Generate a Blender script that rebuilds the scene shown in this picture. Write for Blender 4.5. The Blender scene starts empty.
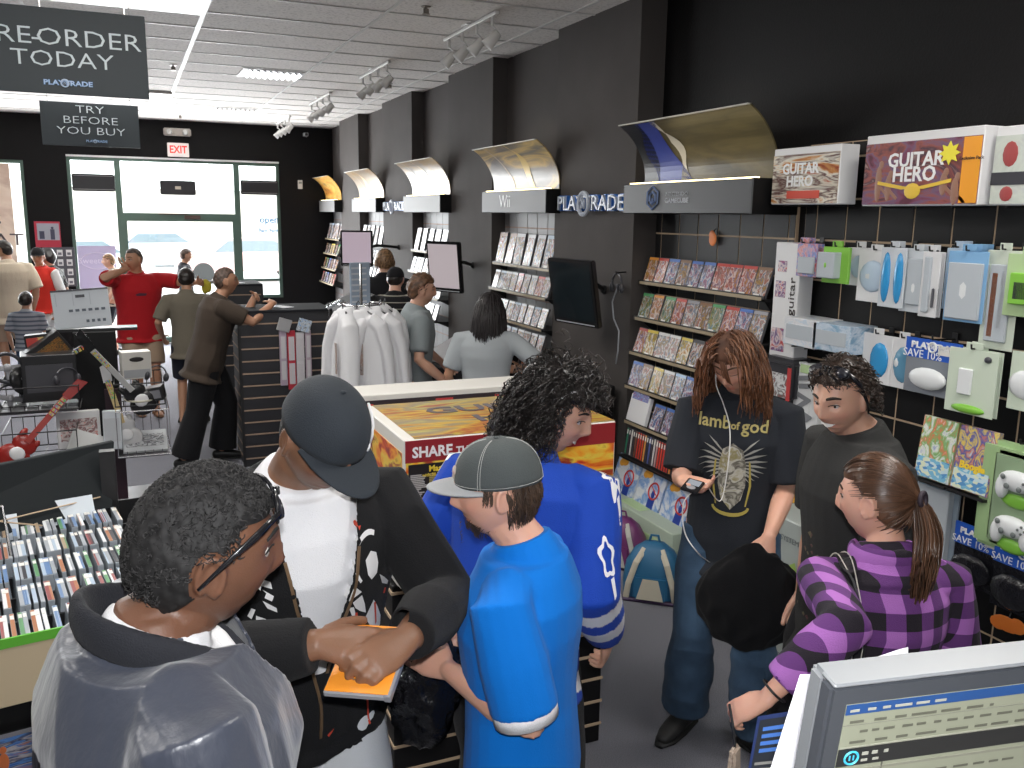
import bpy, bmesh, math, random
import numpy as np
from mathutils import Vector as V, Matrix, Euler
from mathutils.bvhtree import BVHTree
random.seed(7); RNG = np.random.RandomState(7)
SC = bpy.context.scene
COL = SC.collection
PI = math.pi
R = math.radians

# ---------------------------------------------------------------- materials
MATS = {}
def mat(name, col, rough=.6, metal=0., bump=0., bscale=60., var=0., vscale=8., spec=.5, emit=None, estr=0., alpha=1., sheen=0., trans=0., stretch=None):
    if name in MATS: return MATS[name]
    m = bpy.data.materials.new(name); m.use_nodes = True
    nt = m.node_tree; b = nt.nodes['Principled BSDF']
    c = (*col[:3], 1)
    b.inputs['Base Color'].default_value = c
    b.inputs['Roughness'].default_value = rough
    b.inputs['Metallic'].default_value = metal
    b.inputs['Specular IOR Level'].default_value = spec
    if sheen: b.inputs['Sheen Weight'].default_value = sheen
    if trans: b.inputs['Transmission Weight'].default_value = trans
    if alpha < 1: b.inputs['Alpha'].default_value = alpha
    if emit is not None:
        b.inputs['Emission Color'].default_value = (*emit, 1); b.inputs['Emission Strength'].default_value = estr
    tc = None
    if bump or var:
        tc = nt.nodes.new('ShaderNodeTexCoord'); src = tc.outputs['Object']
        if stretch:
            mp = nt.nodes.new('ShaderNodeMapping'); mp.inputs['Scale'].default_value = stretch
            nt.links.new(src, mp.inputs[0]); src = mp.outputs[0]
    if var:
        n = nt.nodes.new('ShaderNodeTexNoise'); n.inputs['Scale'].default_value = vscale; n.inputs['Detail'].default_value = 6
        r = nt.nodes.new('ShaderNodeValToRGB')
        r.color_ramp.elements[0].position = .3; r.color_ramp.elements[1].position = .7
        r.color_ramp.elements[0].color = tuple(max(0, x*(1-var)) for x in col[:3])+(1,)
        r.color_ramp.elements[1].color = tuple(min(1, x*(1+var)) for x in col[:3])+(1,)
        nt.links.new(src, n.inputs[0]); nt.links.new(n.outputs[0], r.inputs[0]); nt.links.new(r.outputs[0], b.inputs['Base Color'])
    if bump:
        n = nt.nodes.new('ShaderNodeTexNoise'); n.inputs['Scale'].default_value = bscale; n.inputs['Detail'].default_value = 5
        bp = nt.nodes.new('ShaderNodeBump'); bp.inputs['Strength'].default_value = bump; bp.inputs['Distance'].default_value = .02
        nt.links.new(src, n.inputs[0]); nt.links.new(n.outputs[0], bp.inputs['Height']); nt.links.new(bp.outputs[0], b.inputs['Normal'])
    MATS[name] = m
    return m

def art(name, cols, scale=9., rough=.35, warp=.6, stretch=(1, 1, 1), kind='noise', objcol=False, band=None, coord='Generated'):
    """printed artwork: blotches of several inks, different for every copy"""
    if name in MATS: return MATS[name]
    m = bpy.data.materials.new(name); m.use_nodes = True
    nt = m.node_tree; N = nt.nodes; L = nt.links; b = N['Principled BSDF']
    b.inputs['Roughness'].default_value = rough
    tc = N.new('ShaderNodeTexCoord'); mp = N.new('ShaderNodeMapping'); oi = N.new('ShaderNodeObjectInfo')
    mul = N.new('ShaderNodeMath'); mul.operation = 'MULTIPLY'; mul.inputs[1].default_value = 57.
    L.new(oi.outputs['Random'], mul.inputs[0])
    L.new(tc.outputs[coord], mp.inputs[0]); mp.inputs['Scale'].default_value = stretch
    cb = N.new('ShaderNodeCombineXYZ')
    for i in range(3): L.new(mul.outputs[0], cb.inputs[i])
    L.new(cb.outputs[0], mp.inputs['Location'])
    if kind == 'voronoi':
        t = N.new('ShaderNodeTexVoronoi'); t.inputs['Scale'].default_value = scale
        sp = N.new('ShaderNodeSeparateColor'); L.new(mp.outputs[0], t.inputs['Vector']); L.new(t.outputs['Color'], sp.inputs[0]); fac = sp.outputs[0]
    else:
        t = N.new('ShaderNodeTexNoise'); t.inputs['Scale'].default_value = scale; t.inputs['Detail'].default_value = 4; t.inputs['Distortion'].default_value = warp*3
        L.new(mp.outputs[0], t.inputs['Vector'])
        mr = N.new('ShaderNodeMapRange'); mr.inputs['From Min'].default_value = .3; mr.inputs['From Max'].default_value = .7
        L.new(t.outputs[0], mr.inputs[0]); fac = mr.outputs[0]
    r = N.new('ShaderNodeValToRGB'); cr = r.color_ramp; cr.interpolation = 'LINEAR' if kind == 'noise' else 'CONSTANT'
    while len(cr.elements) < len(cols): cr.elements.new(.5)
    for i, c in enumerate(cols):
        cr.elements[i].position = i/(len(cols)-(1 if kind == 'noise' else 0)); cr.elements[i].color = (*c, 1)
    L.new(fac, r.inputs[0]); out = r.outputs[0]
    if objcol:
        mx = N.new('ShaderNodeMix'); mx.data_type = 'RGBA'; mx.inputs[0].default_value = .25
        L.new(out, mx.inputs[6]); L.new(oi.outputs['Color'], mx.inputs[7]); out = mx.outputs[2]
    L.new(out, b.inputs['Base Color'])
    MATS[name] = m
    return m

# ---------------------------------------------------------------- mesh builder
class MB:
    def __init__(s): s.v = []; s.f = []; s.m = []; s.M = None
    def add(s, vs, fs, mi=0):
        o = len(s.v)
        if s.M is not None: vs = [tuple(s.M @ V(p)) for p in vs]
        s.v += [tuple(p) for p in vs]; s.f += [tuple(i+o for i in f) for f in fs]; s.m += [mi]*len(fs); return s
    def box(s, c, d, mi=0, rz=0, rx=0, ry=0, taper=1.):
        x, y, z = d[0]/2, d[1]/2, d[2]/2
        E = Euler((rx, ry, rz)).to_matrix()
        vs = []
        for k in (-1, 1):
            t = taper if k > 0 else 1.
            for a, b in ((-1, -1), (1, -1), (1, 1), (-1, 1)):
                vs.append(V(c)+E @ V((a*x*t, b*y*t, k*z)))
        return s.add(vs, [(3, 2, 1, 0), (4, 5, 6, 7), (0, 1, 5, 4), (1, 2, 6, 5), (2, 3, 7, 6), (3, 0, 4, 7)], mi)
    def b2(s, a, b, mi=0):
        return s.box([(a[i]+b[i])/2 for i in range(3)], [abs(b[i]-a[i]) for i in range(3)], mi)
    def tube(s, pts, rad, n=8, mi=0, cap=True, up=None, closed=False):
        pts = [V(p) for p in pts]; k = len(pts)
        if not isinstance(rad, (list, tuple)): rad = [rad]*k
        rad = [(r, r) if not isinstance(r, (list, tuple)) else r for r in rad]
        T = []
        for i in range(k):
            if closed: t = pts[(i+1) % k]-pts[i-1]
            else: t = pts[min(i+1, k-1)]-pts[max(i-1, 0)]
            T.append(t.normalized() if t.length > 1e-9 else V((0, 0, 1)))
        u = V(up) if up is not None else (V((0, 0, 1)) if abs(T[0].z) < .9 else V((0, 1, 0)))
        vs = []
        for i in range(k):
            a = u - T[i]*u.dot(T[i])
            if a.length < 1e-6: a = T[i].orthogonal()
            a.normalize(); u = a if up is None else u
            b = T[i].cross(a)
            for j in range(n):
                th = 2*PI*j/n
                vs.append(pts[i]+b*(math.cos(th)*rad[i][0])+a*(math.sin(th)*rad[i][1]))
        fs = []
        for i in range(k if closed else k-1):
            i2 = (i+1) % k
            for j in range(n):
                fs.append((i*n+j, i*n+(j+1) % n, i2*n+(j+1) % n, i2*n+j))
        if cap and not closed:
            fs.append(tuple(range(n-1, -1, -1))); fs.append(tuple((k-1)*n+j for j in range(n)))
        return s.add(vs, fs, mi)
    def blob(s, pts, rad, n=16, mi=0, up=None):
        """tube with rounded ends"""
        pts = [V(p) for p in pts]
        rad = [(r, r) if not isinstance(r, (list, tuple)) else r for r in rad]
        d0 = (pts[0]-pts[1]).normalized(); d1 = (pts[-1]-pts[-2]).normalized()
        r0 = min(rad[0]); r1 = min(rad[-1])
        P = []; Q = []
        for a in (75, 45, 20):
            P.append(pts[0]+d0*r0*math.sin(R(a))); Q.append(tuple(x*math.cos(R(a)) for x in rad[0]))
        P += pts; Q += rad
        for a in (20, 45, 75):
            P.append(pts[-1]+d1*r1*math.sin(R(a))); Q.append(tuple(x*math.cos(R(a)) for x in rad[-1]))
        return s.tube(P, Q, n, mi, True, up)
    def ball(s, c, r, n=16, mi=0, rot=None):
        if not isinstance(r, (list, tuple)): r = (r, r, r)
        k = max(6, n//2); vs = []; fs = []
        E = rot if rot is not None else Matrix.Identity(3)
        vs.append(V(c)+E @ V((0, 0, -r[2])))
        for i in range(1, k):
            ph = -PI/2+PI*i/k
            for j in range(n):
                th = 2*PI*j/n
                vs.append(V(c)+E @ V((r[0]*math.cos(ph)*math.cos(th), r[1]*math.cos(ph)*math.sin(th), r[2]*math.sin(ph))))
        vs.append(V(c)+E @ V((0, 0, r[2])))
        for j in range(n): fs.append((0, 1+(j+1) % n, 1+j))
        for i in range(k-2):
            for j in range(n):
                a = 1+i*n+j; b = 1+i*n+(j+1) % n; fs.append((a, b, b+n, a+n))
        t = len(vs)-1; o = 1+(k-2)*n
        for j in range(n): fs.append((o+j, o+(j+1) % n, t))
        return s.add(vs, fs, mi)
    def prism(s, poly, d, mi=0, M=None):
        """polygon in x,z extruded along y by d (centred)"""
        n = len(poly); vs = [(p[0], -d/2, p[1]) for p in poly]+[(p[0], d/2, p[1]) for p in poly]
        if M is not None: vs = [tuple(M @ V(p)) for p in vs]
        fs = [tuple(range(n)), tuple(range(2*n-1, n-1, -1))]+[(i, i+n, (i+1) % n+n, (i+1) % n) for i in range(n)]
        return s.add(vs, fs, mi)
    def lathe(s, prof, c=(0, 0, 0), n=20, mi=0, rot=None):
        vs = []; fs = []; k = len(prof); E = rot if rot is not None else Matrix.Identity(3)
        for r, z in prof:
            for j in range(n):
                th = 2*PI*j/n; vs.append(V(c)+E @ V((r*math.cos(th), r*math.sin(th), z)))
        for i in range(k-1):
            for j in range(n): fs.append((i*n+j, i*n+(j+1) % n, (i+1)*n+(j+1) % n, (i+1)*n+j))
        fs.append(tuple(range(n-1, -1, -1))); fs.append(tuple((k-1)*n+j for j in range(n)))
        return s.add(vs, fs, mi)
    def mesh(s, name='mesh', bevel=0., smooth=False, seg=1):
        me = bpy.data.meshes.new(name); me.from_pydata(s.v, [], s.f)
        if any(s.m): me.polygons.foreach_set('material_index', s.m)
        if bevel or True:
            bm = bmesh.new(); bm.from_mesh(me)
            bmesh.ops.recalc_face_normals(bm, faces=bm.faces)
            if bevel:
                bmesh.ops.bevel(bm, geom=[e for e in bm.edges if len(e.link_faces) == 2 and e.calc_face_angle(0) > .6], offset=bevel, segments=seg, affect='EDGES', clamp_overlap=True)
            bm.to_mesh(me); bm.free()
        if smooth: me.shade_smooth()
        return me

def link(name, me, mats=None, parent=None, label=None):
    o = bpy.data.objects.new(name, me); COL.objects.link(o)
    if mats is not None:
        if not isinstance(mats, (list, tuple)): mats = [mats]
        if len(me.materials) == 0:
            for m in mats: me.materials.append(m)
    if parent is not None: o.parent = parent
    if label: o['label'] = label
    return o
def tag(o, label, cat, group=None):
    o['label'] = label; o['category'] = cat
    if group: o['group'] = group
    return o
def thing(name, label, cat, loc=(0, 0, 0), rz=0, group=None, rot=None):
    o = bpy.data.objects.new(name, None); COL.objects.link(o); o.empty_display_size = .1
    o.location = loc; o.rotation_euler = rot if rot is not None else (0, 0, rz)
    return tag(o, label, cat, group)
def struct(name, mb, m, **k):
    o = link(name, mb.mesh(name, **k), m); o['kind'] = 'structure'; return o
def copy_tree(o, loc=None, rz=None, label=None, parent=None, kids=None, col=None):
    c = o.copy(); COL.objects.link(c)
    if parent is not None: c.parent = parent
    if loc is not None: c.location = loc
    if rz is not None: c.rotation_euler[2] = rz
    if label: c['label'] = label
    if col is not None: c.color = (*col, 1)
    for ch in [x for x in list(bpy.data.objects) if x.parent is o] if kids is None else kids:
        d = ch.copy(); COL.objects.link(d); d.parent = c
        if col is not None: d.color = (*col, 1)
    return c
def children(o): return [x for x in bpy.data.objects if x.parent is o]

def text_mesh(s, size, depth=.002, sx=1., bold=0., align='CENTER', space=1., res=2, shear=0.):
    cu = bpy.data.curves.new('lettering', 'FONT'); cu.body = s; cu.size = size; cu.extrude = depth/2; cu.offset = bold
    cu.align_x = align; cu.align_y = 'CENTER'; cu.space_character = space; cu.resolution_u = res; cu.shear = shear
    o = bpy.data.objects.new('t', cu); COL.objects.link(o)
    dg = bpy.context.evaluated_depsgraph_get(); me = bpy.data.meshes.new_from_object(o.evaluated_get(dg))
    bpy.data.objects.remove(o); bpy.data.curves.remove(cu)
    me.transform(Matrix.Diagonal((sx, 1, 1, 1)))
    return me
def frame(origin, xdir, zdir):
    """matrix taking text coords (x right, y up, z out of the page) to the place"""
    x = V(xdir).normalized(); y = V(zdir); y = (y-x*y.dot(x)).normalized(); z = x.cross(y)
    m = Matrix.Identity(4)
    for i in range(3): m[i][0] = x[i]; m[i][1] = y[i]; m[i][2] = z[i]; m[i][3] = origin[i]
    return m
def letters(s, size, m, parent, origin, xdir, zdir, name='lettering', **k):
    me = text_mesh(s, size, **k); me.transform(frame(origin, xdir, zdir))
    return link(name, me, m, parent)
def join_meshes(mes):
    bm = bmesh.new()
    for me in mes: bm.from_mesh(me)
    out = bpy.data.meshes.new('joined'); bm.to_mesh(out); bm.free(); return out
ORD = ['first', 'second', 'third', 'fourth', 'fifth', 'sixth', 'seventh', 'eighth', 'ninth', 'tenth', 'eleventh', 'twelfth', 'thirteenth', 'fourteenth', 'fifteenth', 'sixteenth', 'seventeenth', 'eighteenth', 'nineteenth', 'twentieth', 'twenty-first', 'twenty-second', 'twenty-third', 'twenty-fourth', 'twenty-fifth', 'twenty-sixth', 'twenty-seventh', 'twenty-eighth', 'twenty-ninth', 'thirtieth', 'thirty-first', 'thirty-second', 'thirty-third', 'thirty-fourth', 'thirty-fifth', 'thirty-sixth', 'thirty-seventh', 'thirty-eighth', 'thirty-ninth', 'fortieth']
# ================================================================ the room
WX = 3.45; FY = 15.8; CZ = 3.66
black_wall = mat('black_paint', (.005, .0045, .005), .6, bump=.15, bscale=90, spec=.2)
grey_wall = mat('charcoal_wall', (.078, .070, .067), .75, spec=.12, bump=.1, bscale=80, var=.1, vscale=2)
carpet = mat('carpet', (.27, .27, .31), .95, bump=.8, bscale=400, var=.3, vscale=220)
# ceiling: white tiles in a white grid
def ceil_mat():
    m = bpy.data.materials.new('ceiling_tiles'); m.use_nodes = True; nt = m.node_tree; N = nt.nodes; L = nt.links; b = N['Principled BSDF']
    b.inputs['Roughness'].default_value = .85
    tc = N.new('ShaderNodeTexCoord'); n = N.new('ShaderNodeTexNoise'); n.inputs['Scale'].default_value = 45; n.inputs['Detail'].default_value = 8
    r = N.new('ShaderNodeValToRGB'); r.color_ramp.elements[0].position = .35; r.color_ramp.elements[0].color = (.58, .545, .51, 1); r.color_ramp.elements[1].position = .5; r.color_ramp.elements[1].color = (.76, .72, .68, 1)
    L.new(tc.outputs['Object'], n.inputs[0]); L.new(n.outputs[0], r.inputs[0]); L.new(r.outputs[0], b.inputs['Base Color'])
    bp = N.new('ShaderNodeBump'); bp.inputs['Strength'].default_value = .2; L.new(n.outputs[0], bp.inputs['Height']); L.new(bp.outputs[0], b.inputs['Normal'])
    return m
cm = ceil_mat()
tee = mat('white_tee_bar', (.62, .6, .58), .5)
XL = -5.0; YB = -2.0
f = MB(); f.b2((XL, YB, -.1), (WX+.2, FY+.1, 0)); struct('floor', f, carpet)
f = MB(); f.b2((XL, YB, CZ), (WX+.2, FY+.1, CZ+.1)); struct('ceiling', f, cm)
f = MB()
x = .63-1.22*5
while x < WX:
    if x > XL: f.box((x, (YB+FY)/2, CZ-.004), (.024 if abs(x-.63) > .1 else .04, FY-YB, .008))
    x += 1.22
y = 7.25-.61*15
while y < FY:
    if y > YB: f.box(((XL+WX)/2, y, CZ-.003), (WX-XL, .022, .006))
    y += .61
struct('trim_1', f, tee)
f = MB(); f.b2((WX, YB, 0), (WX+.15, FY+.1, CZ)); struct('wall_right', f, black_wall)
f = MB(); f.b2((XL-.1, YB, 0), (XL, FY+.1, CZ)); struct('wall_left', f, black_wall)
f = MB(); f.b2((XL, YB-.1, 0), (WX, YB, CZ)); struct('wall_back', f, mat('back_wall_paint', (.12, .12, .12), .7))
# far wall with two openings
f = MB()
def W(a, b, c, d): f.b2((a, FY, c), (b, FY+.2, d))
W(XL, -4.4, 0, CZ); W(-4.4, -1.40, 0, .75); W(-4.4, -1.40, 2.95, CZ); W(-1.40, -.80, 0, CZ)
W(-.80, 2.47, 3.03, CZ); W(2.47, WX, 0, CZ); W(1.76, 2.47, 0, .74)
struct('wall_far', f, black_wall)
# columns of the right wall
YC = [(5.37, 6.62), (8.0, 9.26), (10.6, 11.95), (13.3, 14.55)]
for i, (a, b) in enumerate(YC):
    f = MB(); f.b2((3.25, a, 0), (WX+.01, b, CZ)); struct('wall_column_%s' % ('near', 'second', 'third', 'far')[i], f, grey_wall)
f = MB()
for a, b in ((6.62, 8.0), (9.26, 10.6), (11.95, 13.3), (14.55, FY)):
    f.b2((3.40, a, 0), (WX+.01, b, CZ))
struct('wall_recess', f, grey_wall)
f = MB(); f.b2((3.43, YB, 0), (WX, 5.37, .09)); struct('baseboard_right', f, mat('black_rubber', (.01, .01, .01), .5))
# window frames
green_al = mat('aluminium_frame', (.10, .16, .13), .35, metal=.4)
glass = mat('clear_glass', (1, 1, 1), .02, trans=1., spec=.3)
def nocast_glass():
    nt = glass.node_tree
    b = nt.nodes['Principled BSDF']; out = nt.nodes['Material Output']
    t = nt.nodes.new('ShaderNodeBsdfTransparent'); t.inputs[0].default_value = (.93, .96, .95, 1)
    g = nt.nodes.new('ShaderNodeBsdfGlossy'); g.inputs['Roughness'].default_value = .02
    mx = nt.nodes.new('ShaderNodeMixShader'); mx.inputs[0].default_value = .06
    nt.links.new(t.outputs[0], mx.inputs[1]); nt.links.new(g.outputs[0], mx.inputs[2]); nt.links.new(mx.outputs[0], out.inputs[0])
nocast_glass()
def wframe(name, x0, x1, z0, z1, kind='structure', w=.05):
    f = MB(); y = FY+.06
    f.b2((x0, y-.04, z0), (x0+w, y+.04, z1)); f.b2((x1-w, y-.04, z0), (x1, y+.04, z1))
    f.b2((x0+w, y-.04, z1-w), (x1-w, y+.04, z1)); f.b2((x0+w, y-.04, z0), (x1-w, y+.04, z0+w))
    o = link(name, f.mesh(name), green_al); o['kind'] = 'structure'
    g = MB(); g.b2((x0+w, y-.004, z0+w), (x1-w, y+.004, z1-w)); link('glass_pane', g.mesh('pane'), glass, o)
    return o
W1 = wframe('window_1', -.80, -.07, 0.02, 3.03)
W2 = wframe('window_2', -.07, 1.76, 2.13, 3.03, w=.04)
W3 = wframe('window_3', 1.76, 2.47, .74, 3.03)
f = MB(); f.b2((1.80, FY+.02, 1.03), (2.43, FY+.1, 1.07)); link('transom', f.mesh('transom'), green_al, W3)
D1 = wframe('door_1', -.07, 1.76, 0.02, 2.13, w=.09)
f = MB(); f.b2((.03, FY+.0, 1.0), (1.66, FY+.03, 1.05)); f.b2((.8, FY-.0, .98), (.86, FY+.04, 1.1)); link('push_bar', f.mesh('bar'), mat('bar_metal', (.2, .2, .2), .3, metal=.9), D1)
f = MB(); f.b2((.9, FY-.06, 2.08), (1.15, FY+.02, 2.14)); f.b2((.5, FY-.03, 2.15), (.95, FY, 2.17)); link('door_closer', f.mesh('closer'), mat('dark_bronze', (.08, .05, .04), .4), D1)
W4 = wframe('window_4', -4.4, -1.40, .75, 2.95)
# white light line of the blinds' headrail above the windows
f = MB(); f.b2((-.8, FY-.015, 3.03), (2.47, FY+.02, 3.06)); struct('trim_2', f, mat('white_trim', (.8, .8, .8), .5))
# window signs hung in the panes (black boards seen from behind)
for (x0, x1, z0, z1, lab) in ((-.74, -.12, 2.50, 2.77, 'black sign board hung in the left sidelight of the entrance'), (.55, 1.10, 2.47, 2.70, 'black rounded sign board with small pale label above the entrance door'), (1.82, 2.44, 2.50, 2.74, 'black sign board hung in the right sidelight of the entrance')):
    t = thing('window_sign', lab, 'sign', ((x0+x1)/2, FY-.03, z0), group='window signs at the entrance')
    f = MB(); f.box((0, 0, (z1-z0)/2), (x1-x0, .03, z1-z0)); link('board', f.mesh('board', bevel=.012, seg=2), mat('sign_black', (.015, .015, .018), .5), t)
    f = MB()
    if 'rounded' in lab: f.box((0, -.017, (z1-z0)/2), (.09, .003, .05)); link('small_label', f.mesh('lab'), mat('pale_print', (.55, .5, .4), .5), t)
    else:
        for s in (-1, 1): f.tube([(s*(x1-x0)*.45, 0, z1-z0), (s*(x1-x0)*.45, 0, z1-z0+.06)], .004, 6)
        f.box((0, -.017, .03), (x1-x0-.04, .003, .006)); f.box((0, -.017, z1-z0-.03), (x1-x0-.04, .003, .006)); link('trim_line', f.mesh('lab'), mat('pale_line', (.35, .35, .35), .5), t)
# stickers on the glass and poster
t = thing('window_poster', 'lavender poster standing in the left sidelight beside the entrance door', 'poster', (-.46, FY-.02, .9))
f = MB(); f.box((0, 0, .37), (.56, .006, .74)); link('sheet', f.mesh('sheet'), mat('lavender', (.50, .46, .68), .6), t)
letters('Sweetness', .13, mat('pale_lav', (.72, .68, .85), .5), t, (0, -.006, .50), (1, 0, 0), (0, 0, 1), name='print')
f = MB()
f.tube([(.24*math.cos(a), -.006, .5+.13*math.sin(a)) for a in [i*PI/12 for i in range(24)]], .006, 4, closed=True); link('oval', f.mesh('oval'), MATS['pale_lav'], t)
o = letters('open', .16, mat('decal_blue', (.1, .35, .75), .5), None, (2.28, FY+.04, 2.08), (1, 0, 0), (0, 0, 1), name='window_lettering', bold=.004); tag(o, 'small pale blue lettering on the right sidelight glass, upper word', 'lettering')
o = letters('9am-9pm', .09, MATS['decal_blue'], None, (2.26, FY+.04, 1.90), (1, 0, 0), (0, 0, 1), name='window_lettering', bold=.003); tag(o, 'blue lettering on the right sidelight glass, lower word', 'lettering')
# banner in the left window
t = thing('window_banner', 'tall pink and beige banner filling the far left window, seen from inside', 'banner', (-2.4, FY-.04, .75))
f = MB(); f.box((0, 0, 1.09), (1.62, .008, 2.1)); link('sheet', f.mesh('sheet'), art('banner_art', [(.80, .62, .50), (.85, .70, .58), (.62, .45, .36), (.85, .75, .68)], 1.6, .7), t)
dk = mat('dark_print', (.08, .06, .07), .6)
letters('S', .26, dk, t, (.56, -.01, 1.30), (-1, 0, 0), (0, 0, 1), sx=1.5); letters('WHAT', .26, dk, t, (.42, .006-.016, .98), (1, 0, 0), (0, 0, 1), sx=1.3)
letters('GAMES', .12, mat('tan_print', (.4, .25, .18), .6), t, (.5, -.01, .72), (1, 0, 0), (0, 0, 1))
# outside
f = MB(); f.b2((-30, FY+.2, -.25), (40, FY+70, -.05)); struct('ground_outside', f, mat('pale_asphalt', (.55, .55, .54), .9, var=.1, vscale=3))
f = MB(); f.b2((-25, FY+45, -.1), (40, FY+46, 3.6)); struct('building_outside', f, mat('pale_stucco', (.7, .66, .6), .9))
f = MB(); f.b2((-8, FY+.2, -.06), (12, FY+3.2, -.0)); struct('walkway_outside', f, mat('concrete_walk', (.6, .58, .55), .9))
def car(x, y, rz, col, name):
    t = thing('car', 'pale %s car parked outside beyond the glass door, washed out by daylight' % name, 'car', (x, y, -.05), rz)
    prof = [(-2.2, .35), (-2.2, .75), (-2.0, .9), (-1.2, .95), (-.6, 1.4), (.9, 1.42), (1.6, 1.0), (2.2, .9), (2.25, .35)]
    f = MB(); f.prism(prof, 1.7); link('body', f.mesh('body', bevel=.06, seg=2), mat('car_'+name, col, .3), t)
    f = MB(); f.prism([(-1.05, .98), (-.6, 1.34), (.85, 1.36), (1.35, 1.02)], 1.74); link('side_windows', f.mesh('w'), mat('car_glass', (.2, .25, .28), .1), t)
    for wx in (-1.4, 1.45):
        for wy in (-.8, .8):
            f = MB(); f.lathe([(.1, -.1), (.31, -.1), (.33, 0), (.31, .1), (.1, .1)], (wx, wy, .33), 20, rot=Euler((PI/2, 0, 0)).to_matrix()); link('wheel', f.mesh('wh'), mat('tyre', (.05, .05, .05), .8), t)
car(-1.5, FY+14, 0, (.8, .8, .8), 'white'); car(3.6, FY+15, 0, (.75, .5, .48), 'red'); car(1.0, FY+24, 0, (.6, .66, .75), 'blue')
# exit sign, emergency light, switch
red = mat('exit_red', (.75, .03, .02), .5, emit=(1, .05, .03), estr=.6)
t = thing('exit_sign', 'white EXIT sign with red letters on the black wall above the entrance', 'sign', (.86, FY-.02, 3.08))
f = MB(); f.box((0, -.02, .11), (.33, .05, .22)); link('housing', f.mesh('h', bevel=.008), mat('exit_white', (.8, .75, .72), .5, emit=(1, .85, .8), estr=.25), t)
letters('EXIT', .165, red, t, (0, -.048, .11), (1, 0, 0), (0, 0, 1), bold=.003, sx=.8)
t = thing('emergency_light', 'beige emergency light box above the EXIT sign', 'light', (.86, FY, 3.42))
f = MB(); f.box((0, -.05, .05), (.42, .1, .12)); link('housing', f.mesh('h', bevel=.015, seg=2), mat('beige_plastic', (.5, .46, .42), .5), t)
for s in (-1, 1):
    f = MB(); f.lathe([(.0, 0), (.04, 0), (.045, .03), (.03, .05)], (s*.12, -.1, .05), 14, rot=Euler((PI/2, 0, 0)).to_matrix()); link('lamp', f.mesh('l'), mat('lamp_lens', (.7, .7, .68), .2), t)
t = thing('thermostat', 'small white thermostat on the black wall right of the entrance', 'thermostat', (2.82, FY, 2.62))
f = MB(); f.box((0, -.012, .07), (.08, .025, .15)); link('housing', f.mesh('h', bevel=.006), mat('white_plastic', (.75, .75, .73), .4), t); f = MB(); f.box((0, -.027, .1), (.05, .004, .03)); link('display', f.mesh('d'), mat('grey_lcd', (.3, .33, .3), .3), t)
t = thing('security_camera', 'small white security camera under the ceiling in the far right corner', 'camera', (2.95, FY, 3.5))
f = MB(); f.tube([(0, 0, 0), (0, -.12, .02)], .015, 8); f.box((-.04, -.16, .02), (.07, .16, .06)); link('housing', f.mesh('h', bevel=.008), mat('cam_grey', (.35, .35, .36), .4), t); f = MB(); f.tube([(-.04, -.24, .02), (-.04, -.26, .02)], .022, 12); link('lens', f.mesh('h'), mat('lens_black', (.01, .01, .01), .1), t)

# ---- ceiling fixtures
lens = mat('troffer_lens', (.9, .9, .88), .5, emit=(1, .97, .92), estr=5.)
def troffer(x0, x1, y0, y1, lab, on=True):
    t = thing('ceiling_light', lab, 'ceiling light', ((x0+x1)/2, (y0+y1)/2, CZ-.03), group='fluorescent ceiling lights')
    w, d = x1-x0, y1-y0
    f = MB()
    for s in (-1, 1): f.box((s*(w/2-.015), 0, .01), (.03, d, .03)); f.box((0, s*(d/2-.015), .01), (w-.06, .03, .03))
    link('frame', f.mesh('fr'), mat('white_metal', (.75, .74, .72), .4), t)
    if on:
        f = MB(); f.box((0, 0, .016), (w-.06, d-.06, .012)); link('lens', f.mesh('ln'), lens, t)
    else:
        f = MB(); f.box((0, 0, .02), (w-.06, d-.06, .008)); link('reflector', f.mesh('ln'), mat('tile_off', (.5, .5, .5), .4), t)
        f = MB()
        for i in range(7): f.box((-.02+i*.09-w*.18, 0, .006), (.01, d-.08, .03), ry=.5)
        f.box((0, 0, .004), (w-.06, .012, .03)); link('louver', f.mesh('lv'), mat('mirror_louver', (.7, .72, .75), .12, metal=1.), t)
troffer(-.59, .63, 6.62, 7.23, 'long bright ceiling light at the top left behind the large hanging sign')
troffer(-.59, .63, 12.1, 12.7, 'far bright ceiling light showing right of the small hanging sign')
troffer(-.59, .63, 3.0, 3.6, 'ceiling light directly over the shop floor'); troffer(-3.03, -1.81, 6.62, 7.23, 'ceiling light over the left side of the shop')
troffer(-3.03, -1.81, 3.0, 3.6, 'ceiling light above the disc racks'); troffer(1.85, 3.07, 1.2, 1.8, 'ceiling light near the accessory wall'); troffer(-.59, .63, -.6, 0, 'ceiling light above the counter')
troffer(-3.03, -1.81, 12.1, 12.7, 'far ceiling light on the left side of the shop')
troffer(1.22, 1.85, 5.45, 6.0, 'mirror louvred ceiling light at the top edge, partly lit', on=True)
def vent(x0, x1, y0, y1, lab, mirror):
    t = thing('ceiling_vent', lab, 'vent', ((x0+x1)/2, (y0+y1)/2, CZ-.012), group='ceiling air vents')
    w, d = x1-x0, y1-y0; f = MB(); f.box((0, 0, .006), (w, d, .008)); link('plate', f.mesh('p'), mat('vent_white', (.66, .64, .62), .5), t)
    f = MB()
    for i in range(9): f.box((w*.05+(i-4)*w*.1, 0, -.004), (w*.05, d*.8, .012), ry=.6)
    link('louver', f.mesh('l'), mat('vent_metal', (.25, .26, .28), .3, metal=.8) if mirror else mat('vent_tan', (.34, .31, .28), .6), t)
vent(1.2, 1.83, 9.75, 10.35, 'square mirror-bladed ceiling vent in the middle of the ceiling', True)
vent(1.2, 1.83, 13.5, 14.1, 'flat beige slotted ceiling vent nearer the entrance', False)
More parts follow.
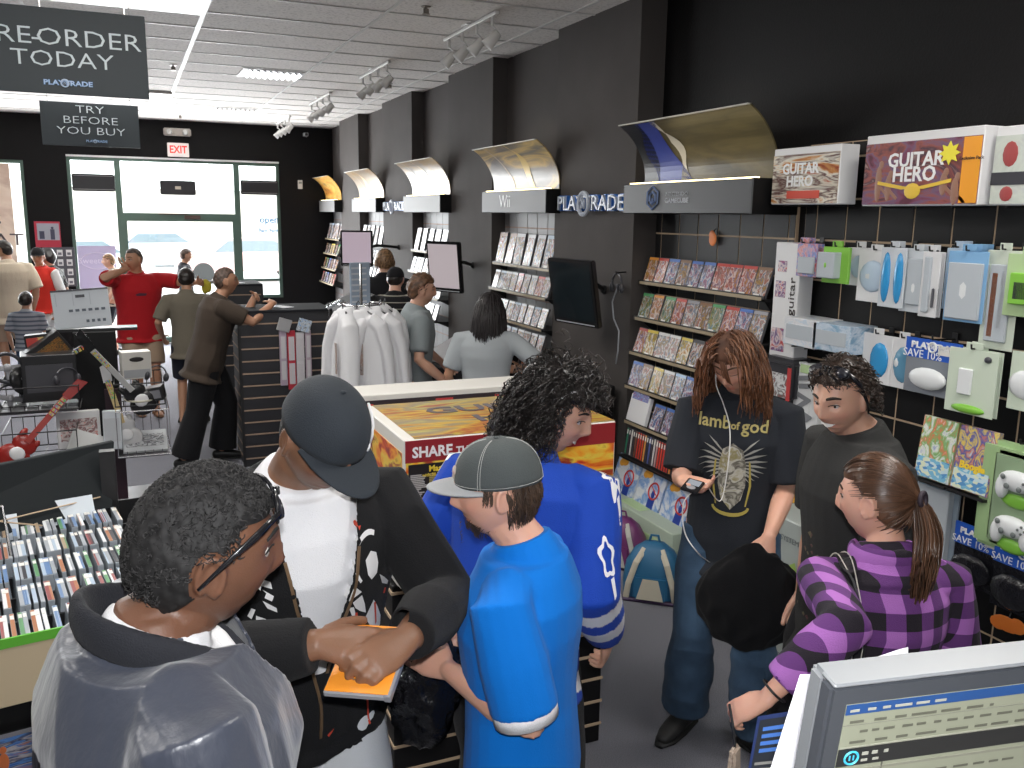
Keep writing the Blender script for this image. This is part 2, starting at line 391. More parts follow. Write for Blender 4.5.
for (x, y, l) in ((.54, 9.95, 'small sprinkler head beside the wide ceiling bar'), (2.06, 6.35, 'sprinkler head near the first track light'), (2.84, 10.1, 'sprinkler head close to the second track light'), (.87, 14.9, 'sprinkler head above the entrance'), (2.6, 13.2, 'sprinkler head by the farthest track light')):
    t = thing('sprinkler', l, 'sprinkler', (x, y, CZ-.05), group='ceiling sprinklers')
    f = MB(); f.lathe([(.035, .045), (.035, .05)], n=14); f.tube([(0, 0, .045), (0, 0, 0)], .01, 8); f.box((0, 0, .02), (.04, .01, .03)); link('pipe', f.mesh('p'), mat('dull_brass', (.3, .27, .24), .4, metal=.7), t)
    f = MB(); f.lathe([(.028, -.004), (.028, 0)], n=14); link('deflector', f.mesh('p'), MATS['dull_brass'], t)
def track(y0, y1, x, n, lab):
    t = thing('track_light', lab, 'track light', (x, (y0+y1)/2, CZ), group='white track lights by the right wall')
    L = y1-y0; f = MB(); f.box((0, 0, -.02), (.035, L, .025)); f.box((0, 0, -.006), (.1, .12, .014)); link('track', f.mesh('t', bevel=.003), mat('white_metal', (.75,)*3), t)
    for i in range(n):
        y = -L/2+.1+(L-.2)*i/(n-1)
        f = MB(); f.tube([(0, y, -.03), (0, y, -.1)], .012, 8); f.tube([(.0, y, -.09), (.035, y, -.12), (.035, y, -.2)], .007, 6)
        hd = link('head', None or f.mesh('h'), MATS['white_metal'], t)
        f = MB(); f.lathe([(.02, .07), (.034, .06), (.038, 0), (.05, -.06), (.047, -.06), (.03, -.02)], (0, y, -.19), 16, rot=Euler((.25, .7, 0)).to_matrix()); link('lamp_can', f.mesh('c', smooth=True), MATS['white_metal'], hd)
track(6.2, 7.35, 2.55, 4, 'nearest white track light with four cans by the tall columns'); track(8.6, 9.75, 2.42, 4, 'second white track light from the front, above the second column')
track(11.1, 12.4, 2.38, 4, 'third white track light from the front'); track(14.0, 15.3, 2.38, 4, 'farthest white track light near the entrance wall')

# ---- hanging signs
sign_m = mat('sign_charcoal', (.022, .03, .036), .6); silver = mat('silver_letter', (.55, .62, .65), .4); blue_l = mat('logo_blue', (.12, .30, .60), .4)
def logo(parent, origin, xdir, zdir, size, m1, m2, depth=.004):
    x = V(xdir).normalized(); z = V(zdir).normalized(); o = V(origin)
    w = size*4.6
    out = x.cross(z)
    for mm, k, bold in ((m2, 0., size*.045), (m1, depth*.7, 0.)):
        mes = []
        a = text_mesh('PLAY', size, depth, 1.25, bold); a.transform(frame(o-x*w*.33+out*k, x, z)); mes.append(a)
        a = text_mesh('TRADE', size, depth, 1.25, bold); a.transform(frame(o+x*w*.41+out*k, x, z)); mes.append(a)
        link('logo_lettering', join_meshes(mes), mm, parent)
    f = MB(); c = o+x*size*.0
    ring = [c+(x*math.cos(a)+z*math.sin(a))*size*.52+out*depth*1.2 for a in [i*PI/12 for i in range(24)]]
    f.tube(ring, size*.11, 6, closed=True); f.tube([c-x*size*.14-z*size*.22+out*depth*1.4, c-x*size*.14+z*size*.22+out*depth*1.4, c+x*size*.14-z*size*.22+out*depth*1.4, c+x*size*.14+z*size*.22+out*depth*1.4], size*.06, 5); link('logo_ring', f.mesh('ring'), m1, parent)
def hang(lab, xc, y, z0, z1, w):
    t = thing('hanging_sign', lab, 'sign', (xc, y, z0)); h = z1-z0
    f = MB(); f.box((0, 0, h/2), (w, .02, h)); link('board', f.mesh('b', bevel=.003), sign_m, t)
    f = MB()
    for s in (-1, 1): f.tube([(s*w*.42, 0, h), (s*w*.42, 0, CZ-z0)], .0025, 5)
    link('hanging_wire', f.mesh('w'), mat('wire_grey', (.4, .4, .4), .4), t)
    return t, h
t, h = hang('large dark hanging sign reading PRE-ORDER TODAY', -.30, 5., 2.757, 3.153, .90)
SS = dict(sx=1.27, bold=-.0008)
[letters(w_, .113, silver, t, (x_, -.013, h*.655), (1, 0, 0), (0, 0, 1), **SS) for w_, x_ in (('ORDER', .192), ('-', -.042), ('PRE', -.172))]; letters('TODAY', .104, silver, t, (.07, -.013, h*.40), (1, 0, 0), (0, 0, 1), **SS)
logo(t, (.07, -.013, h*.13), (1, 0, 0), (0, 0, 1), .032, mat('logo_pale', (.45, .55, .7), .4), blue_l, .003)
t, h = hang('smaller dark hanging sign reading TRY BEFORE YOU BUY', -.18, 7., 2.64, 2.931, .62)
for s, zz in (('TRY', .84), ('BEFORE', .59), ('YOU BUY', .345)): letters(s, .072, silver, t, (.0, -.013, h*zz), (1, 0, 0), (0, 0, 1), sx=1.42, bold=-.001)
logo(t, (.02, -.013, h*.12), (1, 0, 0), (0, 0, 1), .020, mat('logo_dim', (.25, .32, .42), .4), blue_l, .003)

# ---- wall logos on columns
def wall_logo(yc, size, lab, m1, m2):
    t = thing('wall_logo', lab, 'sign', (3.25, yc, 2.30))
    logo(t, (-.03, 0, 0), (0, -1, 0), (0, 0, 1), size, m1, m2, .03)
wall_logo(6.0, .155, 'raised silver and blue PLAY N TRADE lettering on the nearest grey column', mat('logo_silver', (.5, .54, .62), .35), mat('logo_edge', (.03, .16, .55), .4))
wall_logo(11.3, .15, 'raised PLAY N TRADE lettering on the third column, seen edge on', mat('logo_silver', (.5,)*3), MATS['logo_edge'])
# ================================================================ right wall fittings
tan = mat('tan_groove', (.50, .37, .25), .7)
blackp = mat('black_panel', (.0045, .0045, .005), .5, spec=.3)
greyp = mat('dark_grey_panel', (.05, .05, .052), .5)
lightp = mat('silver_panel', (.24, .23, .23), .5)
blackm = mat('black_metal', (.012, .012, .013), .4)
whitep = mat('white_card', (.72, .72, .73), .4)
clearp = mat('blister_plastic', (.62, .66, .70), .12)
def gridwall(name, y0, y1, z0, z1, x, m, gm, off=0, th=.004, rows=None):
    """panels with a groove every 21.5 cm both ways"""
    f = MB(); f.b2((x, y0, z0), (WX, y1, z1), 1)
    p = .2165; ys = sorted([y0, y1]+[3.77+p*k for k in range(-30, 60) if y0+.02 < 3.77+p*k < y1-.02]); zs = sorted([z0, z1]+[2.31-.2135*k for k in range(-3, 12) if z0+.02 < 2.31-.2135*k < z1-.02])
    g = .0055
    for a, b in zip(ys, ys[1:]):
        for c, d in zip(zs, zs[1:]): f.b2((x-th, a+g, c+g), (x, b-g, d-g), 0)
    o = link(name, f.mesh(name), [m, gm]); o['kind'] = 'structure'; return o
gridwall('wall_grid_panel', -1.2, 3.86, .1, 2.6, 3.43, blackp, tan)
gridwall('wall_grid_bay', 3.93, 5.36, .1, 2.3, 3.43, mat('bay_panel_near', (.010, .010, .011), .5), tan)
pinkg = mat('pink_groove', (.30, .18, .15), .7)
BAYS = [(3.93, 5.30), (6.52, 7.93), (9.16, 10.55), (11.85, 13.25), (14.45, 15.7)]
for k, (a, b) in enumerate(((6.64, 7.98), (9.28, 10.58), (11.97, 13.28), (14.57, 15.75))):
    gridwall('wall_grid_bay', a, b, .1, 2.3, 3.385, lightp, pinkg)
# headers and canopies
art_gold = [art('canopy_bronze', [(.05, .04, .015), (.12, .095, .04), (.075, .06, .025), (.15, .12, .05)], 1.2, .3, 0.3),
            art('canopy_wii', [(.10, .085, .07), (.16, .13, .10), (.55, .38, .12), (.10, .09, .08)], 1.3, .3, .5),
            art('canopy_pale', [(.28, .22, .17), (.36, .28, .21), (.40, .26, .10), (.25, .20, .16)], 1.3, .3, .5),
            art('canopy_tan', [(.27, .20, .14), (.33, .24, .15), (.36, .22, .08), (.23, .18, .13)], 1.3, .3, .5),
            art('canopy_fire', [(.25, .12, .05), (.6, .25, .05), (.7, .45, .12), (.2, .1, .08)], 2, .3, .5)]
header_m = [mat('header_dark', (.016, .016, .019), .45), mat('header_silver', (.13, .13, .135), .5, spec=.3), mat('header_pale', (.16, .155, .155), .5, spec=.3), mat('header_pale', (.5,)*3), mat('header_pale', (.5,)*3)]
uplight = mat('uplight_strip', (.9, .8, .5), .5, emit=(1., .82, .45), estr=4.)
names = ['nearest shelf bay', 'second shelf bay', 'third shelf bay', 'fourth shelf bay', 'farthest shelf bay']
def canopy_prof(n=12):
    ctrl = [(3.275, 2.422), (3.270, 2.52), (3.242, 2.60), (3.190, 2.684), (3.128, 2.75), (3.06, 2.80)]
    return ctrl
for k, (a, b) in enumerate(BAYS):
    t = thing('header_box', '%s header box over the %s, below the curved poster' % (['dark grey', 'silver', 'pale', 'pale', 'pale'][k], names[k]), 'light box', (3.12, a, 2.23), group=None)
    f = MB(); f.b2((0, .012, 0), (.31 if k == 0 else .13, b-a, .19))
    if k: f.b2((.13, .14, .002), (.255, b-a, .188))
    link('box', f.mesh('hb', bevel=.004), header_m[k], t)
    f = MB(); f.b2((-.002, 0, -.002), (.31 if k == 0 else .13, .012, .192)); link('end_cap', f.mesh('ec'), blackp, t)
    f = MB(); f.b2((.03, .03, .19), (.06, b-a-.03, .2)); link('uplight', f.mesh('ul'), uplight, t)
    if k == 0:
        hx = [(.11*math.sin(i*PI/3)*.75, .085*math.cos(i*PI/3)) for i in range(6)]
        f = MB(); c = (-.004, 1.0, .097)
        def hp(s, q): return [(c[0], c[1]-p[0]*s, c[2]+p[1]*s) for p in q]
        f.tube(hp(.85, hx), .007, 4, closed=True); f.tube(hp(.45, hx), .009, 4, closed=True); f.tube([(-.004, c[1], c[2]), (-.004, c[1], c[2]-.04)], .006, 4)
        link('hexagon_logo', f.mesh('lg'), mat('logo_steel', (.14, .20, .36), .35), t)
        letters('NINTENDO', .033, mat('grey_letter', (.35, .36, .4), .4), t, (-.002, .73, .118), (0, -1, 0), (0, 0, 1), sx=1.4); letters('GAMECUBE', .04, MATS['grey_letter'], t, (-.002, .73, .078), (0, -1, 0), (0, 0, 1), sx=1.25, bold=.001)
    elif k == 1:
        letters('Wii', .16, mat('wii_grey', (.40, .40, .40), .3), t, (-.002, .85, .095), (0, -1, 0), (0, 0, 1), sx=1.1, bold=-.002)
    pr = [(p_[0]-(.04 if k else 0), p_[1]) for p_ in canopy_prof()]; t = thing('curved_canopy', '%s leaning out over the %s' % (['bronze curved poster with blue shape', 'bronze curved poster with gold streaks', 'pale curved poster', 'small tan curved poster', 'smallest orange curved poster'][k], names[k]), 'poster', (0, a, 0))
    f = MB(); n = len(pr); L = b-a-.02
    vs = []
    # smooth the profile
    P = []
    for i in range(n-1):
        for s in range(4):
            u = s/4; p0 = pr[max(i-1, 0)]; p1 = pr[i]; p2 = pr[i+1]; p3 = pr[min(i+2, n-1)]
            P.append(tuple(.5*((2*p1[j])+(-p0[j]+p2[j])*u+(2*p0[j]-5*p1[j]+4*p2[j]-p3[j])*u*u+(-p0[j]+3*p1[j]-3*p2[j]+p3[j])*u**3) for j in range(2)))
    P.append(pr[-1])
    poly = P+[(p[0]+.008, p[1]+.004) for p in reversed(P)]
    vs = [(p[0], 0, p[1]) for p in poly]+[(p[0], L, p[1]) for p in poly]; m_ = len(poly)
    f.add(vs, [tuple(range(m_)), tuple(range(2*m_-1, m_-1, -1))]+[(i, i+m_, (i+1) % m_+m_, (i+1) % m_) for i in range(m_)])
    me = f.mesh('canopy'); link('panel', me, art_gold[k], t)
    f = MB(); f.b2((pr[-1][0]-.012, 0, 2.797), (pr[-1][0]+.01, L, 2.805)); link('edge_strip', f.mesh('es'), mat('pale_edge', (.40, .38, .34), .4), t)
    def patch(name, pts, m_, depth=.002):
        """a printed shape on the curved panel: pts are (y, s) with s from 0 at the foot to 1 at the lip"""
        def sp(s):
            q = s*(len(P)-1); i = min(int(q), len(P)-2); u = q-i; return P[i][0]+(P[i+1][0]-P[i][0])*u-depth, P[i][1]+(P[i+1][1]-P[i][1])*u-depth*.5
        bm = bmesh.new(); vv = [bm.verts.new((*((lambda q: (q[0], y, q[1]))(sp(max(0.02, min(.98, s))))),)) for y, s in pts]
        fc = bm.faces.new(vv); me = bpy.data.meshes.new(name); bmesh.ops.triangulate(bm, faces=bm.faces); bm.to_mesh(me); bm.free(); return link(name, me, m_, t)
    def sect(y0, y1, e0, e1, mm, nm):
        # strip patch following the curve between two edge functions of s
        f = MB(); q = 14; vs = []
        for i in range(q+1):
            s = .03+.94*i/q; j = s*(len(P)-1); ii = min(int(j), len(P)-2); u = j-ii
            xx = P[ii][0]+(P[ii+1][0]-P[ii][0])*u-.003; zz = P[ii][1]+(P[ii+1][1]-P[ii][1])*u-.001
            vs += [(xx, y0+e0(s), zz), (xx, y1+e1(s), zz)]
        f.add(vs, [(2*i, 2*i+1, 2*i+3, 2*i+2) for i in range(q)]); link(nm, f.mesh(nm), mm, t)
    if k == 0:
        sect(1.16, 1.35, lambda s: -.02*s, lambda s: 0, mat('print_black', (.012, .012, .014), .3), 'dark_area')
        sect(.92, 1.20, lambda s: .16*math.sin(s*PI*.9)-.16+.12*s, lambda s: -.05*math.cos(s*7)+.02, mat('print_blue', (.03, .05, .30), .3), 'blue_shape')
        sect(.80, .98, lambda s: .22*s-.04+.05*math.sin(s*9), lambda s: .03*math.cos(s*8)-.1*(1-s) if s < .6 else -.05+.05*(s-.6), mat('print_cream', (.60, .57, .50), .3), 'cream_shape')
    elif k in (1, 2, 3):
        gold = mat('print_gold', (.65, .48, .14), .3)
        sect(.30+.1*k, .42+.1*k, lambda s: .25*s+.05*math.sin(s*8), lambda s: .18*s+.05*math.sin(s*6), gold if k == 1 else mat('print_gold_pale', (.72, .55, .3), .3), 'gold_streak')
        sect(.85, .89, lambda s: .3*s, lambda s: .28*s, mat('print_pale', (.45, .36, .26), .3), 'pale_streak')

# ---- game cases
cover = art('game_cover', [(.02, .02, .05), (.30, .26, .22), (.28, .03, .02), (.70, .66, .60), (.04, .10, .22), (.42, .24, .05), (.01, .01, .015), (.5, .5, .5)], 3.0, .25, .12, objcol=True)
case_pl = mat('case_plastic', (.10, .10, .11), .25); price = mat('price_label', (.75, .74, .70), .6)
def case_mesh(w, h, d, lab=True):
    f = MB(); f.box((0, 0, h/2), (d, w, h), 0); f.box((-d/2-.0008, 0, h/2), (.0016, w*.95, h*.96), 1)
    f.box((-d/2-.002, 0, h*.93), (.0016, w*.95, h*.10), 3)
    if lab: f.box((-d/2-.002, w*.1, h*.07), (.0016, w*.4, h*.1), 2)
    me = f.mesh('case'); return me
band_m = mat('cover_band', (.4, .4, .4), .3)
def band_setup():
    nt = band_m.node_tree; oi = nt.nodes.new('ShaderNodeObjectInfo'); nt.links.new(oi.outputs['Color'], nt.nodes['Principled BSDF'].inputs['Base Color'])
band_setup()
PAL = [('blue', (.05, .15, .5)), ('red', (.5, .04, .03)), ('white', (.75, .75, .75)), ('orange', (.7, .28, .04)), ('black', (.02, .02, .025)), ('green', (.06, .3, .1)), ('yellow', (.7, .55, .08)), ('grey', (.3, .3, .33)), ('brown', (.22, .11, .05)), ('pale blue', (.35, .5, .7))]
PALW = [('white', (.6, .61, .62)), ('pale grey', (.4, .4, .42)), ('pale blue', (.33, .42, .52)), ('silver', (.3, .3, .32)), ('white', (.55, .55, .55))]
CM = {}
def case_of(w, h, d):
    if (w, h, d) not in CM:
        me = case_mesh(w, h, d)
        for m_ in (case_pl, cover, price, band_m): me.materials.append(m_)
        CM[(w, h, d)] = me
    return CM[(w, h, d)]
rowname = ['top', 'second', 'third', 'fourth', 'fifth', 'sixth', 'bottom']
def case_row(bay, row, y0, y1, x, z, n, w=.128, h=.185, d=.015, lean=.30, pal=PAL, zl=None, jit=.004, skip=()):
    """y runs away from the camera, so the leftmost in the photo has the largest y"""
    # ledge
    t = thing('display_ledge', 'narrow black display ledge, %s row of the %s' % (rowname[row], names[bay]), 'shelf', (x, y0, z-.012), group='black ledges for game cases')
    L = y1-y0; xr = (3.415 if bay == 0 else 3.37)
    f = MB(); f.b2((-.035, -.02, 0), (xr-x, L+.02, .012)); f.b2((-.035, -.02, 0), (-.028, L+.02, .03)); link('tray', f.mesh('tr'), blackm, t)
    for yy in (.02, L-.02): f = MB(); f.prism([(0, 0), (xr-x, 0), (xr-x, -.1)], .01, M=Matrix.Translation((0, yy, 0))); link('bracket', f.mesh('br'), blackm, t)
    f = MB(); f.b2((-.037, 0, .002), (-.0355, L, .022)); link('price_strip', f.mesh('ps'), mat('strip_tan', (.35, .28, .18), .5), t)
    me = case_of(w, h, d)
    for i in range(n):
        if i in skip: continue
        y = y1-(i+.5)*L/n+random.uniform(-jit, jit)
        cn, cc = random.choice(pal)
        o = bpy.data.objects.new('game_case', me); COL.objects.link(o); o.location = (x-.008, y, z); o.rotation_euler = (0, lean+random.uniform(-.03, .03), random.uniform(-.05, .05)); o.color = (*cc, 1)
        tag(o, '%s-topped game case, %s from left, %s row, %s' % (cn, ORD[i], rowname[row], names[bay]), 'game case', 'game cases on the %s' % names[bay])
# nearest bay
B = BAYS[0]
case_row(0, 0, 4.02, 5.33, 3.33, 1.755, 10, pal=[p for p in PAL if p[0] not in ('black', 'white')])
case_row(0, 1, 3.98, 5.31, 3.29, 1.505, 10)
case_row(0, 2, 3.98, 5.30, 3.25, 1.265, 10, pal=[p for p in PAL if p[0] in ('white', 'grey', 'red', 'yellow', 'black')])
case_row(0, 3, 3.98, 5.28, 3.21, 1.03, 10)
case_row(0, 4, 3.98, 5.20, 3.17, .795, 9, pal=[('blue', (.05, .15, .5)), ('pale blue', (.3, .5, .7))], skip=(0, 1))
# white device box on the fifth row
t = thing('white_box', 'flat white box at the left end of the fifth row of the nearest bay', 'box', (3.15, 5.07, .80), rot=(0, .25, 0))
f = MB(); f.box((0, 0, .1), (.03, .24, .2)); link('carton', f.mesh('c', bevel=.003), whitep, t); f = MB(); f.box((-.017, .0, .19), (.002, .2, .05)); link('print', f.mesh('p'), art('redblue', [(.5, .05, .04), (.1, .2, .5), (.6, .6, .6)], 6), t)
# red spines (row six)
t = thing('display_ledge', 'narrow black display ledge, sixth row of the nearest shelf bay', 'shelf', (3.13, 3.98, .548), group='black ledges for game cases')
f = MB(); f.b2((-.04, 0, 0), (.285, 1.22, .012)); link('tray', f.mesh('tr'), blackm, t)
sp_me = MB(); sp_me.box((0, 0, .095), (.13, .018, .19), 0); sp_me.box((-.066, 0, .095), (.002, .0175, .18), 1); sp_me.box((-.0675, 0, .16), (.002, .012, .03), 2); sp_me = sp_me.mesh('spine')
for m_ in (case_pl, band_m, price): sp_me.materials.append(m_)
y = 5.16; i = 0
SP = [('green', (.04, .2, .12)), ('dark', (.05, .04, .05)), ('white', (.6, .58, .55)), ('dark', (.06, .05, .05)), ('brown', (.2, .08, .05)), ('red', (.55, .05, .03)), ('red', (.55, .05, .03)), ('red', (.6, .07, .03)), ('orange', (.7, .3, .08)), ('dark', (.04, .04, .06)), ('blue', (.1, .12, .3)), ('dark', (.06, .05, .06)), ('white', (.6, .55, .55)), ('pink', (.5, .3, .3)), ('red', (.6, .06, .04)), ('red', (.6, .06, .04)), ('red', (.58, .05, .04)), ('red', (.6, .06, .04)), ('red', (.5, .05, .04)), ('orange', (.7, .25, .05))]
SP = SP+SP[3:]+SP[2:]
while y > 4.02 and i < 40:
    cn, cc = SP[i % len(SP)]
    o = bpy.data.objects.new('game_box', sp_me); COL.objects.link(o); o.location = (3.19, y, .561); o.rotation_euler = (0, .12, random.uniform(-.03, .03)); o.color = (*cc, 1)
    tag(o, '%s-spined game box, %s from left in the spine-out row of the nearest bay' % (cn, ORD[i]), 'game box', 'spine-out game boxes in the nearest bay'); y -= .029; i += 1
# boxes with red rings (bottom row)
t = thing('display_ledge', 'narrow black display ledge, bottom row of the nearest shelf bay', 'shelf', (3.09, 3.98, .276), group='black ledges for game cases')
f = MB(); f.b2((-.04, 0, 0), (.325, 1.3, .012)); link('tray', f.mesh('tr'), blackm, t)
wx_art = art('wheelbox', [(.62, .66, .72), (.70, .72, .75), (.15, .3, .6), (.65, .68, .74), (.6, .62, .68)], 2.2, .35, .2)
rr = mat('ring_red', (.55, .04, .04), .4); bb = mat('figure_blue', (.02, .05, .3), .4); oo = mat('splash_orange', (.75, .35, .05), .4)
for i, y in enumerate((5.12, 4.80, 4.48, 4.16)):
    t = thing('accessory_box', '%s pale blue box with red ring and orange flash on the lowest ledge' % ['leftmost', 'second', 'third', 'rightmost'][i], 'box', (3.075, y, .30), rot=(0, .32, 0), group='pale blue ring boxes on the lowest ledge')
    f = MB(); f.box((.05, 0, .13), (.1, .30, .26)); link('carton', f.mesh('c', bevel=.003), wx_art, t)
    f = MB(); f.tube([(-.003, -.05+.055*math.cos(a), .12+.055*math.sin(a)) for a in [j*PI/10 for j in range(20)]], .007, 4, closed=True); f.tube([(-.003, -.09, .10), (-.003, -.01, .15)], .004, 4); link('red_ring', f.mesh('r'), rr, t)
    f = MB(); f.box((-.001, -.05, .035), (.004, .07, .07)); f.ball((-.001, -.05, .1), (.004, .02, .03), 10); link('blue_figure', f.mesh('r'), bb, t)
    f = MB(); f.ball((-.001, .06, .215), (.004, .05, .03), 10); f.ball((-.001, .09, .2), (.004, .03, .025), 10); link('orange_flash', f.mesh('r'), oo, t)
# second bay
case_row(1, 0, 6.66, 7.90, 3.26, 1.755, 6, w=.17, h=.30, lean=.22, pal=PALW+[('brown', (.25, .12, .07))])
case_row(1, 1, 6.66, 7.92, 3.23, 1.515, 9, pal=PALW+PAL[:2]); case_row(1, 2, 6.64, 7.92, 3.19, 1.255, 9, pal=PALW+PAL[2:4]); case_row(1, 3, 6.60, 7.90, 3.15, 1.03, 9, pal=PALW)
case_row(1, 4, 6.60, 7.85, 3.11, .80, 6, w=.16, pal=PAL)
for bay, off in ((2, 9.28), (3, 11.97), (4, 14.57)):
    n = (8, 7, 6)[bay-2]; L = (1.24, 1.24, 1.1)[bay-2]
    case_row(bay, 0, off, off+L, 3.24, 1.77, 5, w=.17, h=.28, lean=.22, pal=PALW)
    for r, (z, x) in enumerate(((1.52, 3.2), (1.27, 3.16), (1.03, 3.12))): case_row(bay, r+1, off, off+L, x, z, n, pal=PALW if bay < 4 else PAL)

# ---- accessories on the grid wall
def peg(parent, z, n=1, L=.17, y=0., x0=0.):
    f = MB(); f.tube([(x0, y, z), (x0+L, y, z-.004)], .004, 6); f.tube([(x0, y, z), (x0-.004, y, z+.02)], .004, 6); f.box((x0+L, y, z), (.008, .03, .05)); return link('hook', f.mesh('peg'), blackm, parent)
def card(name, lab, cat, y, x, ztop, w, h, d=.02, m=None, n=1, gap=.014, win=None, grp=None, hook=True, stuff=None):
    """n hanging packs on one hook, each its own thing; win = list of window shapes"""
    for k in range(n):
        lb = lab if n == 1 else '%s, %s on its hook' % (lab, 'frontmost' if k == 0 else ['', 'second', 'third', 'fourth', 'fifth'][k])
        t = thing(name, lb, cat, (x+k*(d+gap), y+random.uniform(-.004, .004), ztop-h), group=grp, rz=random.uniform(-.06, .06))
        f = MB(); f.box((0, 0, h/2), (d*.25, w, h)); f.box((0, 0, h+.015), (d*.25, w*.35, .03)); link('backing_card', f.mesh('c', bevel=.002), m or whitep, t)
        if win:
            for (cy, cz, rw, rh, mm, shape, nm) in win:
                f = MB()
                if shape == 'o': f.ball((-d*.2, cy*w, cz*h), (d*.7, rw*w/2, rh*h/2), 14)
                else: f.box((-d*.45, cy*w, cz*h), (d*.75, rw*w, rh*h))
                link(nm, f.mesh('w', bevel=0 if shape == 'o' else .004, smooth=(shape == 'o')), mm, t)
        if k == 0 and hook: peg(t, h+.005, L=3.43-x, x0=-.02)
cyan = mat('pack_cyan', (.04, .30, .62), .2); grn = mat('pack_green', (.22, .52, .06), .4); lgrn = mat('pack_pale_green', (.45, .60, .32), .4); wcol = mat('device_white', (.75, .77, .78), .25); dkc = mat('device_dark', (.05, .05, .06), .3); silverp = mat('blister_grey', (.48, .52, .56), .1); orangep = mat('tag_orange', (.85, .22, .03), .5)
pnt_blue = mat('label_blue', (.02, .10, .50), .35); pale_blue = mat('card_pale_blue', (.50, .62, .75), .35); redp = mat('card_red', (.50, .05, .05), .35)
# top big boxes
def bigbox(lab, y0, y1, z0, h, x, d, face, tilt=0.):
    t = thing('guitar_box', lab, 'box', (x, (y0+y1)/2, z0), rot=(0, tilt, 0))
    w = y1-y0; f = MB(); f.box((d/2, 0, h/2), (d, w, h)); link('carton', f.mesh('c', bevel=.004), whitep, t)
    f = MB(); f.box((-.002, 0, h*.45), (.004, w*.985, h*.86)); link('front_print', f.mesh('p'), face, t)
    f = MB()
    for s in (-1, 1): f.tube([(d, s*w*.3, -.006), (3.435-x, s*w*.3, -.006)], .004, 6); f.tube([(0, s*w*.3, -.006), (d, s*w*.3, -.006)], .004, 6)
    link('hook', f.mesh('pg'), blackm, t)
    return t, w, h
t, w, h = bigbox('long silver and red guitar game box on pegs beside the bronze canopy', 3.41, 3.90, 2.28, .29, 3.22, .12, art('gh_silver', [(.25, .03, .02), (.55, .25, .08), (.75, .72, .62), (.12, .05, .05), (.65, .6, .5), (.4, .08, .04)], 2.2, .2, .5, (1, .6, 2)))
wl = mat('letter_white', (.85, .85, .85), .4); yl = mat('letter_gold', (.75, .5, .05), .4)
letters('GUITAR', .075, wl, t, (-.006, .03, h*.62), (0, -1, 0), (0, 0, 1), sx=1.0, bold=.002); letters('HERO', .075, wl, t, (-.006, .03, h*.40), (0, -1, 0), (0, 0, 1), bold=.002)
f = MB(); f.b2((-.006, -.12, .03), (-.004, .12, .07)); link('red_band', f.mesh('b'), mat('band_red', (.6, .06, .03), .3), t)
t, w, h = bigbox('dark red guitar game box with orange end stripe, centre of the top pegs', 2.62, 3.25, 2.27, .32, 3.22, .12, art('gh_red', [(.10, .02, .04), (.20, .05, .10), (.16, .10, .18), (.30, .08, .06), (.07, .03, .05), (.35, .22, .2)], 2.6, .3, .6, (1, 1, 1)))
letters('GUITAR', .085, wl, t, (-.006, .02, h*.62), (0, -1, 0), (0, 0, 1), bold=.002); letters('HERO', .09, wl, t, (-.006, .02, h*.42), (0, -1, 0), (0, 0, 1), bold=.002)
f = MB(); f.b2((-.006, -w/2+.005, .01), (-.004, -w/2+.09, h*.87)); link('orange_stripe', f.mesh('b'), mat('stripe_orange', (.85, .35, .03), .3), t)
f = MB()
for s in (-1, 1): f.prism([(0, 0), (s*.2, .035), (s*.2, .02), (s*.06, -.005)], .003, M=Matrix.Translation((-.007, .02, h*.24)) @ Matrix.Rotation(PI/2, 4, 'Z'))
f.ball((-.006, .02, h*.2), (.003, .045, .035), 12); link('winged_emblem', f.mesh('em'), yl, t)
f = MB(); st = [((.055 if i % 2 == 0 else .032)*math.cos(i*PI/8), (.055 if i % 2 == 0 else .032)*math.sin(i*PI/8)) for i in range(16)]
f.prism([(a, b*.9) for a, b in st], .003, M=Matrix.Translation((-.007, -.16, h*.68)) @ Matrix.Rotation(PI/2, 4, 'Z')); link('yellow_star', f.mesh('st'), mat('star_yellow', (.85, .75, .05), .4), t)
letters('Exclusive Pack', .02, mat('letter_dark', (.03, .02, .02), .5), t, (-.0075, -.27, h*.6), (0, -1, 0), (0, 0, 1))
for (yy, zz, hh) in ((.22, .1, .17), (.16, .08, .12), (-.14, .09, .1), (-.2, .06, .12)):
    f = MB(); f.ball((-.004, yy, zz), (.003, .02, hh/2), 10); f.ball((-.004, yy-.01, zz+hh*.5), (.003, .014, .018), 8); f.box((-.004, yy-.02, zz-.02), (.004, .09, .014), rx=.7)
    link('rock_figure', f.mesh('fg'), mat('figure_tan', (.30, .15, .10), .4), t)
t, w, h = bigbox('pale green-white box with small red guitar print, top right corner of the wall', 2.2, 2.59, 2.27, .31, 3.25, .1, art('gh_pale', [(.5, .55, .5), (.58, .62, .56), (.5, .52, .5)], 2, .35))
f = MB(); f.b2((-.006, -.05, .08), (-.004, .195, .13)); link('black_band', f.mesh('b'), dkc, t); f = MB(); f.ball((-.005, .12, .2), (.003, .035, .05), 10); f.ball((-.005, .12, .045), (.003, .03, .03), 10); link('red_print', f.mesh('b'), mat('dull_red', (.35, .06, .06), .4), t)
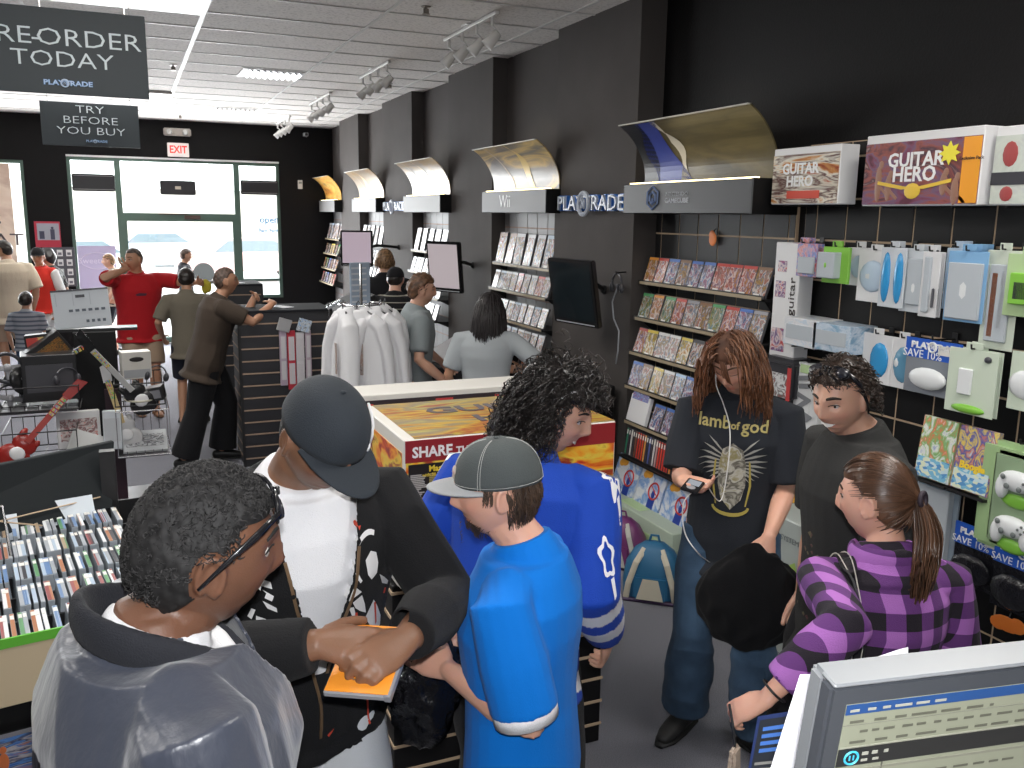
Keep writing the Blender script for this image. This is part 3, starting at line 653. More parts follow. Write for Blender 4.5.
# tall narrow box
t = thing('accessory_box', 'tall narrow white box with red pictures at the left end of the grid wall', 'box', (3.30, 3.83, 1.45)); f = MB(); f.box((.05, 0, .315), (.1, .2, .63)); link('carton', f.mesh('c', bevel=.004), whitep, t)
for a_, b_ in (((-.002, .0, .33), (.001, .08, .42)), ((-.002, -.0, .47), (.001, .07, .53)), ((-.002, -.02, .03), (.001, .09, .16))): f = MB(); f.b2(a_, b_); link('red_picture', f.mesh('c'), art('redpic', [(.5, .05, .05), (.7, .6, .6), (.1, .05, .2), (.6, .1, .1)], 2), t)
letters('guitar', .07, MATS['letter_dark'], t, (-.003, -.055, .34), (0, 0, 1), (0, 1, 0), sx=1.3)
f = MB(); f.tube([(.02, 0, -.006), (.13, 0, -.006)], .004, 6); link('hook', f.mesh('h'), blackm, t)
# first row of packs
card('accessory_pack', 'red and blue carded pack of memory cards, top row', 'package', 3.70, 3.30, 2.08, .21, .175, m=art('redblue2', [(.5, .05, .06), (.08, .2, .5), (.6, .3, .3), (.45, .05, .08)], 4), n=2, win=[(-.15, .35, .6, .5, silverp, 'b', 'blister')])
card('accessory_pack', 'bright green and clear boxed controller skin, top row', 'package', 3.43, 3.27, 2.07, .17, .18, d=.07, m=grn, win=[(.12, .5, .66, .72, silverp, 'b', 'clear_front'), (.12, .5, .25, .4, grn, 'o', 'green_device')])
card('accessory_pack', 'white card with small blue-rimmed oval blister, top row', 'package', 3.37, 3.36, 2.07, .17, .19, win=[(0, .5, .7, .6, pale_blue, 'o', 'blister'), (0, .5, .45, .4, wcol, 'o', 'device')])
card('accessory_pack', 'white card with large domed blister of white gadget, top row', 'package', 3.24, 3.33, 2.06, .23, .25, win=[(.05, .5, .75, .62, pale_blue, 'o', 'blister'), (.1, .5, .5, .36, wcol, 'o', 'device')])
card('accessory_pack', 'blue pair of gloves in clear pack, top row', 'package', 3.09, 3.29, 2.08, .16, .28, n=2, m=clearp, win=[(.24, .5, .34, .85, cyan, 'o', 'blue_grip'), (-.26, .5, .34, .85, cyan, 'o', 'blue_grip')])
card('accessory_pack', 'clear pack of white cable on pale card, top row', 'package', 2.96, 3.30, 2.07, .17, .28, n=2, m=clearp, win=[(0, .5, .5, .75, silverp, 'b', 'blister'), (0, .4, .3, .4, wcol, 'o', 'cable')])
card('accessory_pack', 'tall grey-white blister pack of white remote, top row', 'package', 2.87, 3.28, 2.07, .10, .29, n=2, win=[(.1, .5, .35, .85, silverp, 'b', 'blister'), (-.3, .3, .1, .3, dkc, 'b', 'dark_strip')])
card('accessory_pack', 'pale blue hanging pack with slim white stick, top row', 'package', 2.78, 3.33, 2.09, .11, .27, n=3, m=pale_blue, win=[(0, .45, .4, .75, wcol, 'b', 'stick')])
card('accessory_pack', 'pale blister pack with blue header, middle of the top row', 'package', 2.675, 3.27, 2.08, .19, .30, n=4, m=mat('pack_skyblue', (.22, .42, .66), .3), win=[(0, .44, .86, .8, silverp, 'b', 'blister'), (0, .45, .45, .62, wcol, 'o', 'white_shell')])
card('accessory_pack', 'long white pack with brown wooden rods in a window, top row', 'package', 2.53, 3.30, 2.09, .165, .41, m=mat('card_greenish', (.60, .66, .56), .4), win=[(0, .47, .62, .78, silverp, 'b', 'window'), (.14, .45, .2, .66, mat('rod_brown', (.30, .10, .04), .4), 'b', 'brown_rod'), (-.1, .5, .16, .6, wcol, 'b', 'white_rod')])
card('accessory_pack', 'green and white pack at the right edge of the top row', 'package', 2.40, 3.28, 2.08, .18, .25, d=.04, m=lgrn, win=[(0, .45, .6, .5, grn, 'b', 'bright_green_panel'), (0, .42, .4, .3, dkc, 'b', 'dark_device')])
# second row
for (lab, y, w, h, z, mm) in (('white translucent carton sitting left on the second row', 3.63, .25, .15, 1.54, art('cart1', [(.6, .62, .66), (.7, .7, .72), (.5, .6, .7)], 3)), ('pale blue flat carton beside the white one, second row', 3.40, .26, .14, 1.545, art('cart2', [(.3, .45, .6), (.55, .62, .7), (.2, .35, .5)], 3))):
    t = thing('accessory_box', lab, 'box', (3.24, y, z)); f = MB(); f.box((.09, 0, h/2), (.18, w, h)); link('carton', f.mesh('c', bevel=.004), mm, t); f = MB(); f.box((-.002, 0, h*.5), (.004, w*.8, h*.5)); link('window', f.mesh('c'), silverp, t)
    f = MB(); f.tube([(.0, .05, -.005), (.2, .05, -.005)], .004, 6); f.tube([(.0, -.05, -.005), (.2, -.05, -.005)], .004, 6); link('hook', f.mesh('h'), blackm, t)
card('accessory_pack', 'white card with bright blue oval blister, second row', 'package', 3.18, 3.33, 1.66, .19, .24, win=[(-.1, .48, .62, .72, cyan, 'o', 'blue_blister')])
card('accessory_pack', 'white card with steel blue oval blister, second row', 'package', 3.02, 3.33, 1.66, .18, .24, win=[(-.05, .48, .66, .72, mat('steel_blue', (.12, .3, .45), .2), 'o', 'blue_blister'), (.1, .5, .3, .3, wcol, 'o', 'device')])
def pnt(lab, y, x, z, w, h, win, sheet, rest):
    t = thing('labelled_pack', lab, 'package', (x, y, z-h))
    f = MB(); f.box((0, 0, h*.82), (.005, w, h*.36)); link('blue_header', f.mesh('hd'), pnt_blue, t)
    f = MB(); f.box((0, 0, h*.33), (.004, w*.95, h*.66)); link('bag', f.mesh('bg'), sheet, t)
    f = MB(); rest(f, w, h); link('contents', f.mesh('ct', smooth=True), win, t)
    logo(t, (-.004, -.0, h*.87), (0, -1, 0), (0, 0, 1), w*.135, wl, wl, .002); letters('SAVE 10%', w*.17, wl, t, (-.004, w*.18, h*.71), (0, -1, 0), (0, 0, 1)); f = MB(); f.b2((-.005, -w*.42, h*.75), (-.003, -w*.1, h*.92)); link('price_sticker', f.mesh('s'), price, t)
    peg(t, h+.003, L=3.43-x, x0=-.01)
bagm = mat('clear_bag', (.22, .24, .27), .08); blackbag = mat('black_gloss', (.012, .012, .015), .08, bump=.4, bscale=25)
pnt('pack with blue PLAY N TRADE header and pale oval gadget, second row', 2.82, 3.29, 1.68, .30, .25, wcol, bagm, lambda f, w, h: f.ball((-.02, 0, h*.3), (.02, w*.34, h*.2), 18))
card('accessory_pack', 'white pack with green swirls and small white device, second row', 'package', 2.595, 3.27, 1.67, .235, .28, n=2, m=mat('card_mint', (.60, .68, .56), .35), win=[(.1, .5, .28, .4, wcol, 'b', 'device'), (0, .08, .7, .14, grn, 'o', 'green_swirl'), (-.3, .88, .14, .1, dkc, 'o', 'round_mark')])
card('accessory_pack', 'green backed pack holding a white controller at the right edge, second row', 'package', 2.34, 3.29, 1.69, .2, .24, m=MATS['card_mint'], win=[(.1, .45, .8, .5, wcol, 'o', 'controller')])
# lower left of the wall
t = thing('accessory_bag', 'black and red rounded carrying pack at the left of the grid wall', 'bag', (3.22, 3.77, 1.22)); f = MB(); f.box((.09, 0, .12), (.18, .26, .24)); link('shell', f.mesh('c', bevel=.03, seg=3), mat('bag_black', (.03, .03, .035), .3), t)
f = MB(); f.b2((-.004, -.12, .03), (.001, .06, .16)); link('white_label', f.mesh('c'), art('label_bw', [(.6, .6, .6), (.65, .65, .65), (.1, .1, .1), (.5, .1, .08)], 4), t); f = MB(); f.b2((-.005, -.125, .02), (.001, -.10, .2)); link('red_edge', f.mesh('c'), redp, t)
f = MB(); f.tube([(.0, 0, -.005), (.21, 0, -.005)], .004, 6); link('hook', f.mesh('h'), blackm, t)
t = thing('accessory_bag', 'white Wii bag with grey lettering below the tall narrow box', 'bag', (3.27, 3.58, 1.05)); f = MB(); f.box((.04, 0, .2), (.08, .24, .40)); link('shell', f.mesh('c', bevel=.02, seg=2), art('wii_white', [(.62, .64, .65), (.72, .73, .74), (.66, .68, .7)], 3), t)
letters('Wii', .17, mat('wii_letter', (.22, .23, .25), .4), t, (-.003, .01, .2), (0, .18, 1), (0, 1, -.18), sx=1.15, bold=.004); f = MB(); f.b2((-.003, -.1, .35), (.002, .05, .395)); link('green_corner', f.mesh('c'), lgrn, t); peg(t, .41, L=.16)
t = thing('accessory_box', 'small black box with white line drawing, behind the smiling man', 'box', (3.24, 3.58, .88)); f = MB(); f.box((.08, 0, .08), (.16, .24, .16)); link('carton', f.mesh('c', bevel=.003), dkc, t)
letters('Guitar', .04, wl, t, (-.002, .03, .03), (0, -1, 0), (0, 0, 1)); f = MB(); f.tube([(-.002, -.02, .05), (-.002, -.05, .09), (-.002, -.06, .13), (-.002, -.09, .06)], .003, 4); link('drawing', f.mesh('d'), wl, t); peg(t, -.006, L=.18, x0=0)
t = thing('game_box', 'orange and red game box leaning low beside the long-haired man', 'game box', (3.19, 3.55, .47), rot=(0, .2, .1)); f = MB(); f.box((.02, 0, .15), (.03, .27, .30)); link('carton', f.mesh('c', bevel=.003), art('fire_cover', [(.5, .03, .01), (.8, .25, .02), (.9, .6, .1), (.08, .02, .02), (.7, .1, .02)], 3.5), t)
f = MB(); f.b2((.004, -.133, .02), (.007, -.10, .28)); link('white_edge', f.mesh('c'), whitep, t)
f = MB(); f.b2((-.02, -.14, -.03), (.22, .14, -.012)); link('small_ledge', f.mesh('l'), blackm, t)
t = thing('game_box', 'grey-white slim box beside the orange one', 'game box', (3.2, 3.36, .50), rot=(0, .2, 0)); f = MB(); f.box((.02, 0, .13), (.03, .14, .26)); link('carton', f.mesh('c', bevel=.003), mat('box_grey', (.5, .53, .57), .35), t); f = MB(); f.b2((.003, -.05, .02), (.006, .05, .08)); link('dark_print', f.mesh('l'), dkc, t)
f = MB(); f.b2((-.02, -.07, -.03), (.22, .07, -.012)); link('small_ledge', f.mesh('l'), blackm, t)
# third row
for (lab, y, face) in (('white cartoon game box, left of the pair on the third row', 2.735, art('cv1', [(.75, .75, .72), (.7, .2, .1), (.2, .45, .15), (.8, .8, .75), (.3, .4, .6)], 3)), ('blue and yellow game box, right of the pair on the third row', 2.54, art('cv2', [(.05, .12, .45), (.8, .6, .1), (.05, .1, .4), (.6, .2, .1), (.5, .65, .75)], 3.2))):
    t = thing('game_box', lab, 'game box', (3.25, y, 1.06), rot=(0, .12, 0)); f = MB(); f.box((.02, 0, .14), (.03, .185, .28)); link('carton', f.mesh('c', bevel=.002), face, t); f = MB(); f.box((.003, 0, .05), (.003, .17, .09)); link('lower_print', f.mesh('c'), art('cv3', [(.1, .3, .6), (.6, .75, .8), (.75, .8, .6), (.2, .5, .7)], 7, kind='voronoi'), t)
    f = MB(); f.b2((-.01, -.09, -.02), (.17, .09, -.008)); link('small_ledge', f.mesh('l'), blackm, t)
    if 'yellow' in lab: letters('Boogie', .045, mat('letter_yellow', (.9, .65, .05), .4), t, (.002, 0, .11), (0, -1, 0), (0, 0, 1), bold=.002)
# twin controller pack
t = thing('controller_pack', 'large pale green pack holding two white game controllers one above the other', 'package', (3.26, 2.33, .86)); f = MB(); f.box((.04, 0, .22), (.07, .36, .46)); link('backing', f.mesh('c', bevel=.02, seg=2), mat('xbox_green', (.36, .52, .26), .4), t)
f = MB(); f.box((.0, -.03, .22), (.03, .26, .40)); link('tray', f.mesh('c', bevel=.02, seg=2), mat('tray_green', (.28, .38, .24), .2), t)
for zc, nm in ((.315, 'upper'), (.125, 'lower')):
    f = MB(); f.ball((-.03, -.03, zc), (.025, .085, .045), 18); f.ball((-.03, -.095, zc-.035), (.022, .028, .05), 14); f.ball((-.03, .035, zc-.035), (.022, .028, .05), 14)
    c = link('game_controller', f.mesh('gc', smooth=True), wcol, t)
    f = MB()
    for (yy, zz, r_) in ((.02, .015, .012), (-.055, -.022, .012), (-.0, -.02, .013)): f.ball((-.054, yy-.0, zc+zz), (.006, r_, r_), 8)
    for (yy, zz) in ((-.085, .02), (-.1, .005), (-.07, .005), (-.085, -.008)): f.ball((-.053, yy, zc+zz), (.005, .006, .006), 8)
    link('buttons', f.mesh('b'), mat('button_dark', (.15, .17, .17), .3), c)
    f = MB(); f.ball((-.02, -.03, zc-.085), (.012, .07, .03), 12); link('green_arc', f.mesh('b', smooth=True), grn, t)
peg(t, .465, L=.15)
card('accessory_pack', 'tall clear blister of white gear, low on the wall beside the ponytailed woman', 'package', 2.76, 3.33, 1.06, .25, .42, d=.05, m=mat('card_grey_blue', (.30, .36, .42), .3), win=[(0, .5, .8, .85, silverp, 'b', 'blister'), (-.05, .48, .4, .6, wcol, 'o', 'device'), (0, .93, .8, .08, cyan, 'b', 'blue_header')])
def rest1(f, w, h): f.ball((-.02, .02, h*.3), (.02, w*.4, h*.25), 12)
pnt('blue SAVE 10% header with a glossy black bag, left one near the floor', 2.49, 3.31, .90, .26, .27, blackbag, blackbag, rest1)
pnt('blue SAVE 10% header with a glossy black bag, right one near the floor', 2.27, 3.28, .91, .26, .30, blackbag, blackbag, rest1)
t = thing('price_tag', 'orange tag on the grid near the floor right of the ponytailed woman', 'tag', (3.40, 2.39, .44)); f = MB(); f.ball((0, 0, .05), (.006, .07, .035), 12); f.ball((0, -.05, .06), (.006, .04, .035), 12); f.ball((0, .04, .04), (.006, .04, .03), 12); link('tag_card', f.mesh('t'), orangep, t); f = MB(); f.tube([(0, 0, .05), (.02, 0, .1)], .003, 5); link('clip', f.mesh('c'), blackm, t)
t = thing('price_tag', 'orange tag on the grid at the top of the nearest shelf bay', 'tag', (3.405, 4.66, 2.03)); f = MB(); f.ball((0, 0, .045), (.006, .04, .045), 12); f.ball((0, .01, .07), (.006, .03, .03), 10); link('tag_card', f.mesh('t'), orangep, t); f = MB(); f.tube([(0, 0, .09), (.02, 0, .11)], .003, 5); link('clip', f.mesh('c'), blackm, t)
t = thing('price_tag', 'orange tag on the fourth row of game cases in the nearest shelf bay', 'tag', (3.15, 4.42, 1.02)); f = MB(); f.ball((-.01, 0, .05), (.006, .07, .035), 12); f.ball((-.01, -.03, .07), (.006, .04, .03), 10); link('tag_card', f.mesh('t'), orangep, t); f = MB(); f.tube([(0, 0, .05), (.02, 0, .05)], .003, 5); link('clip', f.mesh('c'), blackm, t)
t = thing('keyring', 'small dangling keyring toy low on the grid wall', 'keyring', (3.40, 2.55, .22)); f = MB(); f.ball((0, 0, .03), .018, 8); f.ball((0, .005, .06), .014, 8); link('charm', f.mesh('k'), mat('charm_red', (.55, .12, .05), .4), t); f = MB(); f.tube([(0, 0, .07), (0, .01, .12), (.01, 0, .13)], .003, 5); link('cord', f.mesh('c'), mat('cord_yellow', (.6, .5, .1), .5), t)
# tall pale box on the floor
t = thing('floor_box', 'tall white and green carton standing on the carpet between the two young men', 'box', (2.98, 3.27, 0), rz=0)
f = MB(); f.box((.09, 0, .36), (.22, .46, .72)); link('carton', f.mesh('c', bevel=.006), mat('box_palegrey', (.42, .46, .44), .4), t)
f = MB(); f.add([(-.024, .05, .45), (-.024, -.05, .52), (-.024, -.2, .14), (-.024, -.12, .08)], [(0, 1, 2, 3)]); f.add([(-.024, .05, .3), (-.024, -.02, .33), (-.024, -.18, .02), (-.024, -.1, .0)], [(0, 1, 2, 3)]); link('green_swoosh', f.mesh('c'), mat('swoosh_green', (.35, .5, .12), .4), t)
f = MB(); f.box((-.022, .14, .12), (.004, .09, .11)); link('dark_picture', f.mesh('c'), dkc, t); letters('SYSTEM', .04, mat('grey_print', (.2, .22, .22), .5), t, (-.023, 0, .62), (0, -1, 0), (0, 0, 1))
# low pale box and backpacks on the floor
t = thing('floor_box', 'low pale green-white carton lying on the carpet below the ring boxes', 'box', (3.08, 4.75, 0), rz=0)
f = MB(); f.box((.0, 0, .15), (.26, .95, .30)); link('carton', f.mesh('c', bevel=.005), mat('box_mint', (.42, .50, .40), .4), t); f = MB(); f.box((-.132, -.25, .15), (.004, .3, .12)); f.box((0, .1, .302), (.18, .25, .004)); link('green_panel', f.mesh('c'), lgrn, t)
f = MB(); f.box((-.132, .2, .15), (.005, .08, .2)); link('grey_panel', f.mesh('c'), mat('pp', (.3, .33, .3), .5), t)
def backpack(lab, loc, rz, c1, c2, s=1.):
    t = thing('backpack', lab, 'backpack', loc, rz)
    f = MB(); 
    for k in range(9):
        z = .02+.30*k/8
    prof = [(0, .16, .085), (.02, .175, .10), (.12, .18, .11), (.22, .165, .10), (.30, .12, .075), (.345, .06, .04), (.355, .01, .01)]
    vs = []; n = 20
    for z, a, b in prof:
        for j in range(n):
            th = 2*PI*j/n; ca, sa = math.cos(th), math.sin(th); e = .7
            vs.append((a*abs(ca)**e*(1 if ca > 0 else -1)*s, b*abs(sa)**e*(1 if sa > 0 else -1)*s, z*s))
    fs = [(i*n+j, i*n+(j+1) % n, (i+1)*n+(j+1) % n, (i+1)*n+j) for i in range(len(prof)-1) for j in range(n)]+[tuple(range(n-1, -1, -1)), tuple((len(prof)-1)*n+j for j in range(n))]
    f.add(vs, fs); link('shell', f.mesh('sh', smooth=True), c1, t)
    f = MB(); f.box((0, -.112*s, .1*s), (.2*s, .03*s, .15*s)); link('front_pocket', f.mesh('fp', bevel=.012, seg=2), c1, t)
    for sx in (-1, 1):
        f = MB(); f.tube([(sx*.05*s, -.05*s, .32*s), (sx*.09*s, -.11*s, .25*s), (sx*.13*s, -.118*s, .12*s), (sx*.145*s, -.10*s, .02*s)], [(.018*s, .007*s)]*4, 8, up=(0, -1, .3)); link('strap', f.mesh('st'), c2, t)
    f = MB(); f.add([(-.045*s, -.130*s, .16*s), (.045*s, -.130*s, .16*s), (.08*s, -.130*s, .03*s), (-.08*s, -.130*s, .03*s)], [(0, 1, 2, 3)]); link('pale_panel', f.mesh('pp'), c2, t)
    f = MB(); f.tube([(-.03*s, 0, .35*s), (-.02*s, 0, .39*s), (.02*s, 0, .39*s), (.03*s, 0, .35*s)], .008*s, 6); link('handle', f.mesh('hd'), c1, t)
    f = MB(); f.box((0, -.01, .012*s), (.34*s, .21*s, .02*s)); link('base', f.mesh('bs', bevel=.006), mat('pack_base', (.04, .02, .06), .4), t)
backpack('purple backpack with pale straps on the carpet', (2.80, 4.62, 0), -.9, mat('purple_cloth', (.14, .03, .12), .4), mat('strap_grey', (.42, .42, .38), .6), .92)
backpack('blue and cream backpack on the carpet beside the jeans', (2.72, 4.12, 0), -.7, mat('teal_cloth', (.02, .12, .24), .5), mat('strap_cream', (.52, .48, .38), .6), .98)

# ---- monitors on arms
def monitor(lab, loc, rz, w, h, scr, tilt=0., arm=(.3, 0), pivot_z=0., rx=0.):
    """screen faces local -Y"""
    t = thing('wall_monitor', lab, 'monitor', loc, rot=(tilt, rx, rz))
    f = MB(); f.box((0, 0, 0), (w, .045, h)); f.box((0, .05, 0), (w*.6, .06, h*.6)); link('housing', f.mesh('h', bevel=.008, seg=2), mat('monitor_black', (.012, .012, .013), .25), t)
    f = MB(); f.box((0, -.0235, .01), (w*.88, .002, h*.86)); link('screen', f.mesh('s'), scr, t)
    f = MB(); f.box((0, -.024, -h*.465), (w*.86, .002, .008)); link('bottom_strip', f.mesh('s'), mat('strip_silver', (.4, .42, .45), .3), t)
    M = t.matrix_basis.inverted() if False else (Matrix.LocRotScale(V(loc), Euler((tilt, rx, rz)), V((1, 1, 1)))).inverted()
    f = MB(); p = M @ V((arm[0], arm[1], loc[2]+pivot_z)); f.tube([(0, .08, 0), V((0, .12, 0)), (V((0, .14, 0))+p)/2+V((0, 0, .03)), p], .018, 8); f.ball((0, .12, 0), .03, 10); f.ball(p, .035, 10); link('arm', f.mesh('a'), blackm, t)
    return t
lav = mat('screen_lavender', (.3, .25, .3), .3, emit=(.62, .50, .58), estr=.55); dkscr = mat('screen_dark', (.012, .018, .022), .12)
monitor('large dark flat monitor tilted out from the nearest grey column', (2.93, 5.62, 1.67), R(-80), .52, .48, dkscr, R(10), arm=(3.25, 5.75), rx=.0)
monitor('monitor with a pale blank screen in front of the second grey column', (2.86, 8.25, 1.70), R(-62), .44, .50, mat('screen_grey', (.35, .3, .32), .3, emit=(.52, .46, .48), estr=.55), R(6), arm=(3.25, 8.5))
monitor('small monitor with pinkish lavender screen at the third column', (2.62, 10.9, 1.78), R(-22), .40, .44, lav, R(0), arm=(3.25, 11.2))
# kiosks: black counters with a slanted top under the monitors
def kiosk(lab, x, y, rz, w=.62, h=1.02, d=.55):
    t = thing('game_kiosk', lab, 'kiosk', (x, y, 0), rz)
    f = MB(); f.add([(-w/2, -d/2, 0), (w/2, -d/2, 0), (w/2, d/2, 0), (-w/2, d/2, 0), (-w/2, -d/2, h*.82), (w/2, -d/2, h*.82), (w/2, d/2, h), (-w/2, d/2, h)], [(3, 2, 1, 0), (4, 5, 6, 7), (0, 1, 5, 4), (1, 2, 6, 5), (2, 3, 7, 6), (3, 0, 4, 7)]); link('cabinet', f.mesh('k', bevel=.01), blackp, t)
    sl = math.atan2(h*.18, d); f = MB(); f.box((0, 0, h*.91+.008), (w*.9, d*.85, .012), rx=sl); link('sloping_top', f.mesh('st'), mat('kiosk_top', (.42, .43, .45), .2), t)
    f = MB(); f.ball((.05, -.05, h*.90+.03), (.07, .045, .02), 14); f.ball((-.01, -.08, h*.9+.02), (.02, .04, .018), 10); f.ball((.11, -.08, h*.9+.02), (.02, .04, .018), 10); link('game_pad', f.mesh('p', smooth=True), dkc, t)
    return t
kiosk('black game kiosk with a sloping top beside the man in the grey t-shirt', 2.72, 7.25, R(-60), .75, 1.12, .7)
kiosk('black game kiosk at the nearest column behind the curly-haired man', 2.95, 5.75, R(-90), .6, 1.0, .5)
kiosk('far black game kiosk in front of the third column', 2.62, 10.3, R(-60), .6, 1.12, .6)
# headphones and cable on the column
t = thing('headphone_hanger', 'black headphones on a hook by the nearest column', 'headphones', (3.2, 5.45, 1.72)); f = MB(); f.tube([(-.02, .07*math.cos(a), .09*math.sin(a)) for a in [i*PI/8 for i in range(9)]], .008, 6); f.ball((-.02, .07, -.01), (.02, .02, .035), 10); f.ball((-.02, -.07, -.01), (.02, .02, .035), 10); link('headband', f.mesh('h'), dkc, t)
f = MB(); f.tube([(.05, 0, .1), (-.03, 0, .095), (-.03, 0, .11)], .006, 6); link('hook', f.mesh('k'), blackm, t)
t = thing('cable', 'pale cable hanging down the nearest grey column beside the dark monitor', 'cable', (3.225, 5.5, 1.6)); f = MB(); f.tube([(0, .02, .1), (-.02, .05, 0), (-.02, .02, -.12), (-.02, -.06, -.2), (-.01, -.04, -.35), (0, 0, -.45)], .006, 6); link('cord', f.mesh('c', smooth=True), mat('cable_pale', (.4, .42, .45), .4), t)
f = MB(); f.box((.01, .02, .11), (.03, .03, .04)); link('plug', f.mesh('pl'), dkc, t)
# ================================================================ people
class Sines:
    """smooth pseudo-noise for folds, vectorised"""
    def __init__(s, seed, freq, n=7, stretch=(1, 1, 1)):
        r = np.random.RandomState(seed); d = r.normal(size=(n, 3)); d /= np.linalg.norm(d, axis=1)[:, None]
        s.k = d*freq*r.uniform(.6, 1.5, (n, 1))*np.array(stretch); s.p = r.uniform(0, 6.28, n); s.n = n
    def __call__(s, P): return np.sin(P @ s.k.T+s.p).sum(1)/s.n**.5
def get_co(me):
    a = np.empty(len(me.vertices)*3); me.vertices.foreach_get('co', a); return a.reshape(-1, 3)
def set_co(me, a): me.vertices.foreach_set('co', a.ravel()); me.update()
def get_no(me):
    a = np.empty(len(me.vertices)*3); me.vertex_normals.foreach_get('vector', a); return a.reshape(-1, 3)
def remesh(mb, vox, smooth=2, fac=.5, maxdim=None):
    me = mb.mesh('raw') if isinstance(mb, MB) else mb
    o = bpy.data.objects.new('tmp', me); COL.objects.link(o)
    m = o.modifiers.new('r', 'REMESH'); m.mode = 'VOXEL'; m.voxel_size = vox
    if smooth:
        s = o.modifiers.new('s', 'SMOOTH'); s.factor = fac; s.iterations = smooth
    dg = bpy.context.evaluated_depsgraph_get(); out = bpy.data.meshes.new_from_object(o.evaluated_get(dg))
    bpy.data.objects.remove(o); bpy.data.meshes.remove(me); out.shade_smooth(); return out
def folds(me, seed, amp, freq=26, stretch=(1, 1, .45), zfade=None):
    P = get_co(me); N = get_no(me)
    a = Sines(seed, freq, 8, stretch)(P); b = Sines(seed+1, freq*.45, 6, stretch)(P); w = Sines(seed+2, freq*.2, 5)(P)
    Q = P+.02*np.stack([b, a, w], 1); c = Sines(seed+3, freq*1.6, 8, stretch)(Q)
    rid = 1-np.abs(c); h = (.45*b+.25*a+.5*(rid-.5))*(.55+.45*np.tanh(w))
    if zfade is not None: h = h*zfade(P)
    set_co(me, P+N*(amp*h)[:, None]); return me
def ik(a, b, l1, l2, pole):
    a = V(a); b = V(b); d = b-a; L = min(d.length, (l1+l2)*.999); u = d.normalized()
    c = (l1*l1-l2*l2+L*L)/(2*L); h = math.sqrt(max(l1*l1-c*c, 0)); p = V(pole); p = (p-u*p.dot(u)); p = p.normalized() if p.length > 1e-6 else u.orthogonal()
    return a+u*c+p*h, a+u*L

def head_mesh(n=96, k=72, female=False, smile=0., open_=0., jaw=1.):
    """head centred on the origin, facing +Y, 23 cm tall"""
    a, b, c = .077, .097, .116
    ph = -PI/2+PI*(np.arange(1, k))/k; th = 2*PI*np.arange(n)/n
    PH, TH = np.meshgrid(ph, th, indexing='ij')
    x = np.cos(PH)*np.cos(TH); y = np.cos(PH)*np.sin(TH); z = np.sin(PH)
    X = a*np.sign(x)*np.abs(x)**.94; Y = b*y; Z = c*z
    lo = np.clip(-Z/c, 0, 1)
    X = X*(1-.34*lo**1.6*(1 if not female else 1.1)*jaw)
    Y = np.where(Y < 0, Y*(1-.42*lo**1.3), Y*(1-.10*lo))
    up = np.clip(Z/c, 0, 1); Y = np.where(Y < 0, Y*(1+.05*up), Y*(1-.05*up))
    # flat front of the face
    fr = np.clip(y, 0, 1)
    Y = Y-.010*fr*np.exp(-((Z+.02)/.06)**2)*(np.abs(X)/.06)**2
    def g(x0, z0, sx, sz, amp):
        nonlocal Y
        Y = Y+amp*np.exp(-((X-x0)/sx)**2-((Z-z0)/sz)**2)*np.clip(y*2.2, 0, 1)
    def g2(x0, z0, sx, sz, amp): g(x0, z0, sx, sz, amp); g(-x0, z0, sx, sz, amp)
    g(0, .012, .011, .024, .010); g(0, -.012, .010, .018, .014); g(0, -.028, .0125, .011, .019); g2(.013, -.034, .008, .008, .009)
    g2(.031, .006, .017, .012, -.011); g2(.030, .029, .024, .009, .005 if not female else .002); g(0, .03, .012, .012, .003)
    g2(.045, -.026, .018, .018, .004+.004*smile)
    g(0, -.058, .021+.006*smile, .0065, .0055); g(0, -.072, .019+.004*smile, .007, .0065); g(0, -.065, .022+.012*smile, .003+.003*open_, -.006-.008*open_)
    g(0, -.085, .022, .006, -.004); g(0, -.103, .020, .014, .009); g(0, -.045, .004, .008, -.0015)
    g2(.030, -.062, .008, .01, -.002)
    vs = np.stack([X, Y, Z], -1).reshape(-1, 3)
    bot = [0, .02, -c*.98]; top = [0, 0, c]
    V_ = [bot]+vs.tolist()+[top]; F = []
    for j in range(n): F.append((0, 1+(j+1) % n, 1+j))
    for i in range(k-2):
        for j in range(n):
            p = 1+i*n+j; q = 1+i*n+(j+1) % n; F.append((p, q, q+n, p+n))
    t = len(V_)-1; o = 1+(k-2)*n
    for j in range(n): F.append((o+j, o+(j+1) % n, t))
    return V_, F
def ear(f, M, s):
    f2 = MB(); pts = []
    for i in range(11):
        t = i/10*1.55*PI-.3*PI; pts.append((s*(.079+.006*math.sin(t*.6)), -.012-.017*math.cos(t), .0-.004+.030*math.sin(t)))
    f2.blob(pts, [.0052]*11, 8); f2.ball((s*.077, -.010, -.002), (.006, .013, .022), 10); f2.ball((s*.078, -.004, -.030), (.005, .008, .009), 8)
    f.add([M @ V(p) for p in f2.v], f2.f)
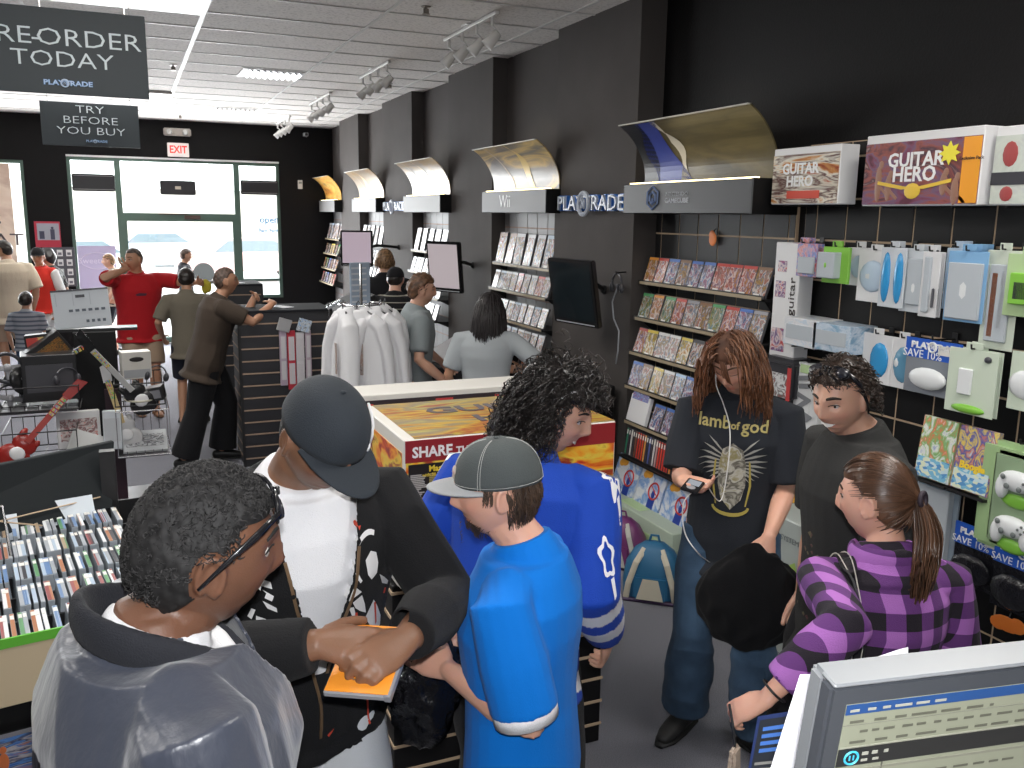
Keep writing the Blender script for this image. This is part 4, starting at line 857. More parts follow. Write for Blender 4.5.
def hand(f, M, s, curl=(.5, .5, .55, .6), thumb=.5, sc=1., spread=.05):
    """wrist at origin, fingers along +Y, back of the hand +Z, thumb on the side s (x)"""
    g = MB()
    g.blob([(0, -.01, 0), (0, .02, 0), (0, .055, .0), (0, .082, -.002)], [(.026, .019), (.034, .017), (.041, .015), (.038, .012)], 14, up=(0, 0, 1))
    g.ball((s*.024, .03, -.008), (.018, .032, .015), 10)
    for i, (x, L, r) in enumerate(((.030, .072, .0088), (.0105, .080, .0092), (-.010, .074, .0088), (-.029, .058, .0078))):
        x *= s; c = curl[i]; a = math.atan2(x, .35)*(.6+spread*6); p = V((x, .078, -.001)); pts = [V((x*.9, .055, 0)), p]; ang = c*.35
        for k, fr in enumerate((.44, .31, .25)):
            d = V((math.sin(a)*math.cos(ang), math.cos(a)*math.cos(ang), -math.sin(ang))); p = p+d*L*fr; pts.append(p); ang += c*(1.15 if k == 0 else .8)
        g.blob(pts, [r*1.05, r*1.05, r, r*.92, r*.8], 8)
    a = .75-.25*thumb; p = V((s*.026, .012, -.008)); pts = [p]; drop = thumb*.6
    for L, q in ((.04, 0), (.034, .3), (.026, .55)):
        d = V((s*math.sin(a-q*thumb)*math.cos(drop*q), math.cos(a-q*thumb), -math.sin(drop+q*thumb*.6))); p = p+d.normalized()*L; pts.append(p)
    g.blob(pts, [.013, .0115, .010, .0085], 8)
    f.add([M @ (V(p)*sc) for p in g.v], g.f)
def basis(fwd, upv, o):
    y = V(fwd).normalized(); z = V(upv); z = (z-y*z.dot(y)).normalized(); x = y.cross(z)
    m = Matrix.Identity(4)
    for i in range(3): m[i][0] = x[i]; m[i][1] = y[i]; m[i][2] = z[i]; m[i][3] = o[i]
    return m

SKINS = dict(pale=(.66, .36, .26), fair=(.60, .34, .24), tan=(.45, .24, .15), dark=(.16, .075, .045), brown=(.22, .11, .065))
def skin_mat(key, wet=.42):
    nm = 'skin_'+key
    if nm in MATS: return MATS[nm]
    m = mat(nm, SKINS[key], .45, spec=.4, bump=.08, bscale=300); nt = m.node_tree; b = nt.nodes['Principled BSDF']
    at = nt.nodes.new('ShaderNodeAttribute'); at.attribute_name = 'tint'
    mx = nt.nodes.new('ShaderNodeMix'); mx.data_type = 'RGBA'; mx.blend_type = 'MULTIPLY'; mx.inputs[0].default_value = 1
    mx.inputs[6].default_value = (*SKINS[key], 1); nt.links.new(at.outputs['Color'], mx.inputs[7]); nt.links.new(mx.outputs[2], b.inputs['Base Color'])
    b.inputs['Subsurface Weight'].default_value = .12; b.inputs['Subsurface Radius'].default_value = (.012, .005, .003); b.inputs['Subsurface Scale'].default_value = 1.
    return m
def hair_mat(name, c, rough=.35):
    if name in MATS: return MATS[name]
    m = mat(name, c, rough, spec=.5); nt = m.node_tree; b = nt.nodes['Principled BSDF']
    at = nt.nodes.new('ShaderNodeAttribute'); at.attribute_name = 'tint'
    mx = nt.nodes.new('ShaderNodeMix'); mx.data_type = 'RGBA'; mx.blend_type = 'MULTIPLY'; mx.inputs[0].default_value = 1
    mx.inputs[6].default_value = (*c, 1); nt.links.new(at.outputs['Color'], mx.inputs[7]); nt.links.new(mx.outputs[2], b.inputs['Base Color']); return m

class P_:
    """a person standing at loc, facing local +Y after the turn rz"""
    def __init__(s, label, loc, rz, h=1.78, lean=0., side=0., twist=0., hy=0., hp=0., hr=0., build=1., female=False, skin='fair', vox=.006,
                 feet=((-.11, 0), (.11, .02)), hands=None, elbow=None, det=2, pel=0., neckf=0., foot_dir=(0., 0.), hipshift=(0, 0), group=None, smile=0., open_=0., shoulders=1., kneep=1., hs=1., hd=0.):
        s.root = thing('person', label, 'person', loc, rz, group); s.h = h; s.k = h/1.742; k = s.k; s.female = female; s.vox = vox; s.build = build; s.skin = skin; s.det = det
        s.seed = random.randint(0, 9999)
        s.pelvis = V((hipshift[0], hipshift[1], .95*k-pel))
        T = Matrix.Translation(s.pelvis) @ Euler((-lean, side, 0)).to_matrix().to_4x4() @ Matrix.Rotation(twist, 4, 'Z')
        s.T = T; s.lean = lean
        def t(x, y, z): return T @ V((x*k, y*k, z*k))
        sw = (.175 if female else .195)*build**.3*shoulders
        s.waist = t(0, 0, .14); s.chest = t(0, .0, .36); s.neck0 = t(0, -.018, .52); s.neck1 = t(0, .010+neckf, .582-hd)
        s.sh = [t(-sw, 0, .452), t(sw, 0, .452)]
        s.hip = [s.pelvis+V((-.095*k, 0, -.02*k)), s.pelvis+V((.095*k, 0, -.02*k))]
        s.H = Matrix.Translation(t(0, .03+neckf*1.3, .70)) @ (T.to_3x3() @ Euler((0, 0, 0)).to_matrix()).to_4x4() if False else None
        # the head turns freely of the trunk
        hc = s.neck1+V((0, 0, 0))
        Hr = Matrix.Rotation(hy, 4, 'Z') @ Matrix.Rotation(-hp, 4, 'X') @ Matrix.Rotation(hr, 4, 'Y')
        s.Hs = hs*.98*k**.6
        s.H = Matrix.Translation(hc) @ Hr @ Matrix.Translation(V((0, .022, .082))*s.Hs) @ Matrix.Scale(s.Hs, 4)
        # legs
        s.ank = []; s.knee = []; s.fd = foot_dir
        for i in (0, 1):
            a = V((feet[i][0], feet[i][1], .085*k+(feet[i][2] if len(feet[i]) > 2 else 0))); kn, an = ik(s.hip[i], a, .445*k, .43*k, (0, kneep, .05)); s.knee.append(kn); s.ank.append(an)
        # arms
        if hands is None: hands = (None, None)
        s.el = []; s.wr = []; 
        for i in (0, 1):
            sg = -1 if i == 0 else 1
            w = V(hands[i]) if hands[i] is not None else s.sh[i]+V((sg*.06, .06, -.50))*k
            pole = V(elbow[i]) if elbow is not None and elbow[i] is not None else V((sg*.5, -1, -.3))
            e, w = ik(s.sh[i], w, .285*k, .255*k, pole); s.el.append(e); s.wr.append(w)
        s.hargs = [dict(), dict()]; s.hup = [None, None]; s.hfw = [None, None]; s.fdirs = foot_dir
        s.smile = smile; s.open_ = open_
    def torso_rings(s, off=0., z0=-.10, z1=.56, bulk=1.):
        k = s.k; b = s.build; fem = s.female
        if fem: P = [(-.14, .165, .115), (-.05, .172, .118), (.05, .145, .10), (.14, .128, .09), (.24, .138, .10), (.34, .155, .118), (.42, .155, .10), (.475, .112, .080), (.51, .082, .068), (.545, .060, .060)]
        else: P = [(-.14, .160, .110), (-.05, .165, .115), (.05, .155, .108), (.14, .150, .105), (.24, .162, .110), (.34, .178, .120), (.42, .175, .108), (.475, .135, .088), (.51, .100, .076), (.55, .070, .066)]
        pts = []; rad = []
        for z, a, d in P:
            if z < z0 or z > z1: continue
            y = (-.008 if z > .4 else .004)
            pts.append(s.T @ V((0, y*k, z*k))); rad.append(((a*b*bulk+off)*k, (d*b*bulk+off)*k))
        return pts, rad
    def skin_body(s, tint=None, hands=True):
        k = s.k; f = MB(); b = s.build**.7
        p, r = s.torso_rings(-.008); r = [(a_*.84, b_*.84) if i_ > len(r)-4 else (a_, b_) for i_, (a_, b_) in enumerate(r)]; up = s.T.to_3x3() @ V((0, 1, 0)); f.tube(p, r, 22, up=up)
        f.blob([s.neck0-V((0, 0, .03)), s.neck0, s.neck1, s.H @ V((0, -.012, -.03))], [(.057*k*b, .056*k*b), (.055*k*b, .055*k*b), (.054*k*b**.5*(.86 if s.female else 1), .057*k*(.86 if s.female else 1)), (.05*k, .055*k)], 16, up=up)
        for i in (0, 1):
            sg = -1 if i == 0 else 1; a = s.sh[i]; e = s.el[i]; w = s.wr[i]; q = b*(.85 if s.female else 1)
            m1 = a.lerp(e, .5); m2 = e.lerp(w, .35)
            f.blob([s.T @ V((sg*.09*k, -.01*k, .435*k)), a-V((0, 0, .006)), m1, e, m2, w], [(.040*k*q, .040*k*q), (.047*k*q, .047*k*q), (.046*k*q, .048*k*q), (.038*k*q, .038*k*q), (.040*k*q, .040*k*q), (.027*k*q, .022*k*q)], 14)
            if hands:
                d = (w-e).normalized(); fw_ = V(s.hfw[i]) if s.hfw[i] is not None else d; upv = V(s.hup[i]) if s.hup[i] is not None else V((sg, 0, .1))
                M = basis(fw_, upv, w+d*.012*k)
                hand(f, M, s.hargs[i].get('side', sg*-1 if upv.dot(V((sg, 0, 0))) > .5 else -sg), s.hargs[i].get('curl', (.45, .5, .55, .6)), s.hargs[i].get('thumb', .5), k*(.9 if s.female else 1.0), s.hargs[i].get('spread', .05))
        for i in (0, 1):
            h = s.hip[i]; kn = s.knee[i]; an = s.ank[i]
            f.blob([h+V((0, 0, .0)), h.lerp(kn, .4), kn, kn.lerp(an, .3), an.lerp(kn, .15), an], [(.088*k*b, .09*k*b), (.075*k*b, .078*k*b), (.055*k, .057*k), (.052*k*b, .055*k*b), (.036*k, .038*k), (.034*k, .036*k)], 16, up=(0, 1, 0))
            d = s.fdir(i); f.blob([an+V((0, 0, -.035*k))-d*.02, an+V((0, 0, -.05*k))+d*.07*k, an+V((0, 0, -.062*k))+d*.15*k], [(.034*k, .03*k), (.04*k, .026*k), (.036*k, .016*k)], 12, up=(0, 0, 1))
        hv, hf = head_mesh(female=s.female, smile=s.smile, open_=s.open_); f.add([s.H @ V(p) for p in hv], hf)
        ear(f, s.H, 1); ear(f, s.H, -1)
        me = remesh(f, s.vox, 1, .35)
        # colour variation of the skin itself: lips, stubble
        co = get_co(me); Hi = np.array(s.H.inverted()); L = co @ Hi[:3, :3].T+Hi[:3, 3]
        x, y, z = L.T; col = np.ones((len(co), 4)); front = np.clip((y-.04)/.02, 0, 1)
        def mixc(w, c): 
            for j in range(3): col[:, j] = col[:, j]*(1-w)+w*c[j]
        lipw = np.exp(-((x)/(.021+.007*s.smile))**4-((z+.065)/.0095)**4)*front; mixc(lipw*.7, (.95, .55, .58))
        ck = (np.exp(-((np.abs(x)-.045)/.02)**2-((z+.028)/.02)**2)+np.exp(-(x/.014)**2-((z+.03)/.012)**2))*front; mixc(np.clip(ck, 0, 1)*.35, (1.05, .72, .72))
        sock = np.exp(-((np.abs(x)-.031)/.017)**2-((z-.006)/.011)**2)*front; mixc(sock*.35, (.75, .6, .58))
        if tint: tint(x, y, z, front, mixc)
        ca = me.color_attributes.new('tint', 'FLOAT_COLOR', 'POINT'); ca.data.foreach_set('color', col.ravel())
        s.body = link('body', me, skin_mat(s.skin), s.root); return s.body
    def fdir(s, i): return Euler((0, 0, s.fdirs[i])).to_matrix() @ V((0, 1, 0))
    # ---- face
    def face(s, brow=(.05, .03, .02), eye=(.08, .05, .03), closed=0., teeth=False, browt=1., gaze=(0, 0)):
        hv, hf = head_mesh(64, 48, female=s.female, smile=s.smile, open_=s.open_); bv = BVHTree.FromPolygons([V(p) for p in hv], hf)
        def fy(x, z):
            r = bv.ray_cast(V((x, .2, z)), V((0, -1, 0))); return r[0].y if r[0] else .09
        s.fy = fy; H = s.H
        bm_ = mat('brow_%d%d%d' % tuple(int(c*99) for c in brow), brow, .8); wm = mat('eye_white', (.50, .46, .44), .35); im = mat('iris_%d%d' % (int(eye[0]*99), int(eye[2]*99)), eye, .15)
        for sg in (-1, 1):
            f = MB(); pts = [(sg*(.014+.036*t), 0, .031+.007*math.sin(t*2.4)-.006*t) for t in [i/6 for i in range(7)]]
            f.tube([H @ V((p[0], fy(p[0], p[2])+.001, p[2])) for p in pts], [(.0035*browt*s.Hs*(.6+.6*math.sin(.4+i*.45)), .0025) for i in range(7)], 6, up=H.to_3x3() @ V((0, 1, 0))); link('eyebrow', f.mesh('b', smooth=True), bm_, s.root)
            ex, ez = sg*.031, .005; yy = fy(ex, ez)-.0012
            if closed < .9:
                f = MB(); f.ball(H @ V((ex, yy-.0062, ez)), (.0115*s.Hs,)*3, 14); e = link('eye', f.mesh('e', smooth=True), wm, s.root)
                f = MB(); f.ball(H @ V((ex+gaze[0], yy+.0012, ez+gaze[1])), (.0064*s.Hs, .0045*s.Hs, .0062*s.Hs), 12); link('iris', f.mesh('i', smooth=True), im, e)
            # upper lid line and lid
            f = MB(); q = []
            for i in range(7):
                t = i/6*PI; q.append((ex+.0145*math.cos(t), ez+(.0045 if closed < .9 else -.004)*math.sin(t)+(.001 if closed < .9 else .0)))
            f.tube([H @ V((a, fy(a, b)+.0015+.0035*math.sin(i/6*PI), b)) for i, (a, b) in enumerate(q)], .0014*s.Hs, 5); link('eyelashes', f.mesh('l'), bm_, s.root)
        if teeth:
            f = MB(); n = 8; up_ = []; lo = []
            for i in range(n+1):
                x = -.029+.058*i/n; zc = -.0635+.014*(x/.029)**2; h = .0075*(1-(x/.031)**2)**.5+.0004; y = fy(0, -.06)+.0022-.013*(x/.029)**2; up_.append(H @ V((x, y, zc+h*.7))); lo.append(H @ V((x, y-.0005, zc-h)))
            f.add(up_+lo, [(i, i+1, i+n+2, i+n+1) for i in range(n)]); link('teeth', f.mesh('t', smooth=True), mat('teeth_white', (.85, .82, .76), .25), s.root)
    # ---- clothes
    def sleeve(s, f, i, frac, r0, r1, drop=0.):
        """frac 0..1 upper arm, 1..2 to the wrist"""
        k = s.k; sg = -1 if i == 0 else 1; a = s.sh[i]; e = s.el[i]; w = s.wr[i]; b = s.build**.6
        root = s.T @ V((sg*.085*k, -.01*k, .440*k))
        pts = [root, root.lerp(a, .55), a]; q0 = r0*.5+.031; rad = [(.060*k*b, .060*k*b), (.068*k*b, .068*k*b), (q0*k, q0*k)]
        if frac <= 1: pts += [a.lerp(e, frac*.55), a.lerp(e, frac)]; rad += [((r0*.55+r1*.45)*k, (r0*.5+r1*.5)*k), (r1*k, r1*k)]
        else:
            q = e.lerp(w, frac-1); pts += [a.lerp(e, .5), e, e.lerp(w, .5*(frac-1)), q]; rm = (r0+r1)/2
            rad += [(rm*1.02*k,)*2, (rm*k,)*2, (rm*.95*k,)*2, (r1*k, r1*k)]
        f.blob(pts[:1]+pts[1:-1]+pts[-1:], rad, 16) if False else f.tube(pts, rad, 16)
    def top(s, m, name='t_shirt', off=.012, hem=-.10, sl=.62, r0=.072, r1=.066, amp=.006, flare=1.06, neck=.50, freq=24, collar=True, vox=None, bulk=1., sleeves=(True, True), extra=None, keep=None, label=None, drop=0.):
        k = s.k; f = MB(); pts, rad = s.torso_rings(off, -.2, neck+.012, bulk); up = s.T.to_3x3() @ V((0, 1, 0))
        pts = [p for p in pts]; 
        # hem
        base = s.torso_rings(off, -.2, .0, bulk)
        pts2 = []; rad2 = []
        for p, r in zip(pts, rad):
            zz = (s.T.inverted() @ p).z/k
            if zz > hem+.03: pts2.append(p); rad2.append(r)
        hx = (.180*s.build**.8*bulk+off)*flare*k; hy_ = (.130*s.build**.8*bulk+off)*flare*k
        pts2.insert(0, s.T @ V((0, .004*k, hem*k))); rad2.insert(0, (hx, hy_)); pts2.insert(1, s.T @ V((0, .004*k, (hem+.015)*k))); rad2.insert(1, (hx, hy_))
        f.tube(pts2, rad2, 28, up=up)
        if collar: 
            f.tube([s.T @ V((0, -.030*k, .45*k)), s.T @ V((0, -.012*k, (neck+.005)*k)), s.T @ V((0, .000*k, (neck+.043)*k))], [(.13*k, .095*k), (.094*k, .086*k), (.074*k, .074*k)], 18, up=up)
        for i in (0, 1):
            if sleeves[i]: s.sleeve(f, i, sl if not isinstance(sl, (tuple, list)) else sl[i], r0, r1)
        if extra: extra(f)
        me = remesh(f, vox or s.vox*1.15, 4, .6)
        if amp: folds(me, s.seed, amp*k*1.7, freq)
        if keep is not None:
            bm = bmesh.new(); bm.from_mesh(me); Ti = s.T.inverted()
            dl = [fc for fc in bm.faces if not keep(Ti @ fc.calc_center_median())]; bmesh.ops.delete(bm, geom=dl, context='FACES')
            for _ in range(3):
                bnd = [v for v in bm.verts if any(e.is_boundary for e in v.link_edges)]; bmesh.ops.smooth_vert(bm, verts=bnd, factor=.5, use_axis_x=True, use_axis_y=True, use_axis_z=True)
            bm.to_mesh(me); bm.free()
        o = link(name, me, m, s.root, label)
        if keep is not None:
            md = o.modifiers.new('thick', 'SOLIDIFY'); md.thickness = .005; md.offset = -1
        return o
    def pants(s, m, name='trousers', to=1.86, r=(.112, .092, .072, .074), waist=.06, amp=.006, vox=None, label=None, freq=20):
        """to: 0..1 to the knee, 1..2 to the ankle"""
        k = s.k; f = MB(); b = s.build**.7; up = s.T.to_3x3() @ V((0, 1, 0))
        f.tube([s.pelvis+V((0, 0, -.13*k)), s.pelvis+V((0, 0, -.05*k)), s.T @ V((0, .0, waist*k))], [(.145*k*b, .110*k*b), (.165*k*b, .116*k*b), (.152*k*b*s.build**.3, .108*k*b*s.build**.3)], 22, up=up)
        for i in (0, 1):
            h = s.hip[i]; kn = s.knee[i]; an = s.ank[i]; P = [h+V((0, 0, -.02*k)), h.lerp(kn, .45)]; Q = [(r[0]*.9*k*b,)*2, (r[1]*1.03*k*b,)*2]
            if to <= 1: P.append(h.lerp(kn, to)); Q.append((r[2]*k*b,)*2)
            else:
                P += [kn, kn.lerp(an, .5*(to-1)), kn.lerp(an, to-1)]; Q += [(r[1]*.86*k*b,)*2, (r[2]*k*b,)*2, (r[3]*k*b,)*2]
            f.tube(P, Q, 18, up=(0, 1, 0))
        me = remesh(f, vox or s.vox*1.3, 3, .6)
        if amp: folds(me, s.seed+9, amp*k*1.5, freq, (1, 1, 1.4))
        return link(name, me, m, s.root, label)
    def shoes(s, m, sole=None, low=True, sandal=False, strap=None):
        k = s.k
        for i in (0, 1):
            an = s.ank[i]; d = s.fdir(i); up = V((0, 0, 1)); base = V((an.x, an.y, an.z-.085*k)); f = MB()
            x = d.cross(up)
            def pt(y, z): return base+d*y*k+up*z*k
            if sandal:
                f.tube([pt(-.07, .012), pt(-.02, .012), pt(.08, .012), pt(.17, .012), pt(.2, .012)], [(.032*k, .011*k), (.036*k, .011*k), (.045*k, .011*k), (.04*k, .011*k), (.02*k, .01*k)], 14, up=up)
                o = link('sandal', f.mesh('sd', smooth=True), m, s.root); f = MB()
                for yy in (.02, .10):
                    f.tube([pt(yy, .012)+x*(.043*k*math.cos(a))+up*(.06*k*math.sin(a)) for a in [j*PI/8 for j in range(9)]], [(.012*k, .004*k)]*9, 6)
                link('strap', f.mesh('st'), strap or m, o); continue
            f.blob([pt(-.055, .045), pt(.0, .052), pt(.07, .045), pt(.14, .034), pt(.185, .028)], [(.033*k, .042*k), (.037*k, .052*k), (.043*k, .040*k), (.043*k, .028*k), (.03*k, .02*k)], 16, up=up)
            o = link('shoe', remesh(f, .008, 2) if s.vox < .008 else f.mesh('s', smooth=True), m, s.root)
            f = MB(); f.tube([pt(-.09, .011), pt(-.05, .011), pt(.07, .011), pt(.16, .011), pt(.215, .011)], [(.022*k, .011*k), (.040*k, .011*k), (.049*k, .011*k), (.045*k, .011*k), (.02*k, .01*k)], 16, up=up); link('sole', f.mesh('so', smooth=True), sole or m, o)
            if s.vox < .008:
                f = MB()
                for j in range(4): f.tube([pt(.05+.02*j, .085-.009*j)-x*.018*k, pt(.055+.02*j, .09-.009*j), pt(.05+.02*j, .085-.009*j)+x*.018*k], .0028, 5)
                link('laces', f.mesh('la'), mat('lace_grey', (.12, .12, .12), .8), o)
    # ---- hair
    def scalp(s, m, th=.008, line=.055, back=-.06, amp=.002, freq=160, name='hair', side=-.0, bulk=(1, 1, 1), n=(110, 80), temple=.0, dens=None):
        """close-fitting hair over the skull; line = forehead hairline height, back = nape height (head coordinates)"""
        hv, hf = head_mesh(n[0], n[1], female=s.female); P = np.array(hv); x, y, z = P.T
        # lowest allowed z as a function of the direction around the head
        fy = np.clip(y/.09, -1, 1)
        lim = np.where(fy > .35, line-.0*np.abs(x), np.where(fy > -.05, side+(line-side)*np.clip((fy+.05)/.4, 0, 1)**.6, back+(side-back)*np.clip((fy+.7)/.65, 0, 1)))
        # leave the ear free
        earz = ((y+.012)/.022)**2+((z+.004)/.034)**2
        keepv = (z > lim) & ~((earz < 1.) & (np.abs(x) > .05))
        d = P/np.linalg.norm(P, axis=1)[:, None]; edge = np.clip((z-lim)/.018, 0, 1)**.6
        no = Sines(s.seed+3, freq, 10)(P)
        Q = P*np.array(bulk)+d*(th*edge+.0012+amp*no*edge)[:, None]
        Q = np.where(keepv[:, None], Q, Q)
        fs = [f for f in hf if sum(keepv[list(f)]) >= len(f)-0 and all(keepv[i] for i in f)]
        me = bpy.data.meshes.new('hair'); me.from_pydata([tuple(s.H @ V(q)) for q in Q], [], fs)
        bm = bmesh.new(); bm.from_mesh(me); bmesh.ops.delete(bm, geom=[v for v in bm.verts if not v.link_faces], context='VERTS'); bm.to_mesh(me); bm.free()
        col = np.ones((len(me.vertices), 4)); cc = np.clip(.8+.35*Sines(s.seed+5, freq*1.2, 8)(get_co(me)), .4, 1.5); col[:, 0] = cc; col[:, 1] = cc; col[:, 2] = cc
        ca = me.color_attributes.new('tint', 'FLOAT_COLOR', 'POINT'); ca.data.foreach_set('color', col.ravel()); me.shade_smooth()
        return link(name, me, m, s.root)
    def strands(s, m, lines, w=.004, name='hair', flat=.45, sides=4, taper=.3, seed=1, parent=None, tintv=.35):
        """lines: polylines in the person's own space"""
        r = np.random.RandomState(seed); vs = []; fs = []; cols = []
        for L in lines:
            k = len(L)
            if k < 2: continue
            wv = w*r.uniform(.6, 1.35); tn = np.clip(r.normal(1, tintv), .35, 1.9); o = len(vs)
            u = V((0, 0, 1))
            for i in range(k):
                t = (L[min(i+1, k-1)]-L[max(i-1, 0)])
                t = t.normalized() if t.length > 1e-8 else V((0, 0, -1))
                a = u-t*u.dot(t)
                if a.length < 1e-4: a = t.orthogonal()
                a.normalize(); b = t.cross(a); q = i/(k-1); rr = wv*(1-(1-taper)*q**2)*min(1, .5+q*3)
                for j in range(sides):
                    th = 2*PI*j/sides+.4; vs.append(L[i]+a*(math.cos(th)*rr*flat)+b*(math.sin(th)*rr)); cols += [tn, tn, tn, 1]
            for i in range(k-1):
                for j in range(sides): fs.append((o+i*sides+j, o+i*sides+(j+1) % sides, o+(i+1)*sides+(j+1) % sides, o+(i+1)*sides+j))
        me = bpy.data.meshes.new('strands'); me.from_pydata(vs, [], fs)
        ca = me.color_attributes.new('tint', 'FLOAT_COLOR', 'POINT'); ca.data.foreach_set('color', cols); me.shade_smooth()
        return link(name, me, m, parent or s.root)
    def cap(s, m, brim_m=None, brim_ang=0., low=.032, tilt=0., brimL=.075, flat=True, h=1.0, seam=None, name='cap'):
        """baseball cap; brim points forward of the head turned by brim_ang"""
        C = s.H @ Matrix.Translation((0, -.006, 0)) @ Matrix.Rotation(brim_ang, 4, 'Z') @ Matrix.Rotation(-tilt, 4, 'X'); s.C = C; f = MB(); n = 48; vs = []; prof = []
        for i in range(13):
            t = i/12*PI/2; prof.append((math.cos(t)**.75, math.sin(t)**.95))
        ax, ay, az = .0875, .109, .103*h
        for j, (rr, zz) in enumerate(prof[:-1]):
            for q in range(n):
                th = 2*PI*q/n; bulge = 1+.012*math.cos(6*th)*(1-zz)
                vs.append(C @ V((ax*rr*math.cos(th)*bulge, ay*rr*math.sin(th)*bulge, low+az*zz)))
        o = len(vs); vs.append(C @ V((0, 0, low+az)))
        K = 12; fs = [(j*n+q, j*n+(q+1) % n, (j+1)*n+(q+1) % n, (j+1)*n+q) for j in range(K-1) for q in range(n)]+[((K-1)*n+q, (K-1)*n+(q+1) % n, o) for q in range(n)]
        f.add(vs, fs); c = link(name, f.mesh('cap', smooth=True), m, s.root); md = c.modifiers.new('t', 'SOLIDIFY'); md.thickness = .003; md.offset = -1
        # brim
        g = MB(); top = []; N = 16; R_ = 7
        for r in range(R_+1):
            for q in range(N+1):
                a = PI*(.13+.74*q/N); x0, y0 = ax*1.005*math.cos(a), ay*1.005*math.sin(a); ex = (brimL)*math.sin((a-.13*PI)/.74)**.55 if 0 < (a-.13*PI)/.74 < PI else 0
                u = r/R_; x = x0*(1+.06*u); y = y0+ex*u; z = low+.004-.006*u-(.0 if flat else .30*abs(x)**1.6)
                top.append((x, y, z))
        bot = [(x, y, z-.004) for x, y, z in top]; W_ = N+1
        fs = [(r*W_+q, r*W_+q+1, (r+1)*W_+q+1, (r+1)*W_+q) for r in range(R_) for q in range(N)]; off = len(top)
        fs += [(off+r*W_+q, off+(r+1)*W_+q, off+(r+1)*W_+q+1, off+r*W_+q+1) for r in range(R_) for q in range(N)]
        fs += [(R_*W_+q, R_*W_+q+1, off+R_*W_+q+1, off+R_*W_+q) for q in range(N)]
        g.add([C @ V(p) for p in top+bot], fs); link('brim', g.mesh('br', smooth=True), brim_m or m, c)
        g = MB(); g.ball(C @ V((0, 0, low+az+.001)), (.007, .007, .004), 10); link('button', g.mesh('bt', smooth=True), m, c)
        if seam:
            g = MB()
            for a in ([PI/2-.06, PI/2+.06, -PI/2-.06, -PI/2+.06, .5-.03, .5+.03, PI-.5-.03, PI-.5+.03] if seam != 'thin' else [i*PI/3+PI/6 for i in range(6)]):
                g.tube([C @ V((ax*1.004*rr*math.cos(a), ay*1.004*rr*math.sin(a), low+az*1.003*zz)) for rr, zz in prof[:-1]], .0007, 4)
            g.tube([C @ V((ax*1.006*math.cos(a), ay*1.006*math.sin(a), low+.006)) for a in [i*PI/24 for i in range(48)]], .0007, 4, closed=True)
            link('stitching', g.mesh('sm'), MATS['stitch'] if 'stitch' in MATS else mat('stitch', (.5, .5, .47), .7), c)
        return c
    def decal(s, target, me, m, M, off=.0018, name='print', parent=None, maxd=.4):
        """wrap flat artwork (x right, y up in matrix M, looking along -z of M) on to a garment"""
        bm = bmesh.new(); bm.from_mesh(me)
        bmesh.ops.triangulate(bm, faces=bm.faces)
        for _ in range(3):
            es = [e for e in bm.edges if e.calc_length() > .012]
            if not es: break
            bmesh.ops.subdivide_edges(bm, edges=es, cuts=1, use_grid_fill=False); bmesh.ops.triangulate(bm, faces=bm.faces)
        tv = [v.co.copy() for v in target.data.vertices]; bv = BVHTree.FromPolygons(tv, [tuple(p.vertices) for p in target.data.polygons])
        d = -(M.to_3x3() @ V((0, 0, 1))).normalized(); dl = []
        for v in bm.verts:
            p = M @ v.co; hit = bv.ray_cast(p, d, maxd)
            if hit[0] is None: dl.append(v)
            else: v.co = hit[0]-d*off
        bmesh.ops.delete(bm, geom=dl, context='VERTS'); out = bpy.data.meshes.new('decal'); bm.to_mesh(out); bm.free()
        return link(name, out, m, parent or target)
def head_dirs(n, seed, zmin=-.2, ymax=1.):
    r = np.random.RandomState(seed); out = []
    while len(out) < n:
        v = r.normal(size=3); v /= np.linalg.norm(v)
        if v[2] > zmin and v[1] < ymax: out.append(v)
    return out
def scalp_pt(d, s=1.):  # point on the skull ellipsoid in head coordinates
    return V((d[0]*.079*s, d[1]*.098*s, d[2]*.117*s))
def flow(P, roots, length, gdir, gr=.5, out=.006, steps=12, curl=0., curlf=30, seed=3, part=None, lift=.004, face_clear=None, shoulder=None, cut=None):
    """hair falling by gravity and held off the skull"""
    r = np.random.RandomState(seed); H = P.H; Hi = H.inverted(); lines = []
    for d in roots:
        p = scalp_pt(d, 1.02); L = length*r.uniform(.82, 1.08); st = L/steps; g = (Hi.to_3x3() @ V(gdir)).normalized(); dirv = V(d); layer = 1.04+r.uniform(0, out)/.09
        if part is not None: flowd = V((math.copysign(1, d[0]-part), .15, 0))
        else: flowd = V((d[0], d[1], 0))
        pts = []; ph = r.uniform(0, 6.28); cur = (dirv*.4+flowd*.8).normalized()
        for i in range(steps+1):
            if cut and i > 2 and p.y > cut[0] and p.z < cut[1] and abs(p.x) < cut[2]: break
            q = p.copy()
            if curl: q = q+V((math.sin(ph+i*curlf/steps), math.cos(ph*1.3+i*curlf/steps), math.sin(ph*2+i*curlf*.8/steps)))*curl*min(1, i/3)
            pts.append(H @ q)
            cur = (cur*(1-gr)+g*gr).normalized(); p = p+cur*st
            e = V((p.x/.081, p.y/.099, p.z/.119)); m = e.length
            if m < layer: p = V((p.x, p.y, p.z))*(layer/m)
            if face_clear and p.y > face_clear[0] and abs(p.x) < face_clear[1] and p.z < face_clear[2]: p.x = math.copysign(face_clear[1], p.x if abs(p.x) > .003 else d[0])
        lines.append(pts)
    return lines
def cloth(name, c, rough=.85, bump=.25, bs=350, sheen=.04, **k): return mat(name, c, rough, bump=bump, bscale=bs, sheen=sheen, spec=.25, **k)
